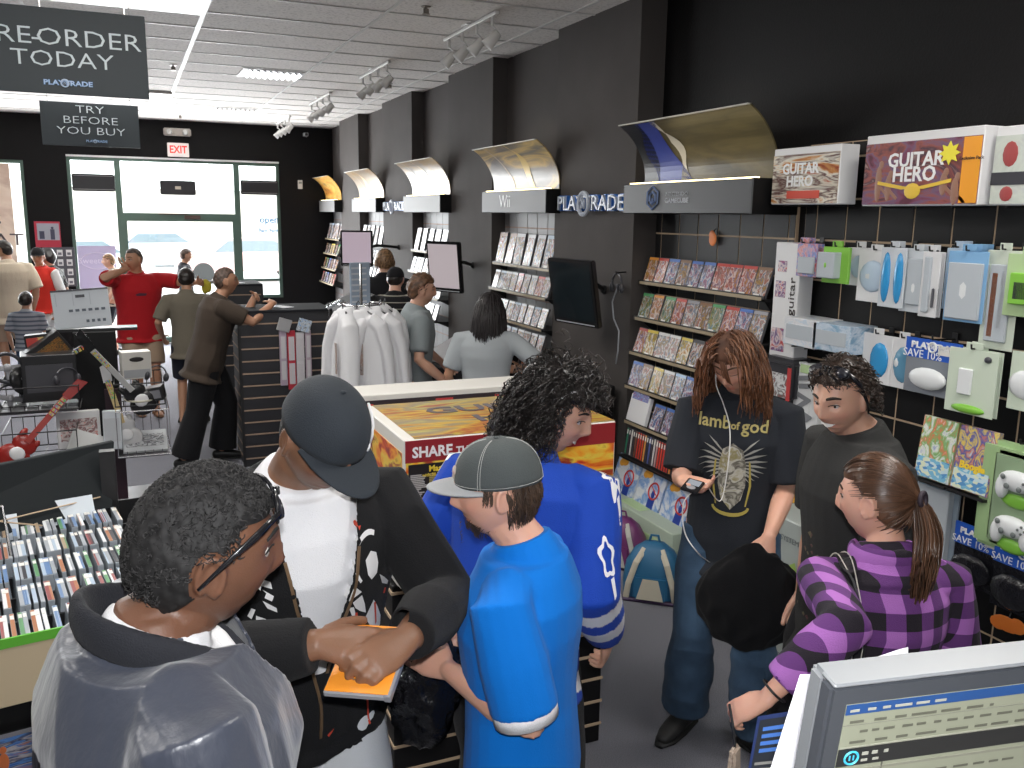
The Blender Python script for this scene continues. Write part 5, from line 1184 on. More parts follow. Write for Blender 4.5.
def tintmat(name, c=(1, 1, 1), rough=.85):
    if name in MATS: return MATS[name]
    m = cloth(name, c, rough); nt = m.node_tree; at = nt.nodes.new('ShaderNodeAttribute'); at.attribute_name = 'tint'; nt.links.new(at.outputs['Color'], nt.nodes['Principled BSDF'].inputs['Base Color']); return m
def paint(o, fn):
    me = o.data; P = get_co(me); c = np.ones((len(P), 4)); c[:, :3] = fn(P); ca = me.color_attributes.new('tint', 'FLOAT_COLOR', 'POINT'); ca.data.foreach_set('color', c.ravel())
def L2(loc, rz, p):  # world -> person's own space
    return Matrix.Rotation(-rz, 3, 'Z') @ (V(p)-V(loc))
def ribbon(P, target, pts, w, m, name, off=.003, th=.002, n=24, parent=None, nsub=None):
    tv = [v.co.copy() for v in target.data.vertices]; bv = BVHTree.FromPolygons(tv, [tuple(p.vertices) for p in target.data.polygons])
    Q = []
    pts = [V(p) for p in pts]
    for i in range(len(pts)-1):
        p0 = pts[max(i-1, 0)]; p1 = pts[i]; p2 = pts[i+1]; p3 = pts[min(i+2, len(pts)-1)]
        for j in range(n//(len(pts)-1)+1):
            u = j/(n//(len(pts)-1)+1); Q.append(.5*((2*p1)+(p2-p0)*u+(2*p0-5*p1+4*p2-p3)*u*u+(3*p1-p0-3*p2+p3)*u**3))
    Q.append(pts[-1]); vs = []; ns = []
    pr = [];
    for q in Q:
        loc, nn, i, d = bv.find_nearest(q); pr.append(loc+nn*off); ns.append(nn)
    for _ in range(3): pr = [pr[0]]+[(pr[i-1]+pr[i]*2+pr[i+1])/4 for i in range(1, len(pr)-1)]+[pr[-1]]
    for i, p in enumerate(pr):
        t = (pr[min(i+1, len(pr)-1)]-pr[max(i-1, 0)]).normalized(); b = t.cross(ns[i]).normalized(); nn = ns[i]
        vs += [p-b*w/2-nn*.001, p-b*w/2+nn*th, p+b*w/2+nn*th, p+b*w/2-nn*.001]
    fs = [(i*4+j, i*4+(j+1) % 4, i*4+4+(j+1) % 4, i*4+4+j) for i in range(len(pr)-1) for j in range(4)]
    f = MB(); f.add(vs, fs); return link(name, f.mesh(name, smooth=False), m, parent or P.root)
def catmull(pts, n=8):
    pts = [V(p) for p in pts]; Q = []
    for i in range(len(pts)-1):
        p0 = pts[max(i-1, 0)]; p1 = pts[i]; p2 = pts[i+1]; p3 = pts[min(i+2, len(pts)-1)]
        for j in range(n):
            u = j/n; Q.append(.5*((2*p1)+(p2-p0)*u+(2*p0-5*p1+4*p2-p3)*u*u+(3*p1-p0-3*p2+p3)*u**3))
    return Q+[pts[-1]]
def poly_me(polys):
    bm = bmesh.new()
    for q in polys:
        vv = [bm.verts.new((x, y, 0)) for x, y in q]; bm.faces.new(vv)
    me = bpy.data.meshes.new('art'); bm.to_mesh(me); bm.free(); return me
def sunglasses_on_head(s, H, lenscol, z0=.075, tilt=.9, name='sunglasses', scale=1., y0=.085):
    """pushed up on the hair; a child of the person as they wear them"""
    fr = mat('glasses_black', (.012, .012, .014), .15); ln = mat('glasses_lens', lenscol, .05); f = MB()
    def pt(x, y, z): return H @ V((x*scale, y*scale, z*scale))
    E = H.to_3x3()
    for sg in (-1, 1):
        f.tube([pt(sg*.035+.030*math.cos(a)*1., y0-.016*abs(math.cos(a)*.5+sg*.5)+.0, z0+.019*math.sin(a)) for a in [i*PI/8 for i in range(16)]], .0032, 6, closed=True)
        f.tube([pt(sg*.064, y0-.012, z0+.004), pt(sg*.086, y0-.05, z0-.012), pt(sg*.089, .0, z0-.045), pt(sg*.086, -.03, z0-.070)], [(.0025, .006), (.0025, .0075), (.002, .005), (.002, .003)], 6)
    f.tube([pt(-.012, y0+.002, z0+.008), pt(0, y0+.005, z0+.012), pt(.012, y0+.002, z0+.008)], .003, 6)
    g = link(name, f.mesh('sg', smooth=True), fr, s.root)
    for sg in (-1, 1):
        f = MB(); f.tube([pt(sg*.035, y0-.010, z0), pt(sg*.035, y0-.005, z0)], [(.03*scale, .018*scale), (.029*scale, .017*scale)], 16, up=E @ V((0, 0, 1))); link('lens', f.mesh('ln', smooth=True), ln, g)
    return g
black_cloth = cloth('black_cotton', (.010, .010, .012)); dark_jeans = cloth('dark_denim', (.018, .020, .028), bs=250)
shoe_black = mat('shoe_black', (.012, .012, .013), .4)
# ---------------------------------------------------------------- man in the grey bomber jacket
def p1():
    loc = (.0, 1.385, 0); rz = R(-83)
    s = P_('man in a shiny grey bomber jacket with sunglasses pushed up on short black hair', loc, rz, h=1.855, lean=.02, neckf=.025, hs=1.09, hd=.038, hy=R(2), hp=.10, hr=.10, build=1.12, skin='dark', vox=.005, feet=((-.13, 0), (.13, .05)), hands=((-.30, .10, .92), (.30, .12, .90)), elbow=((-1, -.5, 0), (1, -.6, 0)), smile=.3)
    def tint(x, y, z, fr, mix):
        w = np.clip(np.exp(-((z+.085)/.028)**2)*np.clip((y-.01)/.03, 0, 1)*(np.abs(x) < .06), 0, 1)*.55; mix(w*(z < -.072)+w*.5*((z > -.06) & (z < -.045)), (.35, .33, .33))
    s.skin_body(tint); s.face(brow=(.01, .01, .01), eye=(.03, .02, .015), teeth=True)
    hm = hair_mat('hair_black_short', (.015, .014, .014), .75)
    s.scalp(hm, th=.011, line=.058, back=-.092, side=-.004, amp=.0016, freq=420, n=(220, 160))
    lines = []; r = np.random.RandomState(5)
    for d in head_dirs(4600, 4, -.35, 1.):
        if d[1] > .25 and d[2] < .56: continue
        if d[2] < .14 and d[1] > -.32: continue
        if d[2] < -.05 and abs(d[0]) > .7: continue
        p = scalp_pt(d, 1.10); n_ = V(d); t = V(r.normal(size=3)); t = (t-n_*t.dot(n_)).normalized(); q = [p-n_*.004, p+n_*.002+t*.002, p+n_*.0035+t*.006, p+n_*.001+t*.0095]; lines.append([s.H @ x for x in q])
    s.strands(hm, lines, w=.0015, name='curls', flat=.8, seed=3, taper=.6, tintv=.9)
    tee = cloth('white_tee', (.78, .78, .80), .8)
    s.top(tee, 't_shirt', off=.010, sleeves=(0, 0), amp=.002, neck=.49)
    nyl = mat('grey_nylon', (.042, .048, .068), .36, sheen=.3, bump=.25, bscale=22, spec=.6, stretch=(1, 1, .35))
    def keep(p):
        x, y, z = p.x, p.y, p.z/s.k
        return not (y > .02 and z > .30 and abs(x) < .03+.06*max(0, z-.30)/.2) and z < .535
    j = s.top(nyl, 'bomber_jacket', off=.040, hem=-.06, sl=1.86, r0=.104, r1=.066, amp=.012, freq=23, flare=.98, neck=.515, keep=keep, bulk=1.04)
    # rib collar: a thick ring sloping down to the open front
    rib = cloth('dark_rib', (.018, .019, .024), .8); k = s.k; f = MB(); pts = []
    for i in range(29):
        a = R(-90)+(i-14)/14*R(158); q = abs(i-14)/14
        pts.append(s.T @ V((.108*math.cos(a)*(1-.25*q**3), .108*math.sin(a)*1.0-.006+.05*q**2, .592-.035*q-.13*q**2.5)))
    f.tube(pts, [(.014, .036-.012*(abs(i-14)/14)) for i in range(29)], 12, up=(0, 0, 1)); o = link('rib_collar', remesh(f, .006, 2), rib, s.root); folds(o.data, 3, .0015, 60)
    # black panel on the back of the sleeve and the back
    me = j.data; j.data.materials.append(mat('black_nylon', (.012, .012, .015), .3, bump=.25, bscale=22)); Ti = s.T.inverted()
    for p in me.polygons:
        c = Ti @ p.center
        if c.y < -.03 and c.z < .30-(c.y+.10)*1.1+.02*math.sin(c.x*30): p.material_index = 1
    z = mat('zip_grey', (.25, .26, .28), .4, metal=.6)
    s.pants(dark_jeans, vox=.012); s.shoes(shoe_black)
    sunglasses_on_head(s, s.H @ Matrix.Rotation(R(8), 4, 'X'), (.02, .02, .025), z0=.060, y0=.098, scale=1.04)
    return s
# ---------------------------------------------------------------- man in the black hoodie
def p2():
    loc = (.305, 2.07, 0); rz = R(-168)
    hr_ = L2(loc, rz, (.288, 1.60, 1.375)); hl_ = L2(loc, rz, (.475, 1.60, 1.355))
    s = P_('man in a black printed hoodie and black cap looking down at an orange case', loc, rz, h=1.90, lean=.17, hy=R(10), hp=.58, hr=-.05, build=1.12, skin='brown', vox=.005, feet=((-.14, -.03), (.14, .03)), hands=(tuple(hl_), tuple(hr_)), elbow=((-1, -.5, -.5), (1, -.45, -.5)), neckf=.02)
    # wrists: hands point inward over the case
    s.hfw = [V((.9, .25, -.1)), V((-.9, .2, -.25))]; s.hup = [V((-.1, .5, .8)), V((.1, .7, .65))]
    s.hargs = [dict(curl=(.8, .85, .9, .9), thumb=.4), dict(curl=(.5, .55, .6, .65), thumb=.6)]
    def tint(x, y, z, fr, mix):
        w = np.clip(np.exp(-((z+.09)/.03)**2)*np.clip((y-.0)/.03, 0, 1), 0, 1); mix(w*.35, (.5, .48, .47))
    s.skin_body(tint); s.face(brow=(.01, .01, .01), eye=(.03, .02, .015), closed=1.)
    s.scalp(hair_mat('hair_black_short', (.02,)*3), th=.003, line=.06, back=-.07, side=-.006, amp=.0006)
    tee = cloth('white_tee', (.78, .78, .80), .8)
    s.top(tee, 't_shirt', off=.014, hem=-.26, sleeves=(0, 0), amp=.006, neck=.50, flare=1.12, freq=18)
    hood = cloth('hoodie_black', (.009, .009, .010), .9, bs=300)
    def keep(p):
        x, y, z = p.x, p.y, p.z/s.k
        return not (y > .01 and z > .14 and abs(x) < .012+.27*(z-.14)**1.05)
    j = s.top(hood, 'hoodie', off=.036, hem=-.08, sl=1.97, r0=.090, r1=.050, amp=.009, freq=18, flare=1.02, neck=.50, keep=keep, collar=False)
    f = MB(); pts = []
    for i in range(25):
        a = R(-90)+(i-12)/12*R(140); q = abs(i-12)/12
        pts.append(s.T @ V((.125*math.cos(a)*(1-.22*q**2), .115*math.sin(a)-.02, .525-.10*q**1.5)))
    f.tube(pts, [(.034-.018*(abs(i-12)/12), .045-.022*(abs(i-12)/12)) for i in range(25)], 12, up=(0, 0, 1)); o = link('hood', remesh(f, .007, 3), hood, s.root); folds(o.data, 8, .005, 30)
    # zip
    zp = mat('zip_brass', (.25, .16, .09), .4, metal=.5)
    for sg in (-1, 1):
        pts = [s.T @ V((sg*(.014+.27*max(0, z-.14)**1.05)*1.02, .155, z*s.k)) for z in (.06, .10, .14, .2, .28, .36, .42)] if sg > 0 else [s.T @ V((-(.014+.27*max(0, z-.14)**1.05)*1.02, .155, z*s.k)) for z in (.14, .2, .28, .36, .42)]
        if sg > 0: pts = [s.T @ V((0, .155, z*s.k)) for z in (-.07, .0, .08)]+pts[2:]
        ribbon(s, j, pts, .007, zp, 'zip', off=.002)
    # chest prints
    ink = mat('print_white', (.75, .74, .74), .8); inkr = mat('print_red', (.6, .06, .03), .8)
    c = V((-.105, .20, .36)); M = frame(s.T @ (c*s.k), (s.T.to_3x3() @ V((-1, 0, 0))), s.T.to_3x3() @ V((0, 0, 1)))
    arc = [(.045*math.cos(a), .062*math.sin(a)+.03) for a in [R(60)+i*R(170)/14 for i in range(15)]]; arc2 = [(.037*math.cos(a), .053*math.sin(a)+.028) for a in [R(230)-i*R(170)/14 for i in range(15)]]
    P = [arc+arc2, [(-.012, .03), (.005, .045), (.022, .035), (.026, .01), (.020, -.012), (.004, -.022), (-.008, -.004)], [(-.07, -.03), (-.04, -.025), (-.022, -.045), (-.05, -.055), (-.075, -.06)], [(-.045, -.065), (-.02, -.055), (-.008, -.085), (.0, -.115), (-.02, -.10), (-.035, -.085)],
         [(.03, -.02), (.05, -.04), (.075, -.07), (.072, -.078), (.045, -.055)], [(.0, -.13), (.022, -.09), (.04, -.12), (.062, -.165), (.068, -.20), (.045, -.19), (.02, -.165)], [(-.055, -.075), (-.04, -.08), (-.03, -.11), (-.042, -.105)]]
    s.decal(j, poly_me(P), ink, M, name='white_print')
    P = [[(-.045, .10), (-.03, .115), (-.015, .105), (-.025, .09), (-.04, .092)], [(-.075, .02), (-.066, .03), (-.06, .012), (-.07, .005)], [(-.035, -.10), (-.028, -.10), (-.012, -.17), (-.018, -.18)], [(.06, -.08), (.068, -.085), (.066, -.10), (.058, -.095)], [(-.07, -.02), (-.062, -.018), (-.068, -.035)], [(.024, -.10), (.03, -.10), (.045, -.17), (.04, -.175)], [(-.06, .06), (-.055, .066), (-.05, .058)]]
    s.decal(j, poly_me(P), inkr, M, name='red_print', off=.0024)
    c = V((.125, .195, .33)); M = frame(s.T @ (c*s.k), (s.T.to_3x3() @ V((-1, 0, 0))), s.T.to_3x3() @ V((0, 0, 1)))
    P = [[(-.004, .15), (.008, .15), (.004, .10), (.010, .07), (-.006, .08)], [(-.01, .07), (.018, .06), (.02, .045), (.0, .052)], [(.0, .045), (.022, .03), (.018, .018), (.004, .026), (.008, .036)], [(.0, .02), (.028, .0), (.03, -.012), (.01, .0)], [(-.01, -.02), (.01, -.03), (.012, -.12), (.018, -.19), (-.012, -.19), (-.008, -.12)], [(-.02, -.0), (-.012, -.004), (-.018, -.03), (-.026, -.022)], [(.018, -.05), (.022, -.05), (.02, -.09), (.016, -.08)]]
    s.decal(j, poly_me(P), ink, M, name='white_print')
    for zz, xx in ((-.02, -.13),):
        c = V((xx, .3, zz)); M = frame(s.T @ (c*s.k), (s.T.to_3x3() @ V((-1, 0, 0))), s.T.to_3x3() @ V((0, 0, 1))); s.decal(j, poly_me([[(0, .04), (.006, .04), (.012, -.04), (.006, -.04)], [(-.12, -.0), (-.10, .008), (-.105, -.0), (-.115, -.008)]]), inkr, M, name='pocket_seam')
    s.pants(cloth('white_trousers', (.62, .64, .66)), vox=.012, r=(.125, .11, .1, .1)); s.shoes(mat('shoe_white', (.6, .6, .6), .5))
    cp = s.cap(cloth('cap_black', (.028, .034, .042), .75), low=.026, tilt=.06, brimL=.080, flat=True, h=1.06, brim_ang=R(0), seam=None)
    # swirl on the cap front
    C = s.C; f = MB()
    def cpt(a, v):  # a sideways, v up, on the front of the crown
        a -= .85; th = PI/2-a; zz = min(max(v, 0), .98); rr = (1-zz**(2/.95))**.375 if zz < 1 else 0
        return C @ V((.0895*rr*math.cos(th), .111*rr*math.sin(th), .030+.110*zz))
    def sw(ps, w=.0026): f.tube([cpt(a, v) for a, v in ps], w, 6)
    sw([(-.55, .72), (-.35, .66), (-.2, .55), (-.12, .40), (-.12, .28)]); sw([(-.45, .78), (-.2, .70), (-.05, .55), (-.0, .35), (.0, .16)], .0032)
    sw([(-.22+.16*(1-i/16)*math.cos(i*.62)-.0, .40+.12*(1-i/16)*math.sin(i*.62)) for i in range(14)]); sw([(-.18+.20*(1-i/18)*math.cos(i*.6+2), .18+.13*(1-i/18)*math.sin(i*.6+2)) for i in range(16)], .003)
    sw([(.02+.1*math.cos(i*.42), .08+.06*math.sin(i*.42)) for i in range(16)], .003)
    link('white_swirl', f.mesh('sw', smooth=True), ink, cp)
    return s
# ---------------------------------------------------------------- man in the bright blue t-shirt and grey cap
def p3():
    loc = (.826, 1.79, 0); rz = R(52)
    hw = V((-.085, .165, 1.13)); hw2 = V((.10, .24, 1.10))
    s = P_('man in a bright blue t-shirt and grey cap, seen in profile holding a black bag', loc, rz, h=1.695, lean=.03, hy=R(20), hp=.05, hr=-.02, build=1.10, skin='pale', vox=.005, hands=(tuple(hw), tuple(hw2)), elbow=((-.5, -1, -.2), (.4, -1, -.4)), neckf=.025, shoulders=.96)
    s.hfw = [V((.30, .9, .1)), V((-.6, .8, 0))]; s.hup = [V((-.8, .3, .5)), V((.8, .3, .5))]; s.hargs = [dict(curl=(1.0, 1.05, 1.1, 1.1), thumb=.8), dict(curl=(1., 1., 1.05, 1.1), thumb=.8)]
    def tint(x, y, z, fr, mix):
        w = np.clip(np.exp(-((z+.098)/.020)**2-(x/.028)**2)*np.clip((y-.02)/.03, 0, 1), 0, 1)+np.exp(-((z+.049)/.005)**2-(x/.024)**2)*fr; mix(np.clip(w, 0, 1)*.8, (.20, .15, .13))
    s.skin_body(tint); s.face(brow=(.035, .018, .012), eye=(.05, .04, .03), browt=1.4)
    hm = hair_mat('hair_brown_short', (.055, .032, .020), .5)
    s.scalp(hm, th=.005, line=.06, back=-.082, side=-.0, amp=.0012, freq=150, n=(160, 110))
    lines = []; r = np.random.RandomState(11)
    for i in range(900):
        sg = random.choice((-1, 1)); a = r.uniform(-PI*.95, -.05); x0 = math.cos(a); y0 = math.sin(a)
        if y0 > -.15: continue
        z0 = r.uniform(-.45, .35); d = V((x0, y0, z0)).normalized(); p = scalp_pt(d, 1.10); pts = [p]; 
        for j in range(4): p = p+V((d.x*.2, d.y*.2-.1, -1)).normalized()*.008; e = V((p.x/.086, p.y/.105, p.z/.13)); pts.append(p+V((r.normal()*.001, r.normal()*.001, 0)))
        if pts[-1].z > -.095: lines.append([s.H @ V((q.x*(1-.28*max(0, -q.z/.116)**1.6), q.y*(1-.36*max(0, -q.z/.116)**1.3), q.z)) for q in pts])
    for sg in (-1, 1):
        for i in range(90):
            y0 = r.uniform(.002, .026)+.012; z0 = r.uniform(-.0, .035); p = V((sg*(.0775-.12*max(0, y0-.01)), y0, z0)); lines.append([s.H @ (p+V((sg*.002, 0, 0))), s.H @ (p+V((sg*.004, 0, -.01))), s.H @ (p+V((sg*.002, .002, -.018)))])
    s.strands(hm, lines, w=.0022, name='hair_ends', seed=4, taper=.3)
    # goatee
    lines = []
    for i in range(420):
        x0 = r.normal()*.018; z0 = -.088+r.normal()*.010; y0 = s.fy(max(-.04, min(.04, x0)), max(z0, -.108)); p = V((x0, y0-.002, max(z0, -.108))); L = .016*math.exp(-(x0/.02)**2)+.006
        lines.append([s.H @ p, s.H @ (p+V((0, .005, -L*.5))), s.H @ (p+V((-x0*.15, .004, -L)))])
    s.strands(hair_mat('beard_brown', (.05, .028, .018), .7), lines, w=.0014, name='goatee', seed=6, taper=.3)
    blue = cloth('blue_tee', (.0, .165, .62), .85, bump=.12, bs=260)
    s.top(blue, 't_shirt', off=.022, hem=-.20, sl=.86, r0=.083, r1=.078, amp=.006, freq=15, flare=1.05, neck=.505)
    # white undersleeve ends
    for i in (0, 1):
        a = s.sh[i]; e = s.el[i]; f = MB(); f.tube([a.lerp(e, .80), a.lerp(e, .945)], [(.077*s.k,)*2, (.076*s.k,)*2], 20); link('white_sleeve_edge', f.mesh('ws', smooth=True), cloth('white_edge', (.8, .8, .82)), s.root)
    s.pants(dark_jeans, vox=.012); s.shoes(shoe_black)
    mat('stitch', (.42, .42, .40), .7)
    s.cap(cloth('cap_grey', (.075, .085, .085), .8), cloth('brim_pale', (.36, .37, .38), .7), low=.026, tilt=.02, brimL=.066, flat=False, h=1.02, seam=True)
    f = MB()
    for (a, v) in ((.15, .3), (-.1, .35), (.0, .22), (.25, .2)): f.ball(s.C @ V((.0885*math.sin(a)*.96, .109*math.cos(a)*.96, .026+.098*v)), (.012, .006, .012), 8)
    link('badge', f.mesh('bd', smooth=True), art('badge_art', [(.5, .08, .06), (.5, .5, .45), (.1, .2, .1)], 8), s.root)
    return s
# ---------------------------------------------------------------- curly haired man in the jersey
def p4():
    loc = (.95, 2.19, 0); rz = R(-48)
    hr_ = L2(loc, rz, (1.25, 2.13, .97)); hl_ = L2(loc, rz, (.98, 2.52, 1.10))
    s = P_('man with curly black hair in a royal blue jersey with white sleeve stripes', loc, rz, h=1.80, lean=.30, hy=R(-78), hp=.26, hs=1.03, build=1.08, skin='fair', vox=.0055, hands=(tuple(hl_), tuple(hr_)), elbow=((-.4, -1, 0), (.15, -1, .1)), neckf=.04, smile=.8, open_=.3)
    s.hargs = [dict(), dict(curl=(.7, .75, .8, .85), thumb=.5)]; s.hfw[1] = V((-.1, .35, -.9))
    s.skin_body(); s.face(brow=(.02, .015, .012), teeth=True)
    je = tintmat('jersey_blue', rough=.75)
    j = s.top(je, 'jersey', off=.034, hem=-.13, sl=1.86, r0=.092, r1=.060, amp=.010, freq=14, flare=1.04, neck=.50)
    B = np.array((.008, .055, .40)); Wt = np.array((.72, .73, .76)); segs = []
    for i in (0, 1):
        e = np.array(s.el[i]); w = np.array(s.wr[i]); a = np.array(s.sh[i]); segs.append((a, e, w))
    Ti = np.array(s.T.inverted())
    def fn(P):
        c = np.tile(B, (len(P), 1)); L = P @ Ti[:3, :3].T+Ti[:3, 3]
        for a, e, w in segs:
            ax = (w-e); n = np.linalg.norm(ax); ax /= n; t = ((P-e) @ ax)/n; rad = np.linalg.norm(P-e-np.outer((P-e) @ ax, ax), axis=1)
            ax2 = (e-a); n2 = np.linalg.norm(ax2); ax2 /= n2; t2 = ((P-a) @ ax2)/n2; rad2 = np.linalg.norm(P-a-np.outer((P-a) @ ax2, ax2), axis=1)
            m = (rad < .11) & (((t > .02) & (t < .22)) | ((t > .40) & (t < .62))); c[m] = Wt
        m = (L[:, 2] < -.05) & (L[:, 2] > -.10) & (np.abs(L[:, 0]) < .26); c[m] = Wt
        return c
    paint(j, fn)
    wl_ = mat('logo_white', (.8, .8, .82), .6)
    # shoulder and sleeve emblems
    for i in (0, 1):
        sg = -1 if i == 0 else 1; a = s.sh[i]; R3 = s.T.to_3x3()
        ox = a+R3 @ V((sg*.05, -.02, .25)); M = frame(ox, R3 @ V((0, 1, 0)), R3 @ V((-sg, 0, .2))); M = frame(ox, R3 @ V((0, sg, 0)), R3 @ V((-sg, 0, 0)))
        f = MB(); P = [[(.03*math.cos(t), .03*math.sin(t)) for t in [q*PI/6 for q in range(12)]]]
        pts = [(.032*math.cos(t)*(1+.2*math.sin(5*t)), .03*math.sin(t)*(1+.2*math.sin(5*t))) for t in [q*PI/14 for q in range(28)]]; inn = [(x*.55, y*.6) for x, y in pts]
        ring = [[pts[q], pts[(q+1) % 28], inn[(q+1) % 28], inn[q]] for q in range(28)]
        s.decal(j, poly_me(ring+[[(-.008, -.03), (.008, -.03), (.004, -.065), (-.004, -.065)]]), wl_, M, name='shoulder_emblem', off=.003)
    e, w, a = s.el[1], s.wr[1], s.sh[1]; R3 = s.T.to_3x3(); c = a.lerp(e, .62); out = V((.75, -.65, 0)).normalized()
    M = frame(c+out*.25, V((0, 0, 1)).cross(out), V((0, 0, 1))); 
    pts = [(.022*math.cos(t)*(1+.25*math.sin(5*t)), .05*math.sin(t)*(1+.12*math.sin(5*t))+.02) for t in [q*PI/14 for q in range(28)]]; inn = [(x*.6, (y-.02)*.75+.02) for x, y in pts]
    ring = [[pts[q], pts[(q+1) % 28], inn[(q+1) % 28], inn[q]] for q in range(28)]
    s.decal(j, poly_me(ring+[[(.0, -.035), (.012, -.03), (.014, -.08), (.004, -.09)]]), wl_, M, name='sleeve_emblem', off=.003)
    s.pants(cloth('black_jeans', (.012, .012, .014)), vox=.012, r=(.125, .105, .09, .09)); s.shoes(shoe_black)
    f = MB(); f.tube([s.T @ V((.168*1.12*s.k*math.cos(t), .12*1.1*s.k*math.sin(t), .035)) for t in [q*PI/16 for q in range(32)]], [(.004, .016)]*32, 6, closed=True, up=(0, 0, 1)); b = link('belt', f.mesh('bl', smooth=True), mat('belt_leather', (.02, .012, .01), .5), s.root)
    f = MB()
    for q in range(24): t = R(-80)+q*R(8); f.ball(s.T @ V((.172*1.14*s.k*math.cos(t), .124*1.12*s.k*math.sin(t), .035+(q % 2)*.012-.006)), .006, 6)
    link('studs', f.mesh('sd'), mat('stud_brass', (.55, .38, .18), .3, metal=.9), b)
    hm = hair_mat('hair_curly_black', (.022, .018, .017), .32)
    s.scalp(hm, th=.035, line=.05, back=-.085, side=.0, amp=.012, freq=75, bulk=(1.02, 1.02, 1.0))
    roots = [d for d in head_dirs(1500, 21, -.45) if not (d[1] > .35 and d[2] < .55) and not (d[2] < .1 and d[1] > .02)]
    lines = flow(s, roots, .17, (0, -.30, -1), gr=.20, out=.034, steps=16, curl=.011, curlf=24, seed=9, cut=(.045, .062, .2))
    s.strands(hm, lines, w=.0030, name='curls', seed=8, taper=.5, tintv=.45)
    return s
# ---------------------------------------------------------------- long-haired man in the printed t-shirt
def p5():
    loc = (2.22, 2.80, 0); rz = R(137)
    hr_ = L2(loc, rz, (1.845, 2.62, 1.245)); hl_ = L2(loc, rz, (2.16, 2.50, 1.02))
    s = P_('tall man with long reddish-brown hair in a black band t-shirt and loose jeans', loc, rz, h=1.80, lean=.02, hy=R(-16), hp=.42, hr=.05, build=.98, shoulders=.88, skin='pale', vox=.0055, feet=((-.16, .06), (.15, -.02)), foot_dir=(R(55), R(-20)), hands=(tuple(hl_), tuple(hr_)), elbow=((-.3, -1, -.1), (.25, -1, -.7)), neckf=.025)
    s.hfw = [V((.15, .3, -.9)), V((-.75, .5, .0))]; s.hup = [V((-.1, .9, .3)), V((-.2, -.3, -.9))]; s.hargs = [dict(curl=(.3, .32, .35, .4), thumb=.3, spread=.09), dict(curl=(.4, .45, .5, .55), thumb=.6)]
    s.skin_body(); s.face(brow=(.10, .05, .03), closed=1.)
    sh = cloth('washed_black_tee', (.022, .025, .032), .9)
    j = s.top(sh, 't_shirt', off=.022, hem=-.20, sl=.92, r0=.084, r1=.080, amp=.008, freq=12, flare=1.05, neck=.50)
    R3 = s.T.to_3x3(); yel = mat('print_yellow', (.50, .42, .16), .8)
    def FR(x, z, tilt=0.): return frame(s.T @ V((x*s.k, .35, (z if z > .2 else .085)*s.k)), R3 @ V((-math.cos(tilt), 0, math.sin(tilt))), R3 @ V((math.sin(tilt), 0, math.cos(tilt))))
    for txt, size, x, z, tl in (('lamb', .068, .078, .425, 0), ('of', .04, .0, .417, 0), ('god', .068, -.074, .417, 0)):
        s.decal(j, text_mesh(txt, size, .0, 1.0, .0012, res=2), yel, FR(x, z, tl), name='band_name', off=.0025)
    g = art('eagle_print', [(.08, .08, .07), (.42, .40, .33), (.10, .09, .07), (.55, .53, .46), (.28, .24, .10), (.5, .5, .48)], 16, .8, .4, coord='Object')
    pm8 = lambda P: poly_me([[(x*.86, y*.86+.02) for x, y in q] for q in P])
    wg = mat('print_wing', (.36, .36, .33), .8)
    for sg in (-1, 1):
        P = []
        for q in range(9):
            a0 = R(38+q*9); L = .175-.011*q; bx, by = sg*.02, .235-.008*q
            tip = (bx+sg*L*math.cos(R(58-q*13)), by+L*math.sin(R(42-q*13))*.75); w = .010; P.append([(bx, by), (bx+(tip[0]-bx)*.6, by+(tip[1]-by)*.6+w), tip, (bx+(tip[0]-bx)*.5, by+(tip[1]-by)*.5-w*.3)])
        s.decal(j, pm8(P), wg, FR(0, 0), name='wing_print', off=.0022)
    body = [(-.045, .27), (0, .30), (.045, .27), (.06, .20), (.062, .10), (.045, .03), (.0, -.02), (-.045, .03), (-.062, .10), (-.06, .20)]
    s.decal(j, pm8([body]), g, FR(0, .0), name='emblem_print', off=.0028)
    rb = [(.075*math.cos(t), .03*math.sin(t)-.005) for t in [PI+q*PI/12 for q in range(13)]]; rb2 = [(.085*math.cos(t), .045*math.sin(t)-.008) for t in [2*PI-q*PI/12 for q in range(13)]]
    s.decal(j, pm8([rb+rb2]), mat('print_gold2', (.45, .36, .08), .8), FR(0, .0), name='scroll_print', off=.003)
    for sg in (-1, 1): s.decal(j, pm8([[(sg*.072, .22), (sg*.080, .21), (sg*.088, .10), (sg*.07, .0), (sg*.064, .0), (sg*.078, .10)]]), MATS['print_gold2'], FR(0, 0), name='border_print', off=.0025)
    jn = cloth('blue_denim', (.045, .085, .145), .85, var=.35, vscale=7, bs=300)
    s.pants(jn, 'jeans', r=(.108, .098, .098, .105), amp=.010, freq=14, to=1.93); s.shoes(mat('shoe_worn', (.018, .018, .018), .6), mat('sole_black', (.012, .012, .012), .6))
    hm = hair_mat('hair_auburn', (.15, .062, .030), .42)
    s.scalp(hair_mat('hair_auburn_root', (.07, .028, .014), .8), th=.016, line=.045, back=-.08, side=.0, amp=.003, freq=60)
    roots = [d for d in head_dirs(1300, 31, -.35) if not (d[1] > .4 and d[2] < .62) and not (d[2] < .2 and d[1] > -.0)]
    lines = flow(s, roots, .265, (0, -.12, -1), gr=.30, out=.022, steps=16, curl=.005, curlf=12, seed=10, part=.1, cut=(.052, .055, .066))
    # keep the far ends off the shoulders, curling in
    s.strands(hm, lines, w=.0048, name='long_hair', seed=12, taper=.35, flat=.4, tintv=.3)
    r = np.random.RandomState(4); fr = []
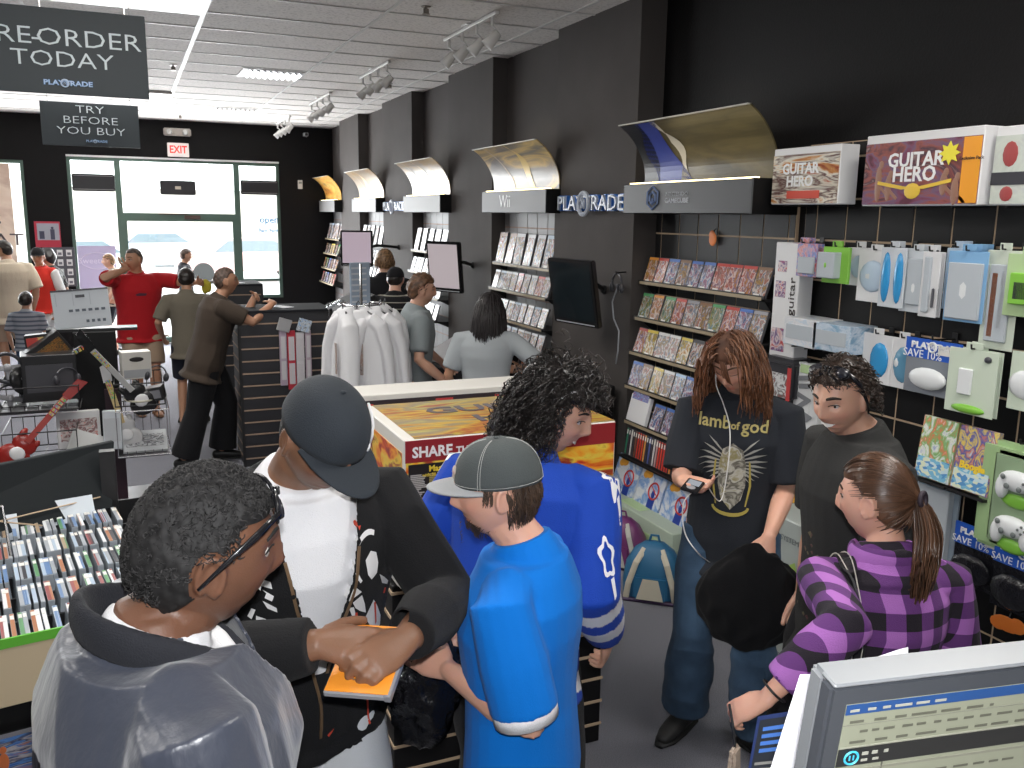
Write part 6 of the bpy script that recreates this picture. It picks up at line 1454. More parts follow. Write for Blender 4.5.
    for i in range(46):
        a = r.uniform(0, 1); x0 = .010+.008*r.normal(); x1 = .006-.034*a; pts = []
        for q in range(10):
            u = q/9; x = x0+(x1-x0)*u**.8; z = .100-(.105+.030*a)*u; yy = .098*max(0.2, 1-(x/.10)**2-(max(z, 0)/.125)**2)**.5+.012
            pts.append(s.H @ V((x, yy-.02*max(0, u-.85), z)))
        fr.append(pts)
    s.strands(hm, fr, w=.0035, name='fringe', seed=14, taper=.25, flat=.4)
    # earphone wire
    wire = mat('wire_white', (.8, .8, .78), .4); sh_ = s.T @ V((-.0, .19, .42)); k = V(s.wr[1])
    f = MB(); pts = [s.H @ V((.078, .005, -.02)), s.H @ V((.066, .055, -.07)), s.H @ V((.035, .085, -.135)), s.T @ V((.015, .175, .43)), s.T @ V((.01, .205, .30)), s.T @ V((.03, .215, .15)), k+V((-.09, .08, .02))]
    f.tube(catmull(pts), .0022, 6); link('earphone_wire', f.mesh('ew', smooth=True), wire, s.root)
    f = MB(); pts = [k+V((-.06, .09, .0)), k+V((-.02, .12, -.05)), k+V((-.03, .12, -.16)), k+V((-.08, .10, -.24)), s.T @ V((.06, .19, -.12))]; f.tube(catmull(pts), .0022, 6); link('earphone_wire', f.mesh('ew', smooth=True), wire, s.root)
    return s
# ---------------------------------------------------------------- smiling man
def p6():
    loc = (2.105, 2.03, 0); rz = R(72)
    s = P_('smiling man with wavy dark hair, sunglasses on his head and a charcoal t-shirt', loc, rz, h=1.825, lean=.04, hy=R(32), hp=.24, hs=.97, hd=.015, hr=.0, build=1.03, skin='fair', vox=.0055, smile=1., open_=.9, neckf=.03, hands=((-.28, .02, .86), (.24, .05, .86)))
    def tint(x, y, z, fr, mix): 
        w = np.clip(np.exp(-((z+.09)/.03)**2)*np.clip((y-.0)/.03, 0, 1), 0, 1); mix(w*.25, (.7, .6, .55))
    s.skin_body(tint); s.face(brow=(.03, .02, .015), eye=(.04, .03, .02), teeth=True, browt=1.3)
    j = s.top(cloth('charcoal_tee', (.028, .028, .027), .9), 't_shirt', off=.026, hem=-.22, sl=.85, r0=.085, r1=.078, amp=.008, freq=14, flare=1.07, neck=.50)
    R3 = s.T.to_3x3(); M = frame(s.T @ V((-.02, .35, .10)), R3 @ V((-1, 0, 0)), R3 @ V((0, 0, 1)))
    rr = np.random.RandomState(3); P = []
    for i in range(26):
        x, y = rr.uniform(-.08, .08), rr.uniform(-.16, .16); q = rr.uniform(.006, .02); P.append([(x-q, y), (x, y+q*.6), (x+q*.7, y+q*.1), (x+q*.1, y-q*.7)])
    s.decal(j, poly_me(P), art('dim_print', [(.05, .06, .03), (.16, .15, .08), (.1, .03, .04), (.2, .2, .15)], 20, .8, coord='Object'), M, name='faded_print')
    s.pants(cloth('black_jeans', (.012,)*3), vox=.012); s.shoes(shoe_black)
    hm = hair_mat('hair_dark_wavy', (.035, .022, .016), .35)
    s.scalp(hm, th=.018, line=.066, back=-.075, side=.022, amp=.005, freq=80)
    roots = [d for d in head_dirs(900, 41, -.3) if not (d[1] > .35 and d[2] < .60) and not (d[2] < .22 and d[1] > -.3)]
    lines = flow(s, roots, .042, (0, -.8, -.5), gr=.30, out=.016, steps=9, curl=.005, curlf=13, seed=19, cut=(.04, .06, .2))
    s.strands(hm, lines, w=.0034, name='waves', seed=18, taper=.4, tintv=.4)
    sunglasses_on_head(s, s.H @ Matrix.Rotation(R(40), 4, 'X'), (.02, .02, .02), z0=.045, y0=.115, scale=1.05)
    return s
# ---------------------------------------------------------------- woman with the ponytail
def plaid():
    m = cloth('plaid_purple', (.2, .06, .3), .85); nt = m.node_tree; N = nt.nodes; L = nt.links; b = N['Principled BSDF']
    tc = N.new('ShaderNodeTexCoord'); sp = N.new('ShaderNodeSeparateXYZ'); L.new(tc.outputs['Object'], sp.inputs[0])
    def band(sock, per, off):
        a = N.new('ShaderNodeMath'); a.operation = 'ADD'; a.inputs[1].default_value = 5+off; L.new(sock, a.inputs[0])
        d = N.new('ShaderNodeMath'); d.operation = 'DIVIDE'; d.inputs[1].default_value = per; L.new(a.outputs[0], d.inputs[0])
        f_ = N.new('ShaderNodeMath'); f_.operation = 'FRACT'; L.new(d.outputs[0], f_.inputs[0])
        g = N.new('ShaderNodeMath'); g.operation = 'GREATER_THAN'; g.inputs[1].default_value = .5; L.new(f_.outputs[0], g.inputs[0]); return g.outputs[0]
    ad = N.new('ShaderNodeMath'); ad.operation = 'MULTIPLY_ADD'; ad.inputs[1].default_value = .7; L.new(sp.outputs[1], ad.inputs[0]); L.new(sp.outputs[0], ad.inputs[2])
    a = band(ad.outputs[0], .088, 0); c = band(sp.outputs[2], .088, .02)
    s_ = N.new('ShaderNodeMath'); s_.operation = 'ADD'; L.new(a, s_.inputs[0]); L.new(c, s_.inputs[1])
    h = N.new('ShaderNodeMath'); h.operation = 'DIVIDE'; h.inputs[1].default_value = 2; L.new(s_.outputs[0], h.inputs[0])
    r = N.new('ShaderNodeValToRGB'); r.color_ramp.interpolation = 'CONSTANT'; e = r.color_ramp.elements; e[0].position = 0; e[0].color = (.020, .016, .022, 1); e[1].position = .35; e[1].color = (.13, .042, .18, 1); q = e.new(.85); q.color = (.40, .15, .48, 1)
    L.new(h.outputs[0], r.inputs[0]); L.new(r.outputs[0], b.inputs['Base Color']); return m
def p7():
    loc = (1.70, 1.53, 0); rz = R(-22)
    hl_ = L2(loc, rz, (1.265, 1.43, 1.14)); hr_ = V((.23, .16, .86))
    s = P_('woman with a long brown ponytail in a purple and black checked shirt', loc, rz, h=1.63, lean=.03, hy=R(42), hp=.10, hr=.0, build=.98, female=True, skin='pale', vox=.005, hands=(tuple(hl_), tuple(hr_)), elbow=((-.5, -.8, -.4), (.5, -1, -.1)))
    s.hfw[0] = V((-.75, .3, -.55)); s.hargs = [dict(curl=(.9, .95, 1., 1.), thumb=.7), dict()]
    s.skin_body(); s.face(brow=(.06, .03, .02))
    pl = plaid()
    j = s.top(pl, 'checked_shirt', off=.024, hem=-.10, sl=1.80, r0=.068, r1=.050, amp=.008, freq=17, flare=1.04, neck=.515, collar=True)
    f = MB(); pts = []
    for i in range(21):
        a = R(-90)+(i-10)/10*R(140); q = abs(i-10)/10; pts.append(s.T @ V((.083*math.cos(a), .080*math.sin(a)-.008, .505-.02*q)))
    f.tube(pts, [(.010, .026)]*21, 10, up=(0, 0, 1)); link('shirt_collar', remesh(f, .005, 1), pl, s.root)
    st = mat('strap_black', (.014, .014, .016), .5); sg = -1; a = s.sh[0]; R3 = s.T.to_3x3()
    pts = [s.T @ V((-.10, .06, .45)), s.T @ V((-.105, -.02, .49)), s.T @ V((-.115, -.10, .42)), s.T @ V((-.12, -.15, .32)), s.T @ V((-.13, -.15, .20)), s.T @ V((-.145, -.14, .08))]
    rb = ribbon(s, j, pts, .040, st, 'bag_strap', off=.010, th=.004)
    for d in (-.016, .016): ribbon(s, j, [p+R3 @ V((d, 0, 0)) for p in pts], .002, mat('strap_stitch', (.55, .52, .45), .7), 'strap_stitching', off=.0155, th=.0015, parent=rb)
    s.pants(dark_jeans, vox=.012, r=(.10, .08, .06, .055)); s.shoes(shoe_black)
    hm = hair_mat('hair_brown_sleek', (.085, .042, .024), .30)
    s.scalp(hm, th=.010, line=.058, back=-.070, side=-.002, amp=.0006, freq=50, n=(140, 100))
    tie = V((0, -.118, .018)); r = np.random.RandomState(2); lines = []
    for d in head_dirs(1100, 51, -.55):
        if d[1] > .42 and d[2] < .58: continue
        if d[2] < .16 and d[1] > -.28: continue
        p = scalp_pt(d, 1.08); pts = []
        for i in range(9):
            u = i/8; q = p.lerp(tie, u); e = V((q.x/.079, q.y/.098, q.z/.117)); m = max(e.length, 1e-4)
            if m < 1.115 and u < .93: q = q*(1.115/m)
            pts.append(s.H @ q)
        lines.append(pts)
    s.strands(hm, lines, w=.0030, name='swept_hair', seed=22, taper=.7, flat=.35, tintv=.25)
    lines = []; Hi = s.H.inverted(); g = (Hi.to_3x3() @ V((.0, 0, -1))).normalized()
    for i in range(520):
        ph = r.uniform(0, 6.28); rr_ = r.uniform(0, 1)**.5; p = tie.copy(); L = r.uniform(.26, .40); pts = []
        for q in range(16):
            u = q/15; w = .014+.054*math.sin(min(1, u*1.7)*PI*.62)*(1-.35*u); off = V((math.cos(ph), .45*math.sin(ph), 0))*rr_*w
            base = tie+V((0, -.035*math.sin(min(1, u*3)*PI/2), .010*math.sin(min(1, u*4)*PI)))+g*(L*u)+V((.010*math.sin(u*9), .012*math.sin(u*7+1), 0))+V((-.03*u, .02*u, 0))
            pts.append(s.H @ (base+off+V((math.sin(ph*3+u*14), math.cos(ph*2+u*12), 0))*.0035*u))
        lines.append(pts)
    s.strands(hm, lines, w=.0040, name='ponytail', seed=23, taper=.3, flat=.5, tintv=.35)
    f = MB(); f.tube([s.H @ (tie+V((.018*math.cos(a), -.004, .018*math.sin(a)))) for a in [i*PI/8 for i in range(16)]], .006, 8, closed=True); link('hair_tie', f.mesh('ht', smooth=True), mat('tie_dark', (.03, .02, .03), .7), s.root)
    w = s.wr[0]; e = s.el[0]; d = (w-e).normalized(); u = d.orthogonal().normalized(); v = d.cross(u); f = MB(); f.tube([w-d*.02+u*.034*math.cos(a)+v*.030*math.sin(a) for a in [i*PI/8 for i in range(16)]], .003, 6, closed=True); link('bracelet', f.mesh('br', smooth=True), st, s.root)
    return s
# ---------------------------------------------------------------- people further in
def hairstrands(s, m, n, L, seed, curl=.002, gr=.4, zmin=-.35, front=(.55, .45), low=(.0, -.1), w=.005, out=.015, steps=8, g=(0, -.15, -1)):
    roots = [d for d in head_dirs(n, seed, zmin) if not (d[1] > front[0] and d[2] < front[1]) and not (d[2] < low[0] and d[1] > low[1])]
    return s.strands(m, flow(s, roots, L, g, gr=gr, out=out, steps=steps, curl=curl, curlf=9, seed=seed), w=w, name='hair_locks', seed=seed, taper=.35)
def p8():
    s = P_('woman with shoulder-length black hair in a pale grey t-shirt, seen from behind', (2.25, 5.62, 0), R(-30), h=1.68, lean=.05, hy=R(-22), hp=.1, build=1.12, female=True, skin='tan', vox=.009, hands=((-.26, .12, .88), tuple(L2((2.25, 5.62, 0), R(-30), (2.52, 5.62, 1.14)))), elbow=((-.6, -1, 0), (1, -.6, -.3)))
    s.skin_body(); s.face()
    s.top(cloth('pale_grey_tee', (.40, .43, .45)), off=.024, hem=-.16, sl=.8, r0=.075, r1=.068, amp=.008, freq=14)
    e, w = s.el[1], s.wr[1]; f = MB(); f.tube([e.lerp(w, -.05), e.lerp(w, .2), e.lerp(w, .4)], [(.060,)*2, (.058,)*2, (.052,)*2], 14); link('white_bandage', f.mesh('wb', smooth=True), cloth('bandage_white', (.75, .75, .75)), s.root)
    s.pants(dark_jeans); s.shoes(shoe_black); hm = hair_mat('hair_black_long', (.012, .008, .009), .4); s.scalp(hm, th=.018, line=.05, back=-.08)
    hairstrands(s, hm, 900, .26, 61, w=.005, out=.016, gr=.5)
def p9():
    loc = (1.96, 6.38, 0); rz = R(-98)
    s = P_('young man with short brown hair and grey t-shirt in profile at a game kiosk', loc, rz, h=1.775, lean=.05, hp=.05, build=1.02, skin='fair', vox=.008, hands=(tuple(L2(loc, rz, (2.3, 6.72, 1.02))), tuple(L2(loc, rz, (2.10, 6.05, .99)))), elbow=((-.3, -1, 0), (.3, -1, 0)))
    def tint(x, y, z, fr, mix):
        w = np.clip(np.exp(-((z+.08)/.03)**2)*np.clip((y-.0)/.03, 0, 1), 0, 1); mix(w*.4, (.5, .4, .33))
    s.skin_body(tint); s.face(brow=(.08, .04, .02)); j = s.top(cloth('grey_tee', (.24, .27, .28)), off=.02, hem=-.2, sl=.8, r0=.075, r1=.068, amp=.007)
    s.pants(cloth('shorts_khaki', (.2, .18, .14)), to=.9); s.shoes(shoe_black); hm = hair_mat('hair_chestnut', (.13, .062, .03), .5); s.scalp(hm, th=.02, line=.055, back=-.07, side=.01, amp=.003); hairstrands(s, hm, 300, .03, 62, curl=.001, w=.004, zmin=.1, front=(.3, .6), g=(0, -.6, -.5))
def striped(name, base, line, per=.05, wd=.12):
    m = cloth(name, base); nt = m.node_tree; N = nt.nodes; L = nt.links; tc = N.new('ShaderNodeTexCoord'); sp = N.new('ShaderNodeSeparateXYZ'); L.new(tc.outputs['Object'], sp.inputs[0])
    d = N.new('ShaderNodeMath'); d.operation = 'DIVIDE'; d.inputs[1].default_value = per; L.new(sp.outputs[2], d.inputs[0]); f_ = N.new('ShaderNodeMath'); f_.operation = 'FRACT'; L.new(d.outputs[0], f_.inputs[0])
    g = N.new('ShaderNodeMath'); g.operation = 'LESS_THAN'; g.inputs[1].default_value = wd; L.new(f_.outputs[0], g.inputs[0]); mx = N.new('ShaderNodeMix'); mx.data_type = 'RGBA'; mx.inputs[6].default_value = (*base, 1); mx.inputs[7].default_value = (*line, 1); L.new(g.outputs[0], mx.inputs[0]); L.new(mx.outputs[2], N['Principled BSDF'].inputs['Base Color']); return m
def p10():
    s = P_('person in a black cap and black shirt with thin pale stripes, back turned', (2.32, 8.15, 0), R(-25), h=1.72, build=1.15, skin='fair', vox=.010, hp=.1); s.skin_body(); s.top(striped('striped_black', (.012, .012, .014), (.35, .33, .28), .06, .14), off=.03, sl=.9, r0=.085, r1=.075); s.pants(dark_jeans); s.shoes(shoe_black)
    s.scalp(hair_mat('hair_dark', (.02, .015, .012)), th=.008); s.cap(black_cloth, low=.02)
def p11():
    s = P_('taller light-brown-haired person in black, half hidden behind the striped shirt', (2.48, 9.1, 0), R(-20), h=1.85, build=1.05, skin='fair', vox=.010, hp=.1); s.skin_body(); s.top(black_cloth, off=.025); s.pants(dark_jeans); s.shoes(shoe_black)
    hm = hair_mat('hair_lightbrown', (.28, .16, .08), .5); s.scalp(hm, th=.02, line=.05, back=-.08, side=0.); hairstrands(s, hm, 300, .06, 63, w=.006)
def p12():
    loc = (.07, 10.3, 0); rz = R(190)
    s = P_('man in a red t-shirt and shorts, one hand at his chin, other arm stretched out', loc, rz, h=1.83, hy=R(-55), hp=.05, build=1.12, skin='tan', vox=.009, feet=((-.10, .1), (.06, 0)), hands=(tuple(L2(loc, rz, (.66, 9.95, 1.46))), tuple(L2(loc, rz, (-.02, 10.12, 1.60)))), elbow=((-1, -.5, -.3), (1, .2, -.4)))
    s.hfw[1] = V((.5, .1, .4)); s.skin_body(); s.face(brow=(.05, .03, .02)); j = s.top(cloth('red_tee', (.42, .012, .018)), off=.042, hem=-.18, sl=.8, r0=.085, r1=.078, amp=.008)
    R3 = s.T.to_3x3(); s.decal(j, poly_me([[(-.06, 0), (-.02, .018), (.06, .012), (.05, -.012), (-.04, -.014)]]), mat('print_dark', (.08, .02, .04), .8), frame(s.T @ V((0, .4, .33)), R3 @ V((-1, 0, 0)), R3 @ V((0, 0, 1))))
    s.pants(cloth('khaki_shorts', (.38, .28, .20)), 'shorts', to=.92, r=(.115, .10, .098, .09)); s.shoes(mat('sandal_brown', (.18, .09, .05), .6), sandal=True)
    s.scalp(hair_mat('hair_grey_short', (.10, .075, .06)), th=.006, line=.07, back=-.06, side=.01)
def p13():
    s = P_('boy in a khaki-grey t-shirt and dark shorts with his back to the camera', (.53, 9.62, 0), R(-8), h=1.64, build=.98, skin='tan', vox=.009, hp=.1, hands=((-.27, .12, .92), (.22, .14, .95))); s.skin_body(); s.top(cloth('khaki_tee', (.17, .15, .115)), off=.03, hem=-.20, sl=.88, r0=.085, r1=.078)
    s.pants(cloth('navy_shorts', (.014, .016, .028)), 'shorts', to=.95, r=(.115, .105, .102, .1)); s.shoes(mat('sandal_dark', (.03, .03, .025), .6), sandal=True); s.scalp(hair_mat('hair_dark', (.02, .015, .012)), th=.012, back=-.07)
def p14():
    loc = (.62, 7.98, 0); rz = R(-92)
    s = P_('man in a dark olive t-shirt leaning with folded arms on the slatted counter', loc, rz, h=1.77, lean=.28, hp=-.05, hy=R(8), build=1.08, skin='tan', vox=.008, feet=((-.12, .05), (.10, -.28)), hands=(tuple(L2(loc, rz, (1.02, 8.15, 1.46))), tuple(L2(loc, rz, (1.13, 7.86, 1.42)))), elbow=((.3, 1, -.2), (.2, .8, -.6)), hipshift=(0, -.05))
    s.hfw = [V((1, .2, 0)), V((-1, .1, .1))]; s.skin_body(); s.face(brow=(.05, .03, .02)); s.top(cloth('olive_tee', (.055, .040, .030)), off=.042, hem=-.2, sl=.75, r0=.085, r1=.078, amp=.009)
    s.pants(black_cloth, r=(.12, .11, .105, .115), to=1.95); s.shoes(shoe_black); s.scalp(hair_mat('hair_brown_crop', (.09, .055, .04), .6), th=.005, line=.065, back=-.07, side=0.)
def p15():
    s = P_('man in a cream shirt at the far left, seen from behind', (-1.41, 12.8, 0), R(20), h=1.83, build=1.2, skin='tan', vox=.010, hy=R(35)); s.skin_body(); s.face(); s.top(cloth('cream_shirt', (.55, .47, .36)), off=.035, hem=-.22, sl=.95, r0=.1, r1=.09); s.pants(cloth('khaki_shorts', (.38, .28, .2)), 'shorts', to=.95); s.shoes(shoe_black); s.scalp(hair_mat('hair_dark', (.02,)*3), th=.008)
def p16():
    s = P_('youth in a red vest and dark cap by the far pillar', (-1.09, 13.3, 0), R(150), h=1.72, build=.95, skin='tan', vox=.010, hy=R(20)); s.skin_body(); s.face(); s.top(cloth('white_shirt', (.7, .7, .7)), off=.014, sl=1.8, r1=.05); s.top(cloth('red_vest', (.55, .03, .02)), 'vest', off=.035, sl=.12, r0=.07, r1=.06); s.pants(cloth('white_trousers', (.62,)*3)); s.shoes(shoe_black); s.scalp(hair_mat('hair_dark', (.02,)*3), th=.008); s.cap(black_cloth, low=.02, brim_ang=0)
def p17():
    s = P_('person with short black hair and a black patterned shirt by the poster shelf', (-1.02, 14.0, 0), R(60), h=1.66, build=1.0, skin='tan', vox=.010); s.skin_body(); s.face(); s.top(art('patterned_cloth', [(.012, .012, .012), (.02, .02, .02), (.3, .3, .3)], 30, .8, coord='Object'), off=.03, sl=.9); s.pants(dark_jeans); s.shoes(shoe_black); hm = hair_mat('hair_black_long', (.012,)*3); s.scalp(hm, th=.03, line=.04, back=-.08, amp=.006, freq=60)
def p18():
    s = P_('child with light brown hair facing left in front of the lavender poster', (-.25, 14.9, 0), R(80), h=1.55, build=.9, skin='fair', vox=.010); s.skin_body(); s.face(); s.top(cloth('cream_top', (.5, .45, .38)), off=.02); s.pants(dark_jeans, to=.9); s.shoes(shoe_black); s.scalp(hair_mat('hair_lightbrown', (.28, .16, .08)), th=.014, line=.05, back=-.07)
def p19():
    s = P_('youth in dark clothes facing right, standing just inside the entrance door', (.82, 15.0, 0), R(-80), h=1.63, build=.9, skin='tan', vox=.010); s.skin_body(); s.face(); s.top(cloth('dark_top', (.03, .03, .035)), off=.02); s.pants(cloth('pale_shorts', (.4, .38, .33)), 'shorts', to=.9); s.shoes(shoe_black); s.scalp(hair_mat('hair_brown_crop', (.09,)*3), th=.008)
def p20():
    s = P_('small boy with black hair in a striped shirt behind the accessory stand', (-1.10, 11.3, 0), R(-10), h=1.27, build=1.05, skin='tan', vox=.010); s.skin_body(); s.top(striped('striped_boy', (.3, .32, .36), (.1, .12, .16), .05, .4), off=.03, sl=.9); s.pants(cloth('blue_jeans', (.05, .09, .17))); s.shoes(shoe_black); s.scalp(hair_mat('hair_dark', (.02,)*3), th=.016)
import time as _t
_t0 = _t.time(); PEOPLE = {}
for fn_ in (p1, p2, p3, p4, p5, p6, p7, p8, p9, p10, p11, p12, p13, p14, p15, p16, p17, p18, p19, p20):
    random.seed(int(fn_.__name__[1:])*13+5); PEOPLE[fn_.__name__] = fn_()
    print('TIME', fn_.__name__, round(_t.time()-_t0, 1))
random.seed(99)
# ================================================================ fixtures, boxes and held things
fire = art('fire_art', [(.30, .02, .02), (.65, .08, .02), (.85, .35, .03), (.80, .60, .08), (.35, .05, .02), (.12, .02, .03)], 2.6, .3, .5)
fire2 = art('fire_art_bright', [(.75, .10, .02), (.85, .30, .02), (.90, .65, .06), (.85, .45, .03), (.60, .06, .02)], 1.6, .3, .3)
fire3 = art('fire_top', [(.16, .05, .08), (.50, .42, .05), (.30, .04, .02), (.55, .36, .04), (.22, .18, .14), (.48, .42, .08), (.30, .04, .03)], 1.6, .35, .3, (1, 4, 1))
# ---- slatted centre stand
t = thing('display_stand', 'black slatted centre stand carrying the big fiery game boxes', 'display stand', (1.24, 3.40, 0))
f = MB(); f.b2((-.42, -.44, 0), (.48, .44, .85)); link('cabinet', f.mesh('c', bevel=.004), blackp, t)
f = MB()
for i in range(8): f.b2((-.425, -.443, .08+i*.105), (.485, -.438, .092+i*.105)); f.b2((-.425, -.44, .08+i*.105), (-.42, .44, .092+i*.105))
link('slat_grooves', f.mesh('g'), tan, t)
def gbox(lab, c, d, side, front, top, name='drum_kit_box'):
    t = thing(name, lab, 'box', c)
    w, l, h = d; f = MB(); f.box((0, 0, h/2), (w, l, h)); link('carton', f.mesh('c', bevel=.004), mat('carton_white', (.66, .64, .60), .5), t)
    f = MB(); f.box((0, -l/2-.001, h*.46), (w*.985, .003, h*.90)); link('front_print', f.mesh('p'), front, t)
    f = MB(); f.box((-w/2-.001, .01, h*.42), (.003, l*.95, h*.82)); link('side_print', f.mesh('p'), side, t)
    f = MB(); f.box((.02, .0, h+.001), (w*.95, l*.985, .003)); link('top_print', f.mesh('p'), top, t)
    return t
# upper box
X0, Y0, Z0, W_, L_, H_ = .853, 2.905, 1.105, .86, .60, .312
t = gbox('large fiery game box reading SHARE THE EXPERIENCE, on top of the centre stand', (X0+W_/2, Y0+L_/2, Z0), (W_, L_, H_), fire, fire, fire3)
bw = mat('print_black_panel', (.015, .012, .012), .4); yk = mat('letter_yellow2', (.85, .62, .05), .4)
yf = -L_/2-.004
f = MB(); f.b2((-W_/2+.004, yf+.001, H_-.085), (W_/2-.004, yf+.003, H_-.004)); link('red_band', f.mesh('b'), mat('band_dark_red', (.28, .02, .025), .4), t)
xl = -W_/2
letters('SHARE', .054, wl, t, (xl+.105, yf, H_-.050), (1, 0, 0), (0, 0, 1), bold=.0016, sx=.95); letters('THE', .036, wl, t, (xl+.228, yf, H_-.054), (1, 0, 0), (0, 0, 1), bold=.001); letters('EXPERIENCE', .050, wl, t, (xl+.43, yf, H_-.050), (1, 0, 0), (0, 0, 1), bold=.0014, sx=.95)
f = MB(); f.b2((xl+.015, yf, .095), (xl+.43, yf+.002, H_-.092)); f.b2((xl+.015, yf, .02), (xl+.50, yf+.002, .085)); link('black_panel', f.mesh('b'), bw, t)
letters('Massive Soundtrack', .030, yk, t, (xl+.21, yf-.002, H_-.112), (1, 0, 0), (0, 0, 1), bold=.0009); letters('with 50 Master Tracks on-board Including', .017, yk, t, (xl+.21, yf-.002, H_-.134), (1, 0, 0), (0, 0, 1))
f = MB(); g = MB(); rr_ = random.Random(3)
for c in range(3):
    for i in range(13): ww = rr_.uniform(.03, .065); f.b2((xl+.022+c*.135, yf-.002, .100+i*.0065), (xl+.022+c*.135+ww, yf, .104+i*.0065)); ww = rr_.uniform(.02, .04); g.b2((xl+.022+c*.135+.07, yf-.002, .100+i*.0065), (xl+.022+c*.135+.07+ww, yf, .104+i*.0065))
link('track_list', f.mesh('tl'), mat('print_grey_text', (.45, .42, .40), .5), t); link('track_list', g.mesh('tl2'), mat('print_gold_text', (.40, .32, .12), .5), t)
f = MB()
for i in range(7): f.b2((xl+.022, yf-.002, .030+i*.008), (xl+.022+rr_.uniform(.18, .25), yf, .0345+i*.008))
f.b2((xl+.30, yf-.002, .028), (xl+.33, yf, .06)); f.b2((xl+.345, yf-.002, .03), (xl+.37, yf, .075)); f.b2((xl+.38, yf-.002, .03), (xl+.42, yf, .06)); link('small_print', f.mesh('sp'), mat('print_pale', (.6, .6, .58), .5), t)
for s_, xx, yy in (('GUITAR', .10, .10), ('HERO', .16, -.08)): letters(s_, .15, mat('letter_gold_top', (.10, .09, .12), .4), t, (xx+.0, yy, H_+.004), (1, 0, 0), (0, 1, 0), bold=.003, sx=1.2)
# lower box
t = gbox('lower fiery game box with black drummer and guitarist silhouettes', (X0+W_/2-.01, Y0+L_/2, .862), (W_+.02, L_+.02, .236), mat('box_side_white', (.62, .60, .58), .5), fire2, mat('carton_white', (.6,)*3))
W2, L2_, H2 = W_+.02, L_+.02, .236; yf = -L2_/2-.004; xl = -W2/2
f = MB(); f.b2((xl, yf-.001, H2-.038), (W2/2, yf+.003, H2)); link('white_edge', f.mesh('w'), mat('carton_white', (.6,)*3), t)
f = MB(); f.b2((xl+.012, yf-.002, H2-.095), (xl+.066, yf, H2-.044)); link('white_label', f.mesh('w'), wl, t)
f = MB(); f.tube([(xl+.039+.016*math.cos(a), yf-.004, H2-.069+.016*math.sin(a)) for a in [i*PI/8 for i in range(16)]], .0028, 4, closed=True); f.b2((xl+.03, yf-.005, H2-.073), (xl+.048, yf-.003, H2-.070)); f.b2((xl+.03, yf-.005, H2-.067), (xl+.048, yf-.003, H2-.064)); link('red_ring_mark', f.mesh('r'), mat('mark_red', (.7, .05, .03), .4), t)
f = MB(); sil = lambda c, r: f.ball((xl+c[0], yf-.001, c[1]), (r[0], .002, r[1]), 12)
sil((.19, .045), (.030, .030)); sil((.13, .05), (.016, .02)); sil((.235, .06), (.018, .012)); sil((.15, .09), (.02, .006)); sil((.22, .085), (.02, .006)); sil((.17, .10), (.012, .025)); sil((.172, .133), (.008, .010)); f.tube([(xl+.165, yf, .11), (xl+.14, yf, .13), (xl+.145, yf, .15)], .004, 5); f.tube([(xl+.18, yf, .11), (xl+.2, yf, .13), (xl+.195, yf, .15)], .004, 5)
link('drummer_silhouette', f.mesh('d'), bw, t)
f = MB(); sil((.30, .11), (.012, .032)); sil((.302, .155), (.009, .011)); f.tube([(xl+.295, yf, .085), (xl+.275, yf, .02)], .007, 5); f.tube([(xl+.305, yf, .085), (xl+.335, yf, .025)], .007, 5); f.tube([(xl+.285, yf, .10), (xl+.36, yf, .135)], .004, 5); sil((.29, .10), (.02, .010)); link('guitarist_silhouette', f.mesh('d'), bw, t)
letters('DRUM KIT', .022, wl, t, (xl+.06, yf-.002, .014), (1, 0, 0), (0, 0, 1)); f = MB()
for i in range(5): f.b2((xl+.40+i*.045, yf-.002, .02), (xl+.43+i*.045, yf, .09+.02*(i % 3)))
link('film_strip', f.mesh('fs'), bw, t)
# box at the back
t = thing('game_box', 'dark red and white game carton lying behind the fiery boxes', 'box', (1.28, 3.70, .855)); f = MB(); f.box((0, 0, .295), (.84, .22, .59)); link('carton', f.mesh('c', bevel=.004), mat('carton_white', (.6,)*3), t)
f = MB(); f.b2((-.41, -.113, .46), (.41, -.11, .565)); link('dark_strip', f.mesh('d'), mat('strip_dark', (.03, .02, .025), .4), t); f = MB(); f.b2((-.08, -.115, .49), (.0, -.112, .555)); f.b2((.2, -.115, .49), (.28, -.112, .555)); f.b2((-.4, -.115, .49), (-.36, -.112, .55)); link('red_patch', f.mesh('d'), redp, t)
letters('GUITAR HERO', .05, wl, t, (.16, -.116, .51), (1, 0, 0), (0, 0, 1)); letters('THIS', .05, wl, t, (-.29, -.116, .5), (1, 0, 0), (0, 0, 1), bold=.001)
# box hung on the front of the stand
t = thing('game_box', 'white-edged dark game box hung on the front of the centre stand', 'game box', (1.06, 2.89, .50), rz=0)
f = MB(); f.box((0, 0, .14), (.30, .10, .28)); link('carton', f.mesh('c', bevel=.004), mat('carton_white', (.6,)*3), t); f = MB(); f.box((.01, -.052, .115), (.25, .003, .21)); link('front_print', f.mesh('c'), art('dark_rock_art', [(.02, .015, .015), (.12, .03, .02), (.03, .02, .02), (.35, .20, .12), (.02, .01, .01)], 3, .3), t)
letters('ACTIVISION', .026, MATS['letter_dark'], t, (-.06, -.053, .255), (1, 0, 0), (0, 0, 1), bold=.001); f = MB(); f.ball((-.10, -.054, .20), (.018, .003, .018), 12); link('blue_disc', f.mesh('c'), cyan, t); f = MB(); f.box((.0, -.055, .195), (.09, .002, .035), ry=-.6); link('white_flash', f.mesh('c'), wl, t)
f = MB(); f.ball((-.05, -.053, .10), (.035, .003, .05), 10); f.ball((.03, -.053, .08), (.03, .003, .05), 10); link('red_figure', f.mesh('c'), mat('dull_red', (.35,)*3), t)
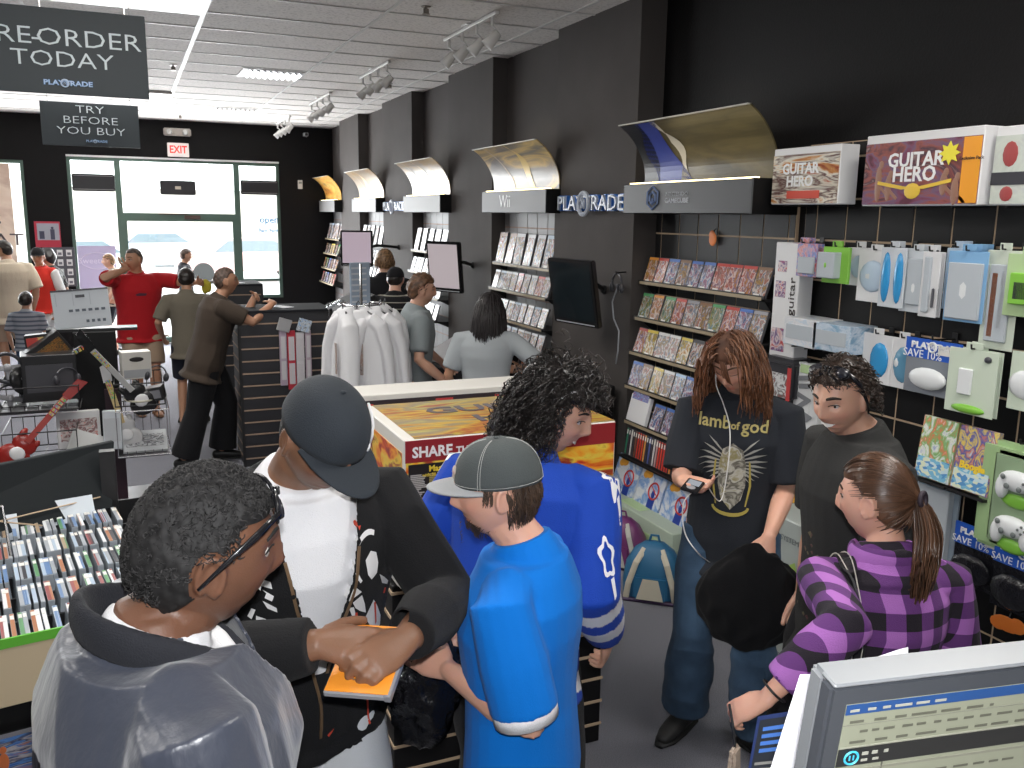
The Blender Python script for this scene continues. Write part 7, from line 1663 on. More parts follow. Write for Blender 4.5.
# ---- orange case in the hands of the man in the hoodie
t = thing('game_case', 'orange-covered disc case held by the man in the black hoodie', 'game case', (.392, 1.59, 1.325), rot=basis((.50, .80, .30), (-.25, -.35, .9), (0, 0, 0)).to_euler())
f = MB(); f.box((0, 0, 0), (.132, .185, .014)); link('case', f.mesh('c', bevel=.003), mat('clear_case', (.30, .30, .32), .12), t); f = MB(); f.box((0, 0, .0078), (.126, .178, .0016)); link('orange_cover', f.mesh('c'), mat('cover_orange', (.85, .30, .03), .35), t)
f = MB(); f.box((.0, .05, .009), (.05, .05, .001)); f.ball((-.04, .07, .009), (.012, .012, .001), 10); link('cover_print', f.mesh('c'), mat('cover_brown', (.35, .16, .06), .4), t); f = MB(); f.box((.062, 0, 0), (.014, .187, .017)); link('spine', f.mesh('c', bevel=.002), mat('case_spine', (.25, .25, .27), .1), t)
# ---- black plastic bag held by the man in the blue t-shirt
def crumple(name, lab, cat, loc, dims, seed, m, amp=.25, rz=0, n=4):
    t = thing(name, lab, cat, loc, rz); bm = bmesh.new(); bmesh.ops.create_icosphere(bm, subdivisions=n, radius=1)
    a, b = Sines(seed, 5, 8), Sines(seed+4, 11, 8)
    P = np.array([v.co[:] for v in bm.verts]); h = 1+amp*(.6*(1-np.abs(a(P)))-.3)+amp*.5*(1-np.abs(b(P)))
    for v, k_ in zip(bm.verts, h): v.co = V((v.co.x*dims[0]*k_, v.co.y*dims[1]*k_, v.co.z*dims[2]*k_))
    me = bpy.data.meshes.new(name); bm.to_mesh(me); bm.free(); me.shade_smooth(); link('bag', me, m, t); return t
t = crumple('plastic_bag', 'glossy black plastic bag held by the man in the blue t-shirt', 'bag', (.645, 2.02, 1.0), (.10, .075, .16), 5, mat('bag_gloss', (.008, .008, .01), .12, bump=.6, bscale=35), .30)
f = MB(); f.box((.0, .02, .13), (.10, .03, .10), rx=.3, rz=.4); link('boxed_item', f.mesh('b', bevel=.01), dkc, t)
f = MB(); f.tube([(-.03, 0, .12), (-.03, -.03, .2), (.02, -.03, .2), (.03, 0, .12)], [(.006, .02)]*4, 8); link('handles', f.mesh('h', smooth=True), MATS['bag_gloss'], t)
# ---- music player and hat of the long-haired man
t = thing('music_player', 'small dark music player in the hand of the long-haired man', 'music player', (1.800, 2.50, 1.262), rot=(.1, .15, R(-50))); f = MB(); f.box((0, 0, 0), (.062, .105, .010)); link('body', f.mesh('b', bevel=.003, seg=2), mat('player_black', (.02, .02, .022), .2), t); f = MB(); f.box((0, .018, .0055), (.045, .045, .001)); link('display', f.mesh('d'), mat('player_display', (.2, .22, .25), .2, emit=(.4, .45, .5), estr=.3), t)
f = MB(); f.lathe([(.016, 0), (.016, .001), (.007, .001)], (0, -.025, .005), 20); link('wheel', f.mesh('w'), mat('wheel_grey', (.3, .3, .32), .3), t)
t = thing('folded_jacket', 'bundled soft black jacket held against the jeans by the long-haired man', 'jacket', (2.035, 2.42, .83), rz=R(-42))
bm = bmesh.new(); bmesh.ops.create_icosphere(bm, subdivisions=5, radius=1); a, b = Sines(31, 4, 8), Sines(35, 9, 8); P = np.array([v.co[:] for v in bm.verts]); h = 1+.10*a(P)+.07*(1-np.abs(b(P)))
for v, k_ in zip(bm.verts, h):
    z = v.co.z; x = v.co.x*(1-.28*max(0, z)**1.5); v.co = V((x*.185*k_, v.co.y*.07*k_, z*.20*k_))
me = bpy.data.meshes.new('jk'); bm.to_mesh(me); bm.free(); me.shade_smooth(); link('cloth_bundle', me, cloth('jacket_black', (.006, .006, .007), .95), t)
# ---- point of sale screen, paper, board
t = thing('counter', 'pale laminate counter in front of the photographer, under the monitor', 'counter', (.85, .5, 0)); f = MB(); f.b2((-.55, -.55, 1.04), (.75, .62, 1.08)); link('worktop', f.mesh('w', bevel=.005), mat('laminate', (.35, .34, .33), .4), t); f = MB(); f.b2((-.5, -.5, 0), (.7, .52, 1.04)); link('cabinet', f.mesh('c'), blackp, t)
xa = V((.983, -.184, 0)).normalized(); nn = V((-.184, -.983, 0)).normalized(); upv = (V((0, 0, 1))+nn*.13).normalized(); tl = V((.629, .618, 1.733)); Wm, Hm = .375, .315
cc = tl+xa*Wm/2-upv*Hm/2; Mm = Matrix.Identity(4); zz = upv; yy = zz.cross(xa).normalized()
for i in range(3): Mm[i][0] = xa[i]; Mm[i][1] = yy[i]; Mm[i][2] = zz[i]; Mm[i][3] = cc[i]
t = thing('computer_monitor', 'flat computer monitor with a grey bezel at the bottom right corner', 'monitor'); t.matrix_world = Mm
f = MB(); f.b2((-Wm/2, -.0, -Hm/2), (Wm/2, .022, Hm/2)); link('bezel', f.mesh('b', bevel=.004, seg=2), mat('bezel_grey', (.06, .065, .075), .4), t)
f = MB(); f.b2((-Wm/2+.004, .0205, -Hm/2+.004), (Wm/2-.004, .05, Hm/2-.002)); f.b2((-.12, .048, -.12), (.12, .09, .1)); link('back_shell', f.mesh('b', bevel=.006, seg=2), mat('shell_silver', (.20, .21, .22), .35), t)
f = MB(); f.b2((-Wm/2+.002, -.001, Hm/2-.001), (Wm/2-.002, .024, Hm/2+.004)); link('top_edge', f.mesh('b', bevel=.002), mat('shell_silver', (.38,)*3), t)
sx, sz = Wm/2-.020, Hm/2-.022
def scr(name, x0, z0, x1, z1, c, d=.0022, e=1.): f = MB(); f.b2((x0, -d, z0), (x1, -d+.0008, z1)); return link(name, f.mesh(name), mat('px_%02x%02x%02x' % tuple(int(v*99) for v in c), c, .4, emit=c, estr=.16*e), t)
s0 = scr('screen', -sx, -sz, sx, sz, (.26, .27, .20), .0012)
scr('title_bar', -sx, sz-.012, sx, sz, (.02, .07, .22)); scr('menu_rule', -sx, sz-.026, sx, sz-.0255, (.2, .2, .16)); scr('header_band', -sx, sz-.078, sx, sz-.056, (.02, .02, .02)); scr('column_rule', -sx+.055, -sz, -sx+.0565, sz-.078, (.10, .10, .08)); scr('grey_rule', -sx, sz-.086, sx, sz-.083, (.22, .22, .17)); scr('grey_rule', -sx, sz-.055, sx, sz-.0535, (.30, .30, .24))
f = MB(); f.tube([(-sx+.016+.008*math.cos(a), -.0032, sz-.067+.008*math.sin(a)) for a in [i*PI/8 for i in range(16)]], .0013, 4, closed=True); f.b2((-sx+.013, -.0036, sz-.070), (-sx+.0145, -.003, sz-.064)); f.b2((-sx+.0175, -.0036, sz-.070), (-sx+.019, -.003, sz-.064)); link('page_logo', f.mesh('l'), mat('px_cyan', (.05, .4, .6), .4, emit=(.05, .4, .6), estr=.6), t)
tx = mat('px_text', (.12, .12, .09), .5); txw = mat('px_text_white', (.4, .4, .34), .5)
def bars(rows, m_, nm):
    f = MB(); q = random.Random(8)
    for x0, x1, z, h, wd in rows:
        x = x0
        while x < x1: w1 = q.uniform(.4, 1)*wd; f.b2((x, -.0034, z), (min(x+w1, x1), -.003, z+h)); x += w1+.004+q.uniform(0, .3)*wd
    link(nm, f.mesh(nm), m_, t)
bars([(-sx+.004, -sx+.12, sz-.008, .003, .02), (sx-.08, sx-.02, sz-.069, .004, .02), (-sx+.028, -sx+.06, sz-.065, .004, .012), (-sx+.028, -sx+.05, sz-.073, .003, .012)], txw, 'screen_text')
bars([(-sx+.006, -sx+.18, sz-.022, .003, .03), (-sx+.02, sx-.03, sz-.035, .003, .02), (-sx+.01, sx-.04, sz-.048, .003, .03)]+[(-sx+.004, -sx+.04, sz-.098-i*.0125, .0025, .02) for i in range(13)]+[(-sx+.066, -sx+.066+l, sz-.099-.018*i, .0028, .022) for i, l in enumerate((.16, .10, .05, .2))], tx, 'screen_text')
f = MB(); f.b2((-.02, .09, -.50), (.02, .12, -.02)); f.b2((-.12, .03, -.53), (.12, .2, -.515)); s_ = link('stand', f.mesh('s', bevel=.004), MATS['shell_silver'], t)
bmz = (Mm @ V((0, 0.1, -.53))).z
for v in s_.data.vertices:
    w_ = Mm @ v.co
    if v.co.z < -.45: w_.z = 1.081 if v.co.z < -.52 else 1.10; v.co = Mm.inverted() @ w_
t = thing('paper_poster', 'large sheet of white paper with a curled top corner behind the monitor', 'paper'); f = MB(); q = 10; A_, B_ = V((.712, .752, 1.662)), V((.845, .705, 1.690)); C_, D_ = V((.55, .76, 1.085)), V((.95, .72, 1.085)); vs = []
for i in range(q+1):
    for j in range(q+1):
        u, v = i/q, j/q; p = (A_*(1-u)+B_*u)*(1-v)+(C_*(1-u)+D_*u)*v; p = p+V((.15, .9, 0))*.012*math.sin(u*PI)*(1-v)-V((0, 0, 1))*.016*math.sin(u*PI)*(1-v)*(1-u)+V((-.1, .8, 0))*.05*max(0, u-.75)*(1-v); vs.append(p)
f.add(vs, [(i*(q+1)+j, i*(q+1)+j+1, (i+1)*(q+1)+j+1, (i+1)*(q+1)+j) for i in range(q) for j in range(q)]); o = link('sheet', f.mesh('s', smooth=True), mat('paper_white', (.78, .78, .82), .6), t); md = o.modifiers.new('t', 'SOLIDIFY'); md.thickness = .001
t = thing('notice_board', 'dark notice board with a blue border and blue text, under the hand of the woman', 'sign'); a_, b_, c_ = V((.977, 1.114, 1.328)), V((.945, .969, 1.471)), V((.932, 1.067, 1.279))
TL, TR = V((.985, 1.135, 1.325)), V((1.02, 1.00, 1.415)); xdir = (TR-TL).normalized(); ydn = V((-.25, -.12, -1)).normalized(); f = MB(); w_ = .30; h_ = .26; nrm = xdir.cross(-ydn).normalized()
if nrm.dot(V((0, 0, 2.2))-TL) < 0: nrm = -nrm
def bd(x, y, o): return TL+xdir*x+ydn*y+nrm*o
def slab(x0, y0, x1, y1, o0, o1): g = [bd(x0, y0, o0), bd(x1, y0, o0), bd(x1, y1, o0), bd(x0, y1, o0), bd(x0, y0, o1), bd(x1, y0, o1), bd(x1, y1, o1), bd(x0, y1, o1)]; f.add(g, [(0, 1, 2, 3), (7, 6, 5, 4), (0, 4, 5, 1), (1, 5, 6, 2), (2, 6, 7, 3), (3, 7, 4, 0)])
slab(0, 0, w_, h_, -.005, 0); link('border', f.mesh('b'), mat('board_navy', (.03, .05, .16), .4), t); f = MB(); slab(.008, .008, w_-.008, h_, .0, .001); link('panel', f.mesh('b'), mat('board_dark', (.03, .035, .045), .4), t)
f = MB(); rr2 = random.Random(5)
for i in range(9):
    if i < 4: slab(.02, .022+i*.013, .02+rr2.uniform(.09, .15), .029+i*.013, .001, .0016)
link('blue_text', f.mesh('b'), mat('board_blue', (.08, .22, .65), .4), t); f = MB()
for i in range(12): slab(.015, .085+i*.011, .02+rr2.uniform(.08, .16), .090+i*.011, .001, .0016)
link('grey_text', f.mesh('b'), mat('board_grey', (.3, .3, .28), .4), t)
t = thing('key_pouch', 'small beige cloth pouch dangling below the hand of the woman', 'pouch', (1.10, 1.33, 1.035), rz=.6); f = MB(); f.box((0, 0, .04), (.055, .02, .085), taper=.7); link('pouch', f.mesh('p', bevel=.006, seg=2), cloth('beige_cloth', (.42, .33, .26), bump=.6, bs=120), t); f = MB(); f.tube([(0, 0, .08), (.01, .01, .12), (.04, .03, .15)], .003, 6); link('cord', f.mesh('c'), blackm, t); f = MB(); f.box((.01, 0, -.02), (.03, .008, .05)); link('key', f.mesh('k', bevel=.002), dkc, t)

# ---- disc rack on the left
RZ = R(9); base = V((-.40, 2.80, 0))
t = thing('disc_rack', 'low black rack of used discs with a beige front board at the left', 'rack', tuple(base), RZ); rack_t = t
f = MB(); f.b2((-1.2, .02, 0), (.62, 1.18, .80)); link('cabinet', f.mesh('c'), blackp, t)
f = MB(); f.b2((-1.2, -.005, .735), (.62, .02, .945)); link('front_board', f.mesh('c', bevel=.003), mat('beige_board', (.62, .50, .33), .5), t)
f = MB(); f.b2((-1.2, -.012, .925), (.62, -.004, .955)); link('green_price_strip', f.mesh('c'), mat('strip_green', (.14, .52, .05), .4), t)
f = MB()
for i in range(6): f.b2((-1.2, .02+i*.2, .78), (.62, .032+i*.2, .90))
f.b2((-1.2, 1.17, .78), (.62, 1.18, .96)); f.b2((.61, .02, .78), (.62, 1.18, .92)); link('dividers', f.mesh('d'), blackm, t)
f = MB(); f.tube([(.05, .62, .93), (.04, .80, 1.12)], .005, 6); f.tube([(.04, .80, 1.12), (-.3, .74, 1.12)], .004, 6); link('sign_wire', f.mesh('w'), mat('chrome', (.7, .7, .72), .15, metal=1.), t)
# discs filed spine up: five rows
sm = MB(); sm.box((0, 0, .065), (.0135, .182, .13), 0, rx=0); sm.box((0, 0, .1305), (.0115, .172, .002), 1); sm.box((0, .055, .132), (.010, .03, .0015), 2); sm = sm.mesh('spine_up')
for m_ in (mat('case_clear', (.38, .42, .46), .2), band_m, price): sm.materials.append(m_)
RP = [('pale blue', (.40, .50, .62))]*3+[('white', (.72, .74, .76))]*4+[('grey', (.35, .38, .42))]*3+[('blue', (.12, .22, .42)), ('orange', (.42, .17, .08)), ('black', (.03, .03, .04)), ('black', (.05, .05, .06)), ('green', (.1, .28, .12)), ('tan', (.4, .3, .2)), ('red', (.3, .08, .08))]
rrn = random.Random(12); rows_ = ['front', 'second', 'third', 'fourth', 'back']
for r_ in range(5):
    x = -.03-.045*r_; i = 0
    while x < .61 and i < 40:
        cn, ccx = rrn.choice(RP); o = bpy.data.objects.new('disc_case', sm); COL.objects.link(o)
        p = Matrix.Rotation(RZ, 3, 'Z') @ V((x, .125+r_*.2, .805+.012*r_)); o.location = base+p; o.rotation_euler = (0, rrn.uniform(-.10, .12), RZ); o.color = (*ccx, 1)
        tag(o, '%s-spined disc case, %s from left, %s row of the left rack' % (cn, ORD[i], rows_[r_]), 'disc case', 'disc cases filed in the left rack'); x += .0168; i += 1
for (x, y, z, w_, rz_, lab) in ((-.02, .93, 1.02, .22, .05, 'white divider card, left of two, across the disc rack'), (.24, 1.0, 1.03, .26, .10, 'white divider card, right of two, across the disc rack')):
    p = Matrix.Rotation(RZ, 3, 'Z') @ V((x, y, 0)); t = thing('divider_card', lab, 'card', (base.x+p.x, base.y+p.y, z-.16), RZ+rz_); f = MB(); f.box((0, 0, .13), (w_, .004, .10), rx=-.5); link('card', f.mesh('c'), mat('card_bluewhite', (.62, .68, .74), .4), t); f = MB(); f.box((0, .0, .03), (.02, .004, .12)); link('stem', f.mesh('s'), clearp, t)
p = Matrix.Rotation(RZ, 3, 'Z') @ V((-.13, .62, 0)); t = thing('divider_card', 'white sign card with a red oval logo standing in the disc rack', 'card', (base.x+p.x, base.y+p.y, .93), RZ); f = MB(); f.box((0, 0, .12), (.22, .004, .14), rx=-.3); link('card', f.mesh('c'), whitep, t); f = MB(); f.ball((0, -.004, .13), (.06, .003, .022), 16, rot=Euler((-.3, 0, 0)).to_matrix()); link('oval', f.mesh('c'), mat('oval_red', (.35, .10, .10), .4), t); f = MB(); f.b2((-.1, -.004, .0), (.1, .0, .05)); link('foot', f.mesh('c'), art('cardfoot', [(.4, .2, .15), (.6, .6, .6), (.3, .3, .4)], 5), t)
# black header board of the rack
rackM = (Matrix.Translation(base) @ Matrix.Rotation(RZ, 4, 'Z')).inverted(); t = rack_t; f = MB(); f.M = rackM; BL, BR, TR_, TL_ = V((-1.1, 3.40, .97)), V((-.125, 3.90, .97)), V((-.105, 4.08, 1.215)), V((-1.1, 3.50, 1.215)); th = V((-.35, .9, 0))*.03
f.add([BL, BR, TR_, TL_, BL+th, BR+th, TR_+th, TL_+th], [(0, 1, 2, 3), (7, 6, 5, 4), (0, 4, 5, 1), (1, 5, 6, 2), (2, 6, 7, 3), (3, 7, 4, 0)]); link('header_board', f.mesh('b', bevel=.004), mat('header_black', (.012, .015, .017), .7, spec=.2), t)
f = MB(); f.M = rackM; f.tube([BL.lerp(TL_, .22)+V((.005, -.012, 0)), BL.lerp(TL_, .22).lerp(BR.lerp(TR_, .22), .95)+V((0, -.012, 0))], .003, 4); f.tube([BL.lerp(BR, .75)+V((0, -.012, 0)), BL.lerp(BR, .55)+V((0, -.03, .09))], .003, 4); link('tan_line', f.mesh('l'), tan, t)
f = MB(); f.M = rackM
for p in (BL.lerp(BR, .1)+th, BR+th*.8): f.b2((p.x-.03, p.y, 0), (p.x+.03, p.y+.05, 1.21))
link('leg', f.mesh('p'), blackm, t)
# posters on the rack front
for (x, lab, a1) in ((.0, 'blue and red game poster with large outlined numerals on the disc rack front', 1),):
    p = Matrix.Rotation(RZ, 3, 'Z') @ V((x-.02, -.012, 0)); t = thing('rack_poster', lab, 'poster', (base.x+p.x, base.y+p.y, .30), RZ)
    f = MB(); f.b2((-.5, -.004, 0), (.11, 0, .355)); link('sheet', f.mesh('s'), mat('poster_red', (.42, .03, .03), .3), t); f = MB(); f.b2((-.5, -.007, .17), (.11, -.004, .345)); link('upper_picture', f.mesh('s'), art('poster_blue', [(.03, .10, .35), (.10, .25, .55), (.03, .03, .08), (.45, .42, .42), (.05, .15, .40), (.45, .18, .08)], 3, .3), t)
    f = MB(); f.b2((-.5, -.008, .345), (.11, -.003, .36)); link('metal_edge', f.mesh('s'), mat('chrome', (.7,)*3), t)
    f = MB(); f.ball((-.02, -.010, .27), (.014, .003, .03), 10); f.ball((-.02, -.010, .31), (.010, .003, .012), 10); link('rider_figure', f.mesh('s'), mat('figure_orange', (.55, .15, .05), .4), t)
    letters('02', .16, mat('numeral_black', (.02, .01, .01), .4), t, (.0, -.009, .075), (1, 0, 0), (0, 0, 1), bold=.006, sx=1.2); letters('02', .16, mat('numeral_white', (.75, .72, .72), .4), t, (.0, -.0075, .075), (1, 0, 0), (0, 0, 1), bold=.010, sx=1.2)

# ---- accessory stand at the left
wirem = mat('wire_black', (.03, .03, .032), .35, metal=.5); chrome = MATS['chrome']
t = thing('accessory_stand', 'black pillar stand with wire baskets full of game gear', 'display stand', (-.27, 7.05, 0))
f = MB(); f.b2((-.13, -.10, 0), (.15, .12, 1.34)); link('pillar', f.mesh('p', bevel=.004), blackp, t)
f = MB(); f.b2((.05, -.14, 0), (.16, -.10, .92)); link('side_post', f.mesh('p'), mat('plum_post', (.03, .012, .02), .4), t)
f = MB(); f.b2((-.35, -.3, 0), (.35, .3, .05)); link('base', f.mesh('b', bevel=.01), blackm, t)
def basket(x0, x1, y0, y1, z0, z1, m_, nm='wire_basket'):
    f = MB()
    for z in (z0, z1):
        f.tube([(x0, y0, z), (x1, y0, z), (x1, y1, z), (x0, y1, z)], .005, 5, closed=True)
    n = 6
    for i in range(n+1):
        x = x0+(x1-x0)*i/n; f.tube([(x, y0, z1 if i in (0, n) else z0+.04), (x, y0, z0), (x, y1, z0), (x, y1, z1)], .003, 4)
    for i in range(4):
        y = y0+(y1-y0)*i/3; f.tube([(x0, y, z0), (x1, y, z0)], .003, 4)
    return link(nm, f.mesh('wb'), m_, t)
basket(.12, .45, -.35, .2, .83, .99, wirem); basket(.12, .47, -.40, .15, .47, .80, chrome); basket(-.60, -.10, -.45, .1, .86, 1.02, wirem); basket(-.58, -.13, -.5, .05, .50, .72, wirem)
for a_, b_ in (((.12, -.38, .455), (.46, .14, .475)), ((-.6, -.44, .84), (-.12, .1, .855))): f = MB(); f.b2(a_, b_); link('basket_floor', f.mesh('bf'), mat('tray_dark', (.05, .05, .055), .4), t)
f = MB(); f.b2((-.30, -.06, 1.34), (.30, .1, 1.36)); link('top_shelf', f.mesh('ts'), blackm, t)
def place(name, lab, cat, loc, rot, build, grp=None):
    t = thing(name, lab, cat, loc, rot=rot, group=grp); build(t); return t
def b_priceboard(t):
    f = MB(); f.box((0, 0, .135), (.37, .008, .27)); link('board', f.mesh('b', bevel=.003), mat('board_paleblue', (.56, .60, .64), .35), t); f = MB(); f.b2((-.185, -.006, .262), (.185, .006, .275)); f.b2((-.03, -.009, .215), (.03, -.005, .235)); link('frame_top', f.mesh('b'), dkc, t)
    f = MB()
    for i in range(6): f.box((-.07+i*.042, -.006, .125), (.026, .003, .018)); 
    for i in range(4): f.box((.03+i*.036, -.006, .045), (.02, .003, .02))
    link('icons', f.mesh('b'), mat('icon_grey', (.10, .12, .15), .4), t); f = MB()
    for i in range(3): f.b2((-.16+i*.11, -.006, .16), (-.155+i*.11, -.004, .25))
    link('fold_lines', f.mesh('f'), mat('fold_grey', (.42, .46, .5), .4), t)
place('price_board', 'pale blue-white board with rows of small icons on top of the accessory stand', 'sign', (-.32, 6.96, 1.375), (-.05, -.06, 0), b_priceboard)
def b_drumbox(t):
    f = MB(); f.box((0, 0, .10), (.20, .12, .20)); link('carton', f.mesh('c', bevel=.003), mat('drum_white', (.60, .58, .54), .4), t); f = MB(); f.ball((0, -.062, .145), (.05, .003, .018), 12); link('oval_logo', f.mesh('o'), bw, t); f = MB(); f.b2((-.09, -.062, .01), (.09, -.06, .07)); link('grey_panel', f.mesh('o'), mat('panel_grey', (.35, .36, .38), .4), t)
place('game_box', 'small cream box with a black oval logo in the upper right basket', 'box', (.0, 6.92, .995), (0, 0, .15), b_drumbox)
def b_plates(t):
    f = MB(); f.lathe([(.0, 0), (.10, .004), (.11, .015), (.10, .018), (0, .01)], n=24); link('pad', f.mesh('p', smooth=True), mat('pad_cream', (.55, .52, .42), .4), t); f = MB(); f.lathe([(.0, 0), (.03, 0), (.03, .03), (0, .035)], (.08, .02, .012), 14); link('cap', f.mesh('p'), dkc, t)
place('drum_pad', 'round cream game pad lying in the upper right basket', 'game pad', (.02, 6.78, .85), (0, 0, 0), b_plates)
def guitar(t, bodym, neckm, L=.62):
    f = MB(); f.ball((0, 0, -.07), (.105, .022, .085), 18); f.ball((0, 0, .03), (.08, .022, .07), 16); f.ball((-.055, 0, .09), (.022, .018, .04), 10); f.ball((.055, 0, .075), (.02, .018, .03), 10); link('body', f.mesh('b', smooth=True), bodym, t); f = MB(); f.b2((-.02, -.03, .05), (.02, -.015, .05+L*.72)); link('neck', f.mesh('n', bevel=.003), neckm, t); f = MB(); f.prism([(-.03, .05+L*.70), (.03, .05+L*.70), (.045, .05+L), (-.02, .05+L*.96)], .02, M=Matrix.Translation((0, -.022, 0))); h = link('headstock', f.mesh('h'), bodym, t)
    f = MB()
    for i in range(5): f.b2((-.016, -.034, .05+L*.42+i*.03), (.016, -.030, .07+L*.42+i*.03))
    link('fret_buttons', f.mesh('f'), art('fret_colours', [(.1, .5, .1), (.6, .05, .05), (.7, .6, .1), (.1, .2, .6), (.7, .35, .05)], 9, kind='voronoi'), t); f = MB(); f.ball((0, -.025, -.04), (.05, .012, .045), 12); link('pickguard', f.mesh('p', smooth=True), whitep if bodym is not whitep else dkc, t)
gb = mat('guitar_black', (.015, .015, .016), .2); gr = mat('guitar_red', (.30, .02, .015), .25)
place('toy_guitar', 'silver and black game guitar slanting across the right of the accessory stand', 'guitar', (.0, 6.72, .90), (0, R(-38), 0), lambda t: guitar(t, gb, mat('neck_silver', (.42, .42, .42), .3), .55))
place('toy_guitar', 'red game guitar slanting out of the lower left basket', 'guitar', (-.74, 6.55, .62), (-.2, R(42), 0), lambda t: guitar(t, gr, mat('neck_red', (.35, .03, .02), .3), .55))
place('toy_guitar', 'black game guitar lying slanted in the upper left basket', 'guitar', (-.66, 6.80, 1.07), (-.3, R(65), .2), lambda t: guitar(t, gb, gb, .5))
place('toy_guitar', 'white game guitar upright at the lower middle of the accessory stand', 'guitar', (-.10, 6.80, .64), (-.1, R(-14), 0), lambda t: guitar(t, mat('guitar_white', (.55, .55, .56), .25), mat('neck_cream', (.55, .42, .20), .3), .45))
def b_box(w, d, h, m_, m2=None, strip=True):
    def fn(t):
        f = MB(); f.box((0, 0, h/2), (w, d, h)); link('carton', f.mesh('c', bevel=.004), m_, t)
        if m2: f = MB(); f.box((0, -d/2-.001, h*.5), (w*.85, .003, h*.6)); link('label', f.mesh('l'), m2, t)
    return fn
blk = mat('box_black', (.018, .018, .02), .35); rw = art('red_white_art', [(.6, .06, .04), (.65, .62, .6), (.2, .05, .05), (.7, .7, .7)], 3.5)
place('game_box', 'black slanted box with orange lettering left of the pillar', 'box', (-.50, 6.95, 1.13), (0, R(-35), .3), b_box(.26, .10, .20, blk, art('orange_gold_art', [(.03, .02, .01), (.35, .15, .03), (.02, .02, .02), (.4, .25, .05)], 8)))
place('game_box', 'small box with red and green bands on the left of the accessory stand', 'box', (-.62, 7.0, 1.235), (0, R(-5), 0), b_box(.16, .10, .10, blk, art('red_green_bands', [(.5, .06, .05), (.7, .5, .2), (.15, .35, .08), (.5, .5, .45)], 3, kind='voronoi')))
place('game_box', 'black carton at the upper left of the accessory stand', 'box', (-.56, 6.86, .90), (0, 0, .1), b_box(.34, .28, .32, blk, mat('label_charcoal', (.06, .06, .07), .4)))
place('game_box', 'red and white game box in the lower left basket', 'box', (-.40, 6.83, .53), (-.1, 0, .1), b_box(.28, .08, .26, whitep, rw))
place('game_box', 'pale glossy box beside the red and white one in the lower left basket', 'box', (-.18, 6.73, .52), (-.1, 0, -.1), b_box(.12, .06, .28, clearp, mat('label_pale', (.5, .52, .55), .3)))
place('game_box', 'black carton in the middle of the upper right basket', 'box', (.10, 6.78, .845), (0, R(-10), -.2), b_box(.18, .14, .10, blk, mat('label_grey2', (.2, .2, .22), .4)))
place('game_box', 'flat white game box with dark icons in the lower right basket', 'box', (.03, 6.72, .48), (R(-55), 0, 0), b_box(.30, .03, .20, mat('flat_white', (.50, .52, .54), .4), art('icons_art', [(.5, .52, .54), (.52, .54, .56), (.10, .1, .12), (.5, .5, .5)], 5)))
place('game_box', 'open white carton flap leaning in the lower left basket', 'box', (-.36, 6.60, .52), (-.9, .4, 0), b_box(.26, .02, .20, mat('flap_white', (.45, .46, .46), .5)))
def b_wheel(t):
    f = MB(); f.tube([(.10*math.cos(a), 0, .10*math.sin(a)+.11) for a in [i*PI/12 for i in range(24)]], .013, 8, closed=True); link('rim', f.mesh('r', smooth=True), dkc, t); f = MB(); f.box((0, 0, .11), (.17, .02, .03)); f.box((0, 0, .07), (.03, .02, .08)); f.ball((0, 0, .11), .03, 10); link('spokes', f.mesh('s'), mat('wheel_silver', (.3, .3, .32), .3), t)
place('steering_wheel', 'black game steering wheel in the basket at the left edge', 'steering wheel', (-.79, 6.75, 1.03), (-.3, 0, .5), b_wheel); place('steering_wheel', 'second game steering wheel, lower, with a pale rim sticker at the left edge', 'steering wheel', (-.82, 6.85, .80), (-.3, .3, .7), b_wheel)
def b_headset(t):
    f = MB(); f.tube([(.07*math.cos(a), 0, .07*math.sin(a)) for a in [i*PI/10 for i in range(11)]], .006, 6); link('band', f.mesh('b'), dkc, t); 
    for s_ in (-1, 1): f = MB(); f.ball((s_*.07, 0, -.01), (.02, .03, .035), 10); link('ear_cup', f.mesh('e', smooth=True), dkc, t)
place('headset', 'black headset hanging at the left of the accessory stand', 'headset', (-.44, 6.70, 1.06), (0, 0, .3), b_headset); place('headset', 'small black headset beside the cream box on the right', 'headset', (.14, 6.90, 1.01), (0, .2, .3), b_headset)

# ---- slatted gondolas
def gondola(lab, x0, x1, y0, y1, h, n):
    t = thing('slatwall_gondola', lab, 'gondola', ((x0+x1)/2, (y0+y1)/2, 0)); w, d = x1-x0, y1-y0
    f = MB(); f.b2((-w/2, -d/2, 0), (w/2, d/2, h)); link('cabinet', f.mesh('c', bevel=.003), mat('gondola_grey', (.022, .022, .026), .45), t)
    f = MB()
    for i in range(n): f.b2((-w/2-.002, -d/2-.003, h-.10-i*.108), (w/2+.002, -d/2, h-.088-i*.108)); f.b2((-w/2-.003, -d/2, h-.10-i*.108), (-w/2, d/2, h-.088-i*.108))
    link('slat_grooves', f.mesh('g'), mat('groove_tan', (.34, .24, .17), .6), t); f = MB(); f.b2((-w/2-.01, -d/2-.01, h), (w/2+.01, d/2+.01, h+.02)); link('top', f.mesh('tp', bevel=.003), mat('top_grey', (.02, .021, .025), .8, spec=.15), t)
    for s_ in (-1, 1): f = MB(); f.b2((s_*(w/2)-.012, -d/2-.006, 0), (s_*(w/2)+.012, -d/2+.02, h)); link('end_post', f.mesh('e'), blackm, t)
gondola('black slatted gondola the man in the olive shirt leans on', .83, 1.62, 7.75, 8.30, 1.355, 12)
gondola('second black slatted gondola farther back behind the boy', .88, 1.30, 9.75, 10.3, 1.43, 8)
t = thing('yellow_cloth', 'yellow cloth in the outstretched hand of the man in the red t-shirt', 'cloth', (.74, 9.88, 1.42)); bm = bmesh.new(); bmesh.ops.create_icosphere(bm, subdivisions=3, radius=1); P = np.array([v.co[:] for v in bm.verts]); h = 1+.2*Sines(77, 4, 7)(P)
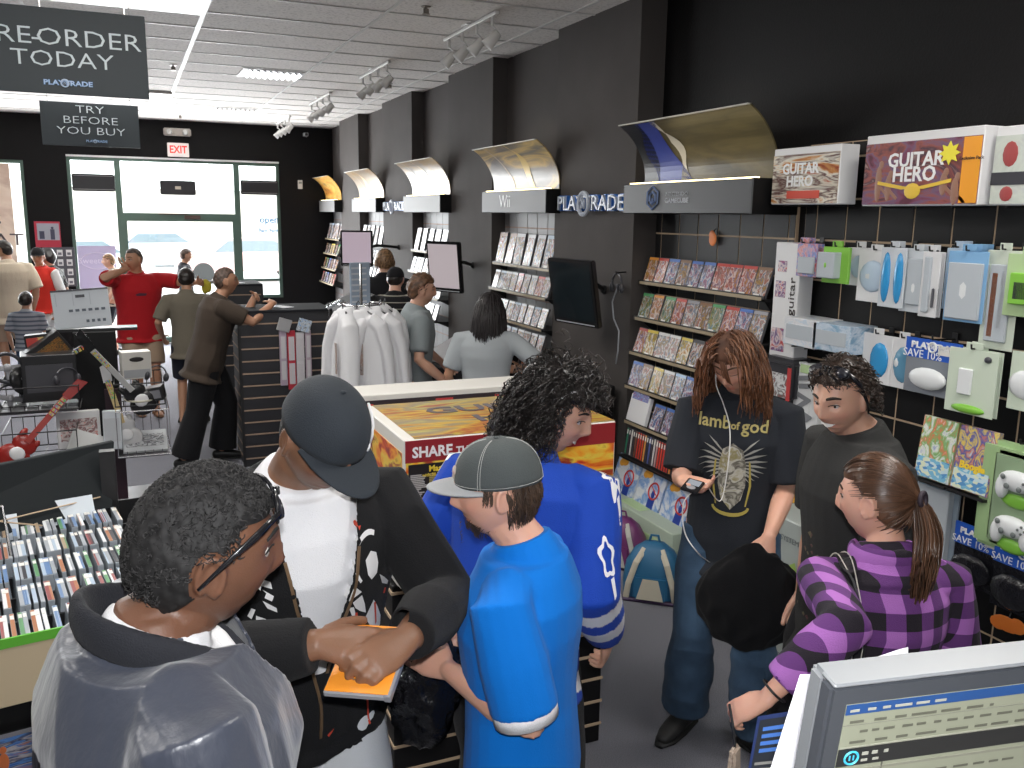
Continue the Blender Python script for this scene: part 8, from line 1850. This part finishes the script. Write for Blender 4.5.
for v, k_ in zip(bm.verts, h): v.co = V((v.co.x*.05*k_, v.co.y*.04*k_, v.co.z*.075*k_))
me = bpy.data.meshes.new('yc'); bm.to_mesh(me); bm.free(); me.shade_smooth(); link('cloth', me, mat('yellow_plush', (.5, .42, .04), .9), t)
def leaflet(lab, loc, rz, m_=None): t = thing('leaflet', lab, 'paper', loc, rot=(0, 0, rz)); f = MB(); f.box((0, 0, .002), (.12, .20, .003)); link('sheet', f.mesh('s'), m_ or mat('paper_white', (.78,)*3), t); f = MB(); f.box((0, .03, .004), (.09, .1, .001)); link('print', f.mesh('s'), mat('print_soft', (.5, .5, .52), .5), t)
leaflet('white leaflet on top of the nearer slatted gondola', (1.23, 8.0, 1.376), .5); leaflet('white open magazine on the farther slatted gondola', (1.05, 9.95, 1.451), .4)
# packs hanging on the front of the gondola
for i, (x, w_, h_, z, c1, lab) in enumerate(((1.185, .06, .48, .72, mat('lilac_pack', (.42, .34, .42), .3), 'lilac strip pack, left of the hanging group on the slatted gondola'), (1.255, .07, .52, .68, mat('red_pack', (.5, .04, .06), .3), 'red-edged white strip pack, second on the slatted gondola'), (1.33, .07, .50, .68, mat('white_pack', (.6, .58, .6), .3), 'white strip pack with red sides, third on the slatted gondola'), (1.40, .05, .48, .72, mat('lilac_pack2', (.45, .36, .42), .3), 'lilac strip pack, right of the hanging group on the slatted gondola'))):
    t = thing('strip_pack', lab, 'package', (x, 7.70, z)); f = MB(); f.box((0, 0, h_/2), (w_, .03, h_)); link('card', f.mesh('c', bevel=.002), c1, t); f = MB(); f.b2((-w_/2+.01, -.018, .05), (w_/2-.01, -.015, h_*.45)); f.b2((-w_/2+.01, -.018, h_*.5), (w_/2-.01, -.015, h_*.9)); link('window', f.mesh('w'), mat('win_white', (.6, .58, .60), .2), t); f = MB(); f.tube([(0, .0, h_-.01), (0, .05, h_)], .004, 5); link('hook', f.mesh('h'), blackm, t)
for (x, z, lab, m_) in ((1.20, 1.20, 'silver logo pack hanging at the top left of the group on the slatted gondola', mat('pack_silver', (.35, .35, .36), .3)), (1.37, 1.19, 'blue and white pack hanging at the top right of the group on the slatted gondola', art('blue_white_art', [(.1, .3, .6), (.6, .65, .7), (.02, .03, .05)], 4))):
    t = thing('small_pack', lab, 'package', (x, 7.69, z)); f = MB(); f.box((0, 0, .05), (.11, .03, .11), ry=.3); link('card', f.mesh('c', bevel=.003), m_, t); f = MB(); f.tube([(0, .0, .1), (0, .06, .11)], .004, 5); link('hook', f.mesh('h'), blackm, t)
# ---- kiosk beside the gondola
t = thing('game_kiosk', 'tall black game kiosk with a lavender side panel, right of the slatted gondola', 'kiosk', (1.80, 7.95, 0)); f = MB(); f.add([(-.15, -.3, 0), (.2, -.3, 0), (.2, .3, 0), (-.15, .3, 0), (-.15, -.3, 1.35), (.2, -.3, 1.50), (.2, .3, 1.50), (-.15, .3, 1.35)], [(3, 2, 1, 0), (4, 5, 6, 7), (0, 1, 5, 4), (1, 2, 6, 5), (2, 3, 7, 6), (3, 0, 4, 7)]); link('cabinet', f.mesh('c', bevel=.006), blackp, t)
f = MB(); f.b2((-.14, -.306, .35), (.19, -.30, .98)); link('lavender_panel', f.mesh('p'), mat('panel_lavender', (.45, .45, .62), .4), t); f = MB(); f.tube([(-.16, -.25, 1.40), (-.22, -.3, 1.44), (-.23, -.3, 1.2), (-.18, -.29, 1.05)], .008, 6); f.box((-.17, -.28, 1.42), (.14, .06, .02), ry=-.5); link('controller_cord', f.mesh('cc', smooth=False), chrome, t)
# ---- spinner rack above the hoodies and the hoodie rack
t = thing('garment_rack', 'chrome garment rack carrying white hooded tops', 'rack', (1.52, 6.25, 0)); f = MB(); f.tube([(0, 0, .04), (0, 0, 1.85)], .018, 10); f.tube([(.15*math.cos(a), .15*math.sin(a), 1.56) for a in [i*PI/12 for i in range(24)]], .010, 6, closed=True)
for i in range(4): a = i*PI/2; f.tube([(0, 0, 1.56), (.15*math.cos(a), .15*math.sin(a), 1.56)], .008, 6); f.tube([(0, 0, .05), (.3*math.cos(a+.4), .3*math.sin(a+.4), .02)], .014, 6)
link('frame', f.mesh('f', smooth=True), chrome, t)
f = MB(); f.box((0, 0, 1.70), (.16, .02, .32), rz=.3); link('sign_holder', f.mesh('s', bevel=.003), mat('holder_blue', (.30, .36, .44), .15), t); f = MB()
for i in range(7): f.box((-.01, -.014, 1.58+i*.04), (.12, .006, .012), rz=.3)
link('sign_lines', f.mesh('s'), mat('lines_grey', (.45, .48, .52), .3), t)
def hoodie_mesh(seed):
    f = MB(); f.tube([(0, 0, 0), (0, 0, .05), (0, 0, .30), (0, 0, .50), (0, 0, .60), (0, 0, .655)], [(.22, .055), (.225, .06), (.20, .055), (.19, .052), (.13, .045), (.07, .035)], 20, up=(0, 1, 0))
    for s_ in (-1, 1): f.tube([(s_*.10, 0, .60), (s_*.18, 0, .54), (s_*.225, .0, .38), (s_*.25, .0, .12), (s_*.25, 0, .06)], [(.05, .05), (.062, .05), (.055, .042), (.046, .036), (.036, .03)], 12)
    f.blob([(-.05, .035, .63), (0, .06, .62), (.05, .035, .63)], [(.05, .05)]*3, 12)
    me = remesh(f, .012, 3); folds(me, seed, .010, 22, (1, 1, .3)); return me
hmz = [hoodie_mesh(3), hoodie_mesh(12)]
hw = cloth('hoodie_white', (.80, .80, .82), .85)
for i, (a, lab) in enumerate(((-150, 'white hooded top hanging leftmost on the chrome rack'), (-112, 'white hooded top hanging second from the left on the chrome rack'), (-82, 'white hooded top with small dark print hanging in the middle of the chrome rack'), (-52, 'white hooded top hanging second from the right on the chrome rack'), (-18, 'white hooded top hanging rightmost on the chrome rack'))):
    rx_, ry_ = .17*math.cos(R(a)), .17*math.sin(R(a)); t = thing('hooded_top', lab, 'top', (1.52+rx_, 6.25+ry_, .885), R(a)+R(75 if i % 2 else 62), group='white hooded tops on the chrome rack')
    link('garment', hmz[i % 2], hw, t); f = MB(); f.tube([(-.18, 0, .585), (-.08, 0, .64), (0, 0, .655), (.08, 0, .64), (.18, 0, .585)], .008, 6); f.tube([(0, 0, .65), (0, 0, .70), (.012, 0, .715), (.02, 0, .70)], .004, 6); link('hanger', f.mesh('h'), dkc, t)
    f = MB(); f.b2((.03, -.075, .2), (.07, -.068, .42)); link('dark_print', f.mesh('p'), art('hood_print', [(.1, .08, .08), (.5, .45, .42), (.35, .2, .15), (.6, .6, .6)], 4), t)
# ---- poster and shelf at the far pillar
t = thing('wall_poster', 'red-framed poster with two dark figures on the black pillar left of the entrance', 'poster', (-1.14, FY-.03, 1.62)); f = MB(); f.box((0, 0, .20), (.36, .012, .40)); link('sheet', f.mesh('s'), mat('poster_crimson', (.45, .03, .06), .5), t); f = MB(); f.box((.01, -.008, .24), (.31, .004, .26)); link('pale_picture', f.mesh('s'), mat('poster_greyblue', (.35, .36, .42), .5), t); f = MB(); f.box((-.08, -.011, .19), (.07, .003, .12)); f.box((.07, -.011, .2), (.06, .003, .16)); f.ball((.07, -.011, .30), (.02, .002, .02), 8); link('dark_figures', f.mesh('s'), mat('fig_dark', (.05, .05, .09), .5), t)
t = thing('card_rack', 'grey wall rack of small white carded packs by the entrance pillar', 'rack', (-.98, FY-.04, 1.0)); f = MB(); f.b2((-.25, -.02, 0), (.2, .04, .62)); link('back_panel', f.mesh('b'), mat('rack_grey', (.08, .08, .1), .4), t)
t0_ = t
for i in range(4):
    for j in range(3):
        q = thing('carded_pack', 'small white carded pack in the wall rack, %s row, %s from the left' % (['bottom', 'second', 'third', 'top'][i], ORD[j]), 'package', (-1.12+j*.13, FY-.07, 1.03+i*.15), group='carded packs in the far wall rack'); f = MB(); f.box((0, 0, .05), (.08, .02, .10)); link('card', f.mesh('c'), whitep, q); f = MB(); f.box((0, -.011, .04), (.05, .003, .04)); link('print', f.mesh('c'), mat('pp_dark', (.15, .15, .18), .4), q)
# ================================================================ camera and light
cam = bpy.data.cameras.new('camera'); co = bpy.data.objects.new('camera', cam); COL.objects.link(co)
cam.sensor_fit = 'HORIZONTAL'; cam.sensor_width = 36; cam.lens = 36*877/1024; cam.clip_start = .05; cam.clip_end = 300
yaw, pit, rol = R(23.56), R(10.83), R(.79)
fw = V((math.sin(yaw)*math.cos(pit), math.cos(yaw)*math.cos(pit), -math.sin(pit))); rt = V((math.cos(yaw), -math.sin(yaw), 0)); up = rt.cross(fw)
r2 = rt*math.cos(rol)+up*math.sin(rol); u2 = -rt*math.sin(rol)+up*math.cos(rol)
M = Matrix.Identity(4)
for i in range(3): M[i][0] = r2[i]; M[i][1] = u2[i]; M[i][2] = -fw[i]
M.translation = (0, 0, 2.2); co.matrix_world = M; SC.camera = co
w = bpy.data.worlds.new('world'); SC.world = w; w.use_nodes = True; nt = w.node_tree; bg = nt.nodes['Background']
sky = nt.nodes.new('ShaderNodeTexSky'); sky.sky_type = 'PREETHAM' if False else 'HOSEK_WILKIE'; sky.turbidity = 5; sky.sun_direction = (.3, .5, .8)
mx = nt.nodes.new('ShaderNodeMix'); mx.data_type = 'RGBA'; mx.inputs[0].default_value = .8; mx.inputs[7].default_value = (1, 1, 1.02, 1)
nt.links.new(sky.outputs[0], mx.inputs[6]); nt.links.new(mx.outputs[2], bg.inputs[0]); bg.inputs[1].default_value = 6.5
def area(name, loc, rot, sx, sy, e, col=(1, 1, 1), spread=None):
    l = bpy.data.lights.new(name, 'AREA'); l.shape = 'RECTANGLE'; l.size = sx; l.size_y = sy; l.energy = e; l.color = col
    if spread: l.spread = spread
    o = bpy.data.objects.new(name, l); COL.objects.link(o); o.location = loc; o.rotation_euler = rot; return o
# daylight through the shop front
area('daylight_front', (.85, FY-.12, 1.6), (R(-90), 0, 0), 3.1, 2.7, 330, (.95, .98, 1))
area('daylight_left', (-2.9, FY-.12, 1.9), (R(-90), 0, 0), 2.8, 2.0, 160, (.95, .98, 1))
# the photographer's flash
fl = area('camera_flash', tuple(co.location+u2*.09+r2*.02-fw*.02), (0, 0, 0), .05, .03, 38, (.97, .98, 1))
fl.matrix_world = Matrix.Translation(co.location+u2*.09+r2*.02-fw*.02) @ M.to_3x3().to_4x4()
# ceiling fluorescents (the troffers' own tubes)
for x, y in ((.02, 6.92), (.02, 3.3), (-2.4, 3.3), (-2.4, 6.92), (2.46, 1.5), (.02, 12.4)):
    area('fluorescent_tubes', (x, y, CZ-.05), (0, 0, 0), 1.15, .55, 42, (1, .97, .92))
# fill spots added to brighten the canopies; the track cans are off
for y in (4.6, 7.2, 9.9, 12.5):
    l = bpy.data.lights.new('canopy_fill_spot', 'SPOT'); l.energy = 8; l.spot_size = R(60); l.color = (1, .86, .62); l.shadow_soft_size = .04
    o = bpy.data.objects.new('canopy_fill_spot', l); COL.objects.link(o); o.location = (2.35, y, CZ-.28); o.rotation_euler = (V((3.1, y, 2.6))-V((2.35, y, CZ-.28))).to_track_quat('-Z', 'Y').to_euler()
vs = SC.view_settings; vs.view_transform = 'Standard'; vs.look = 'None'; vs.exposure = 0; vs.gamma = 1; vs.use_curve_mapping = False
SC.cycles.use_denoising = True; SC.cycles.max_bounces = 6; SC.cycles.sample_clamp_indirect = 5
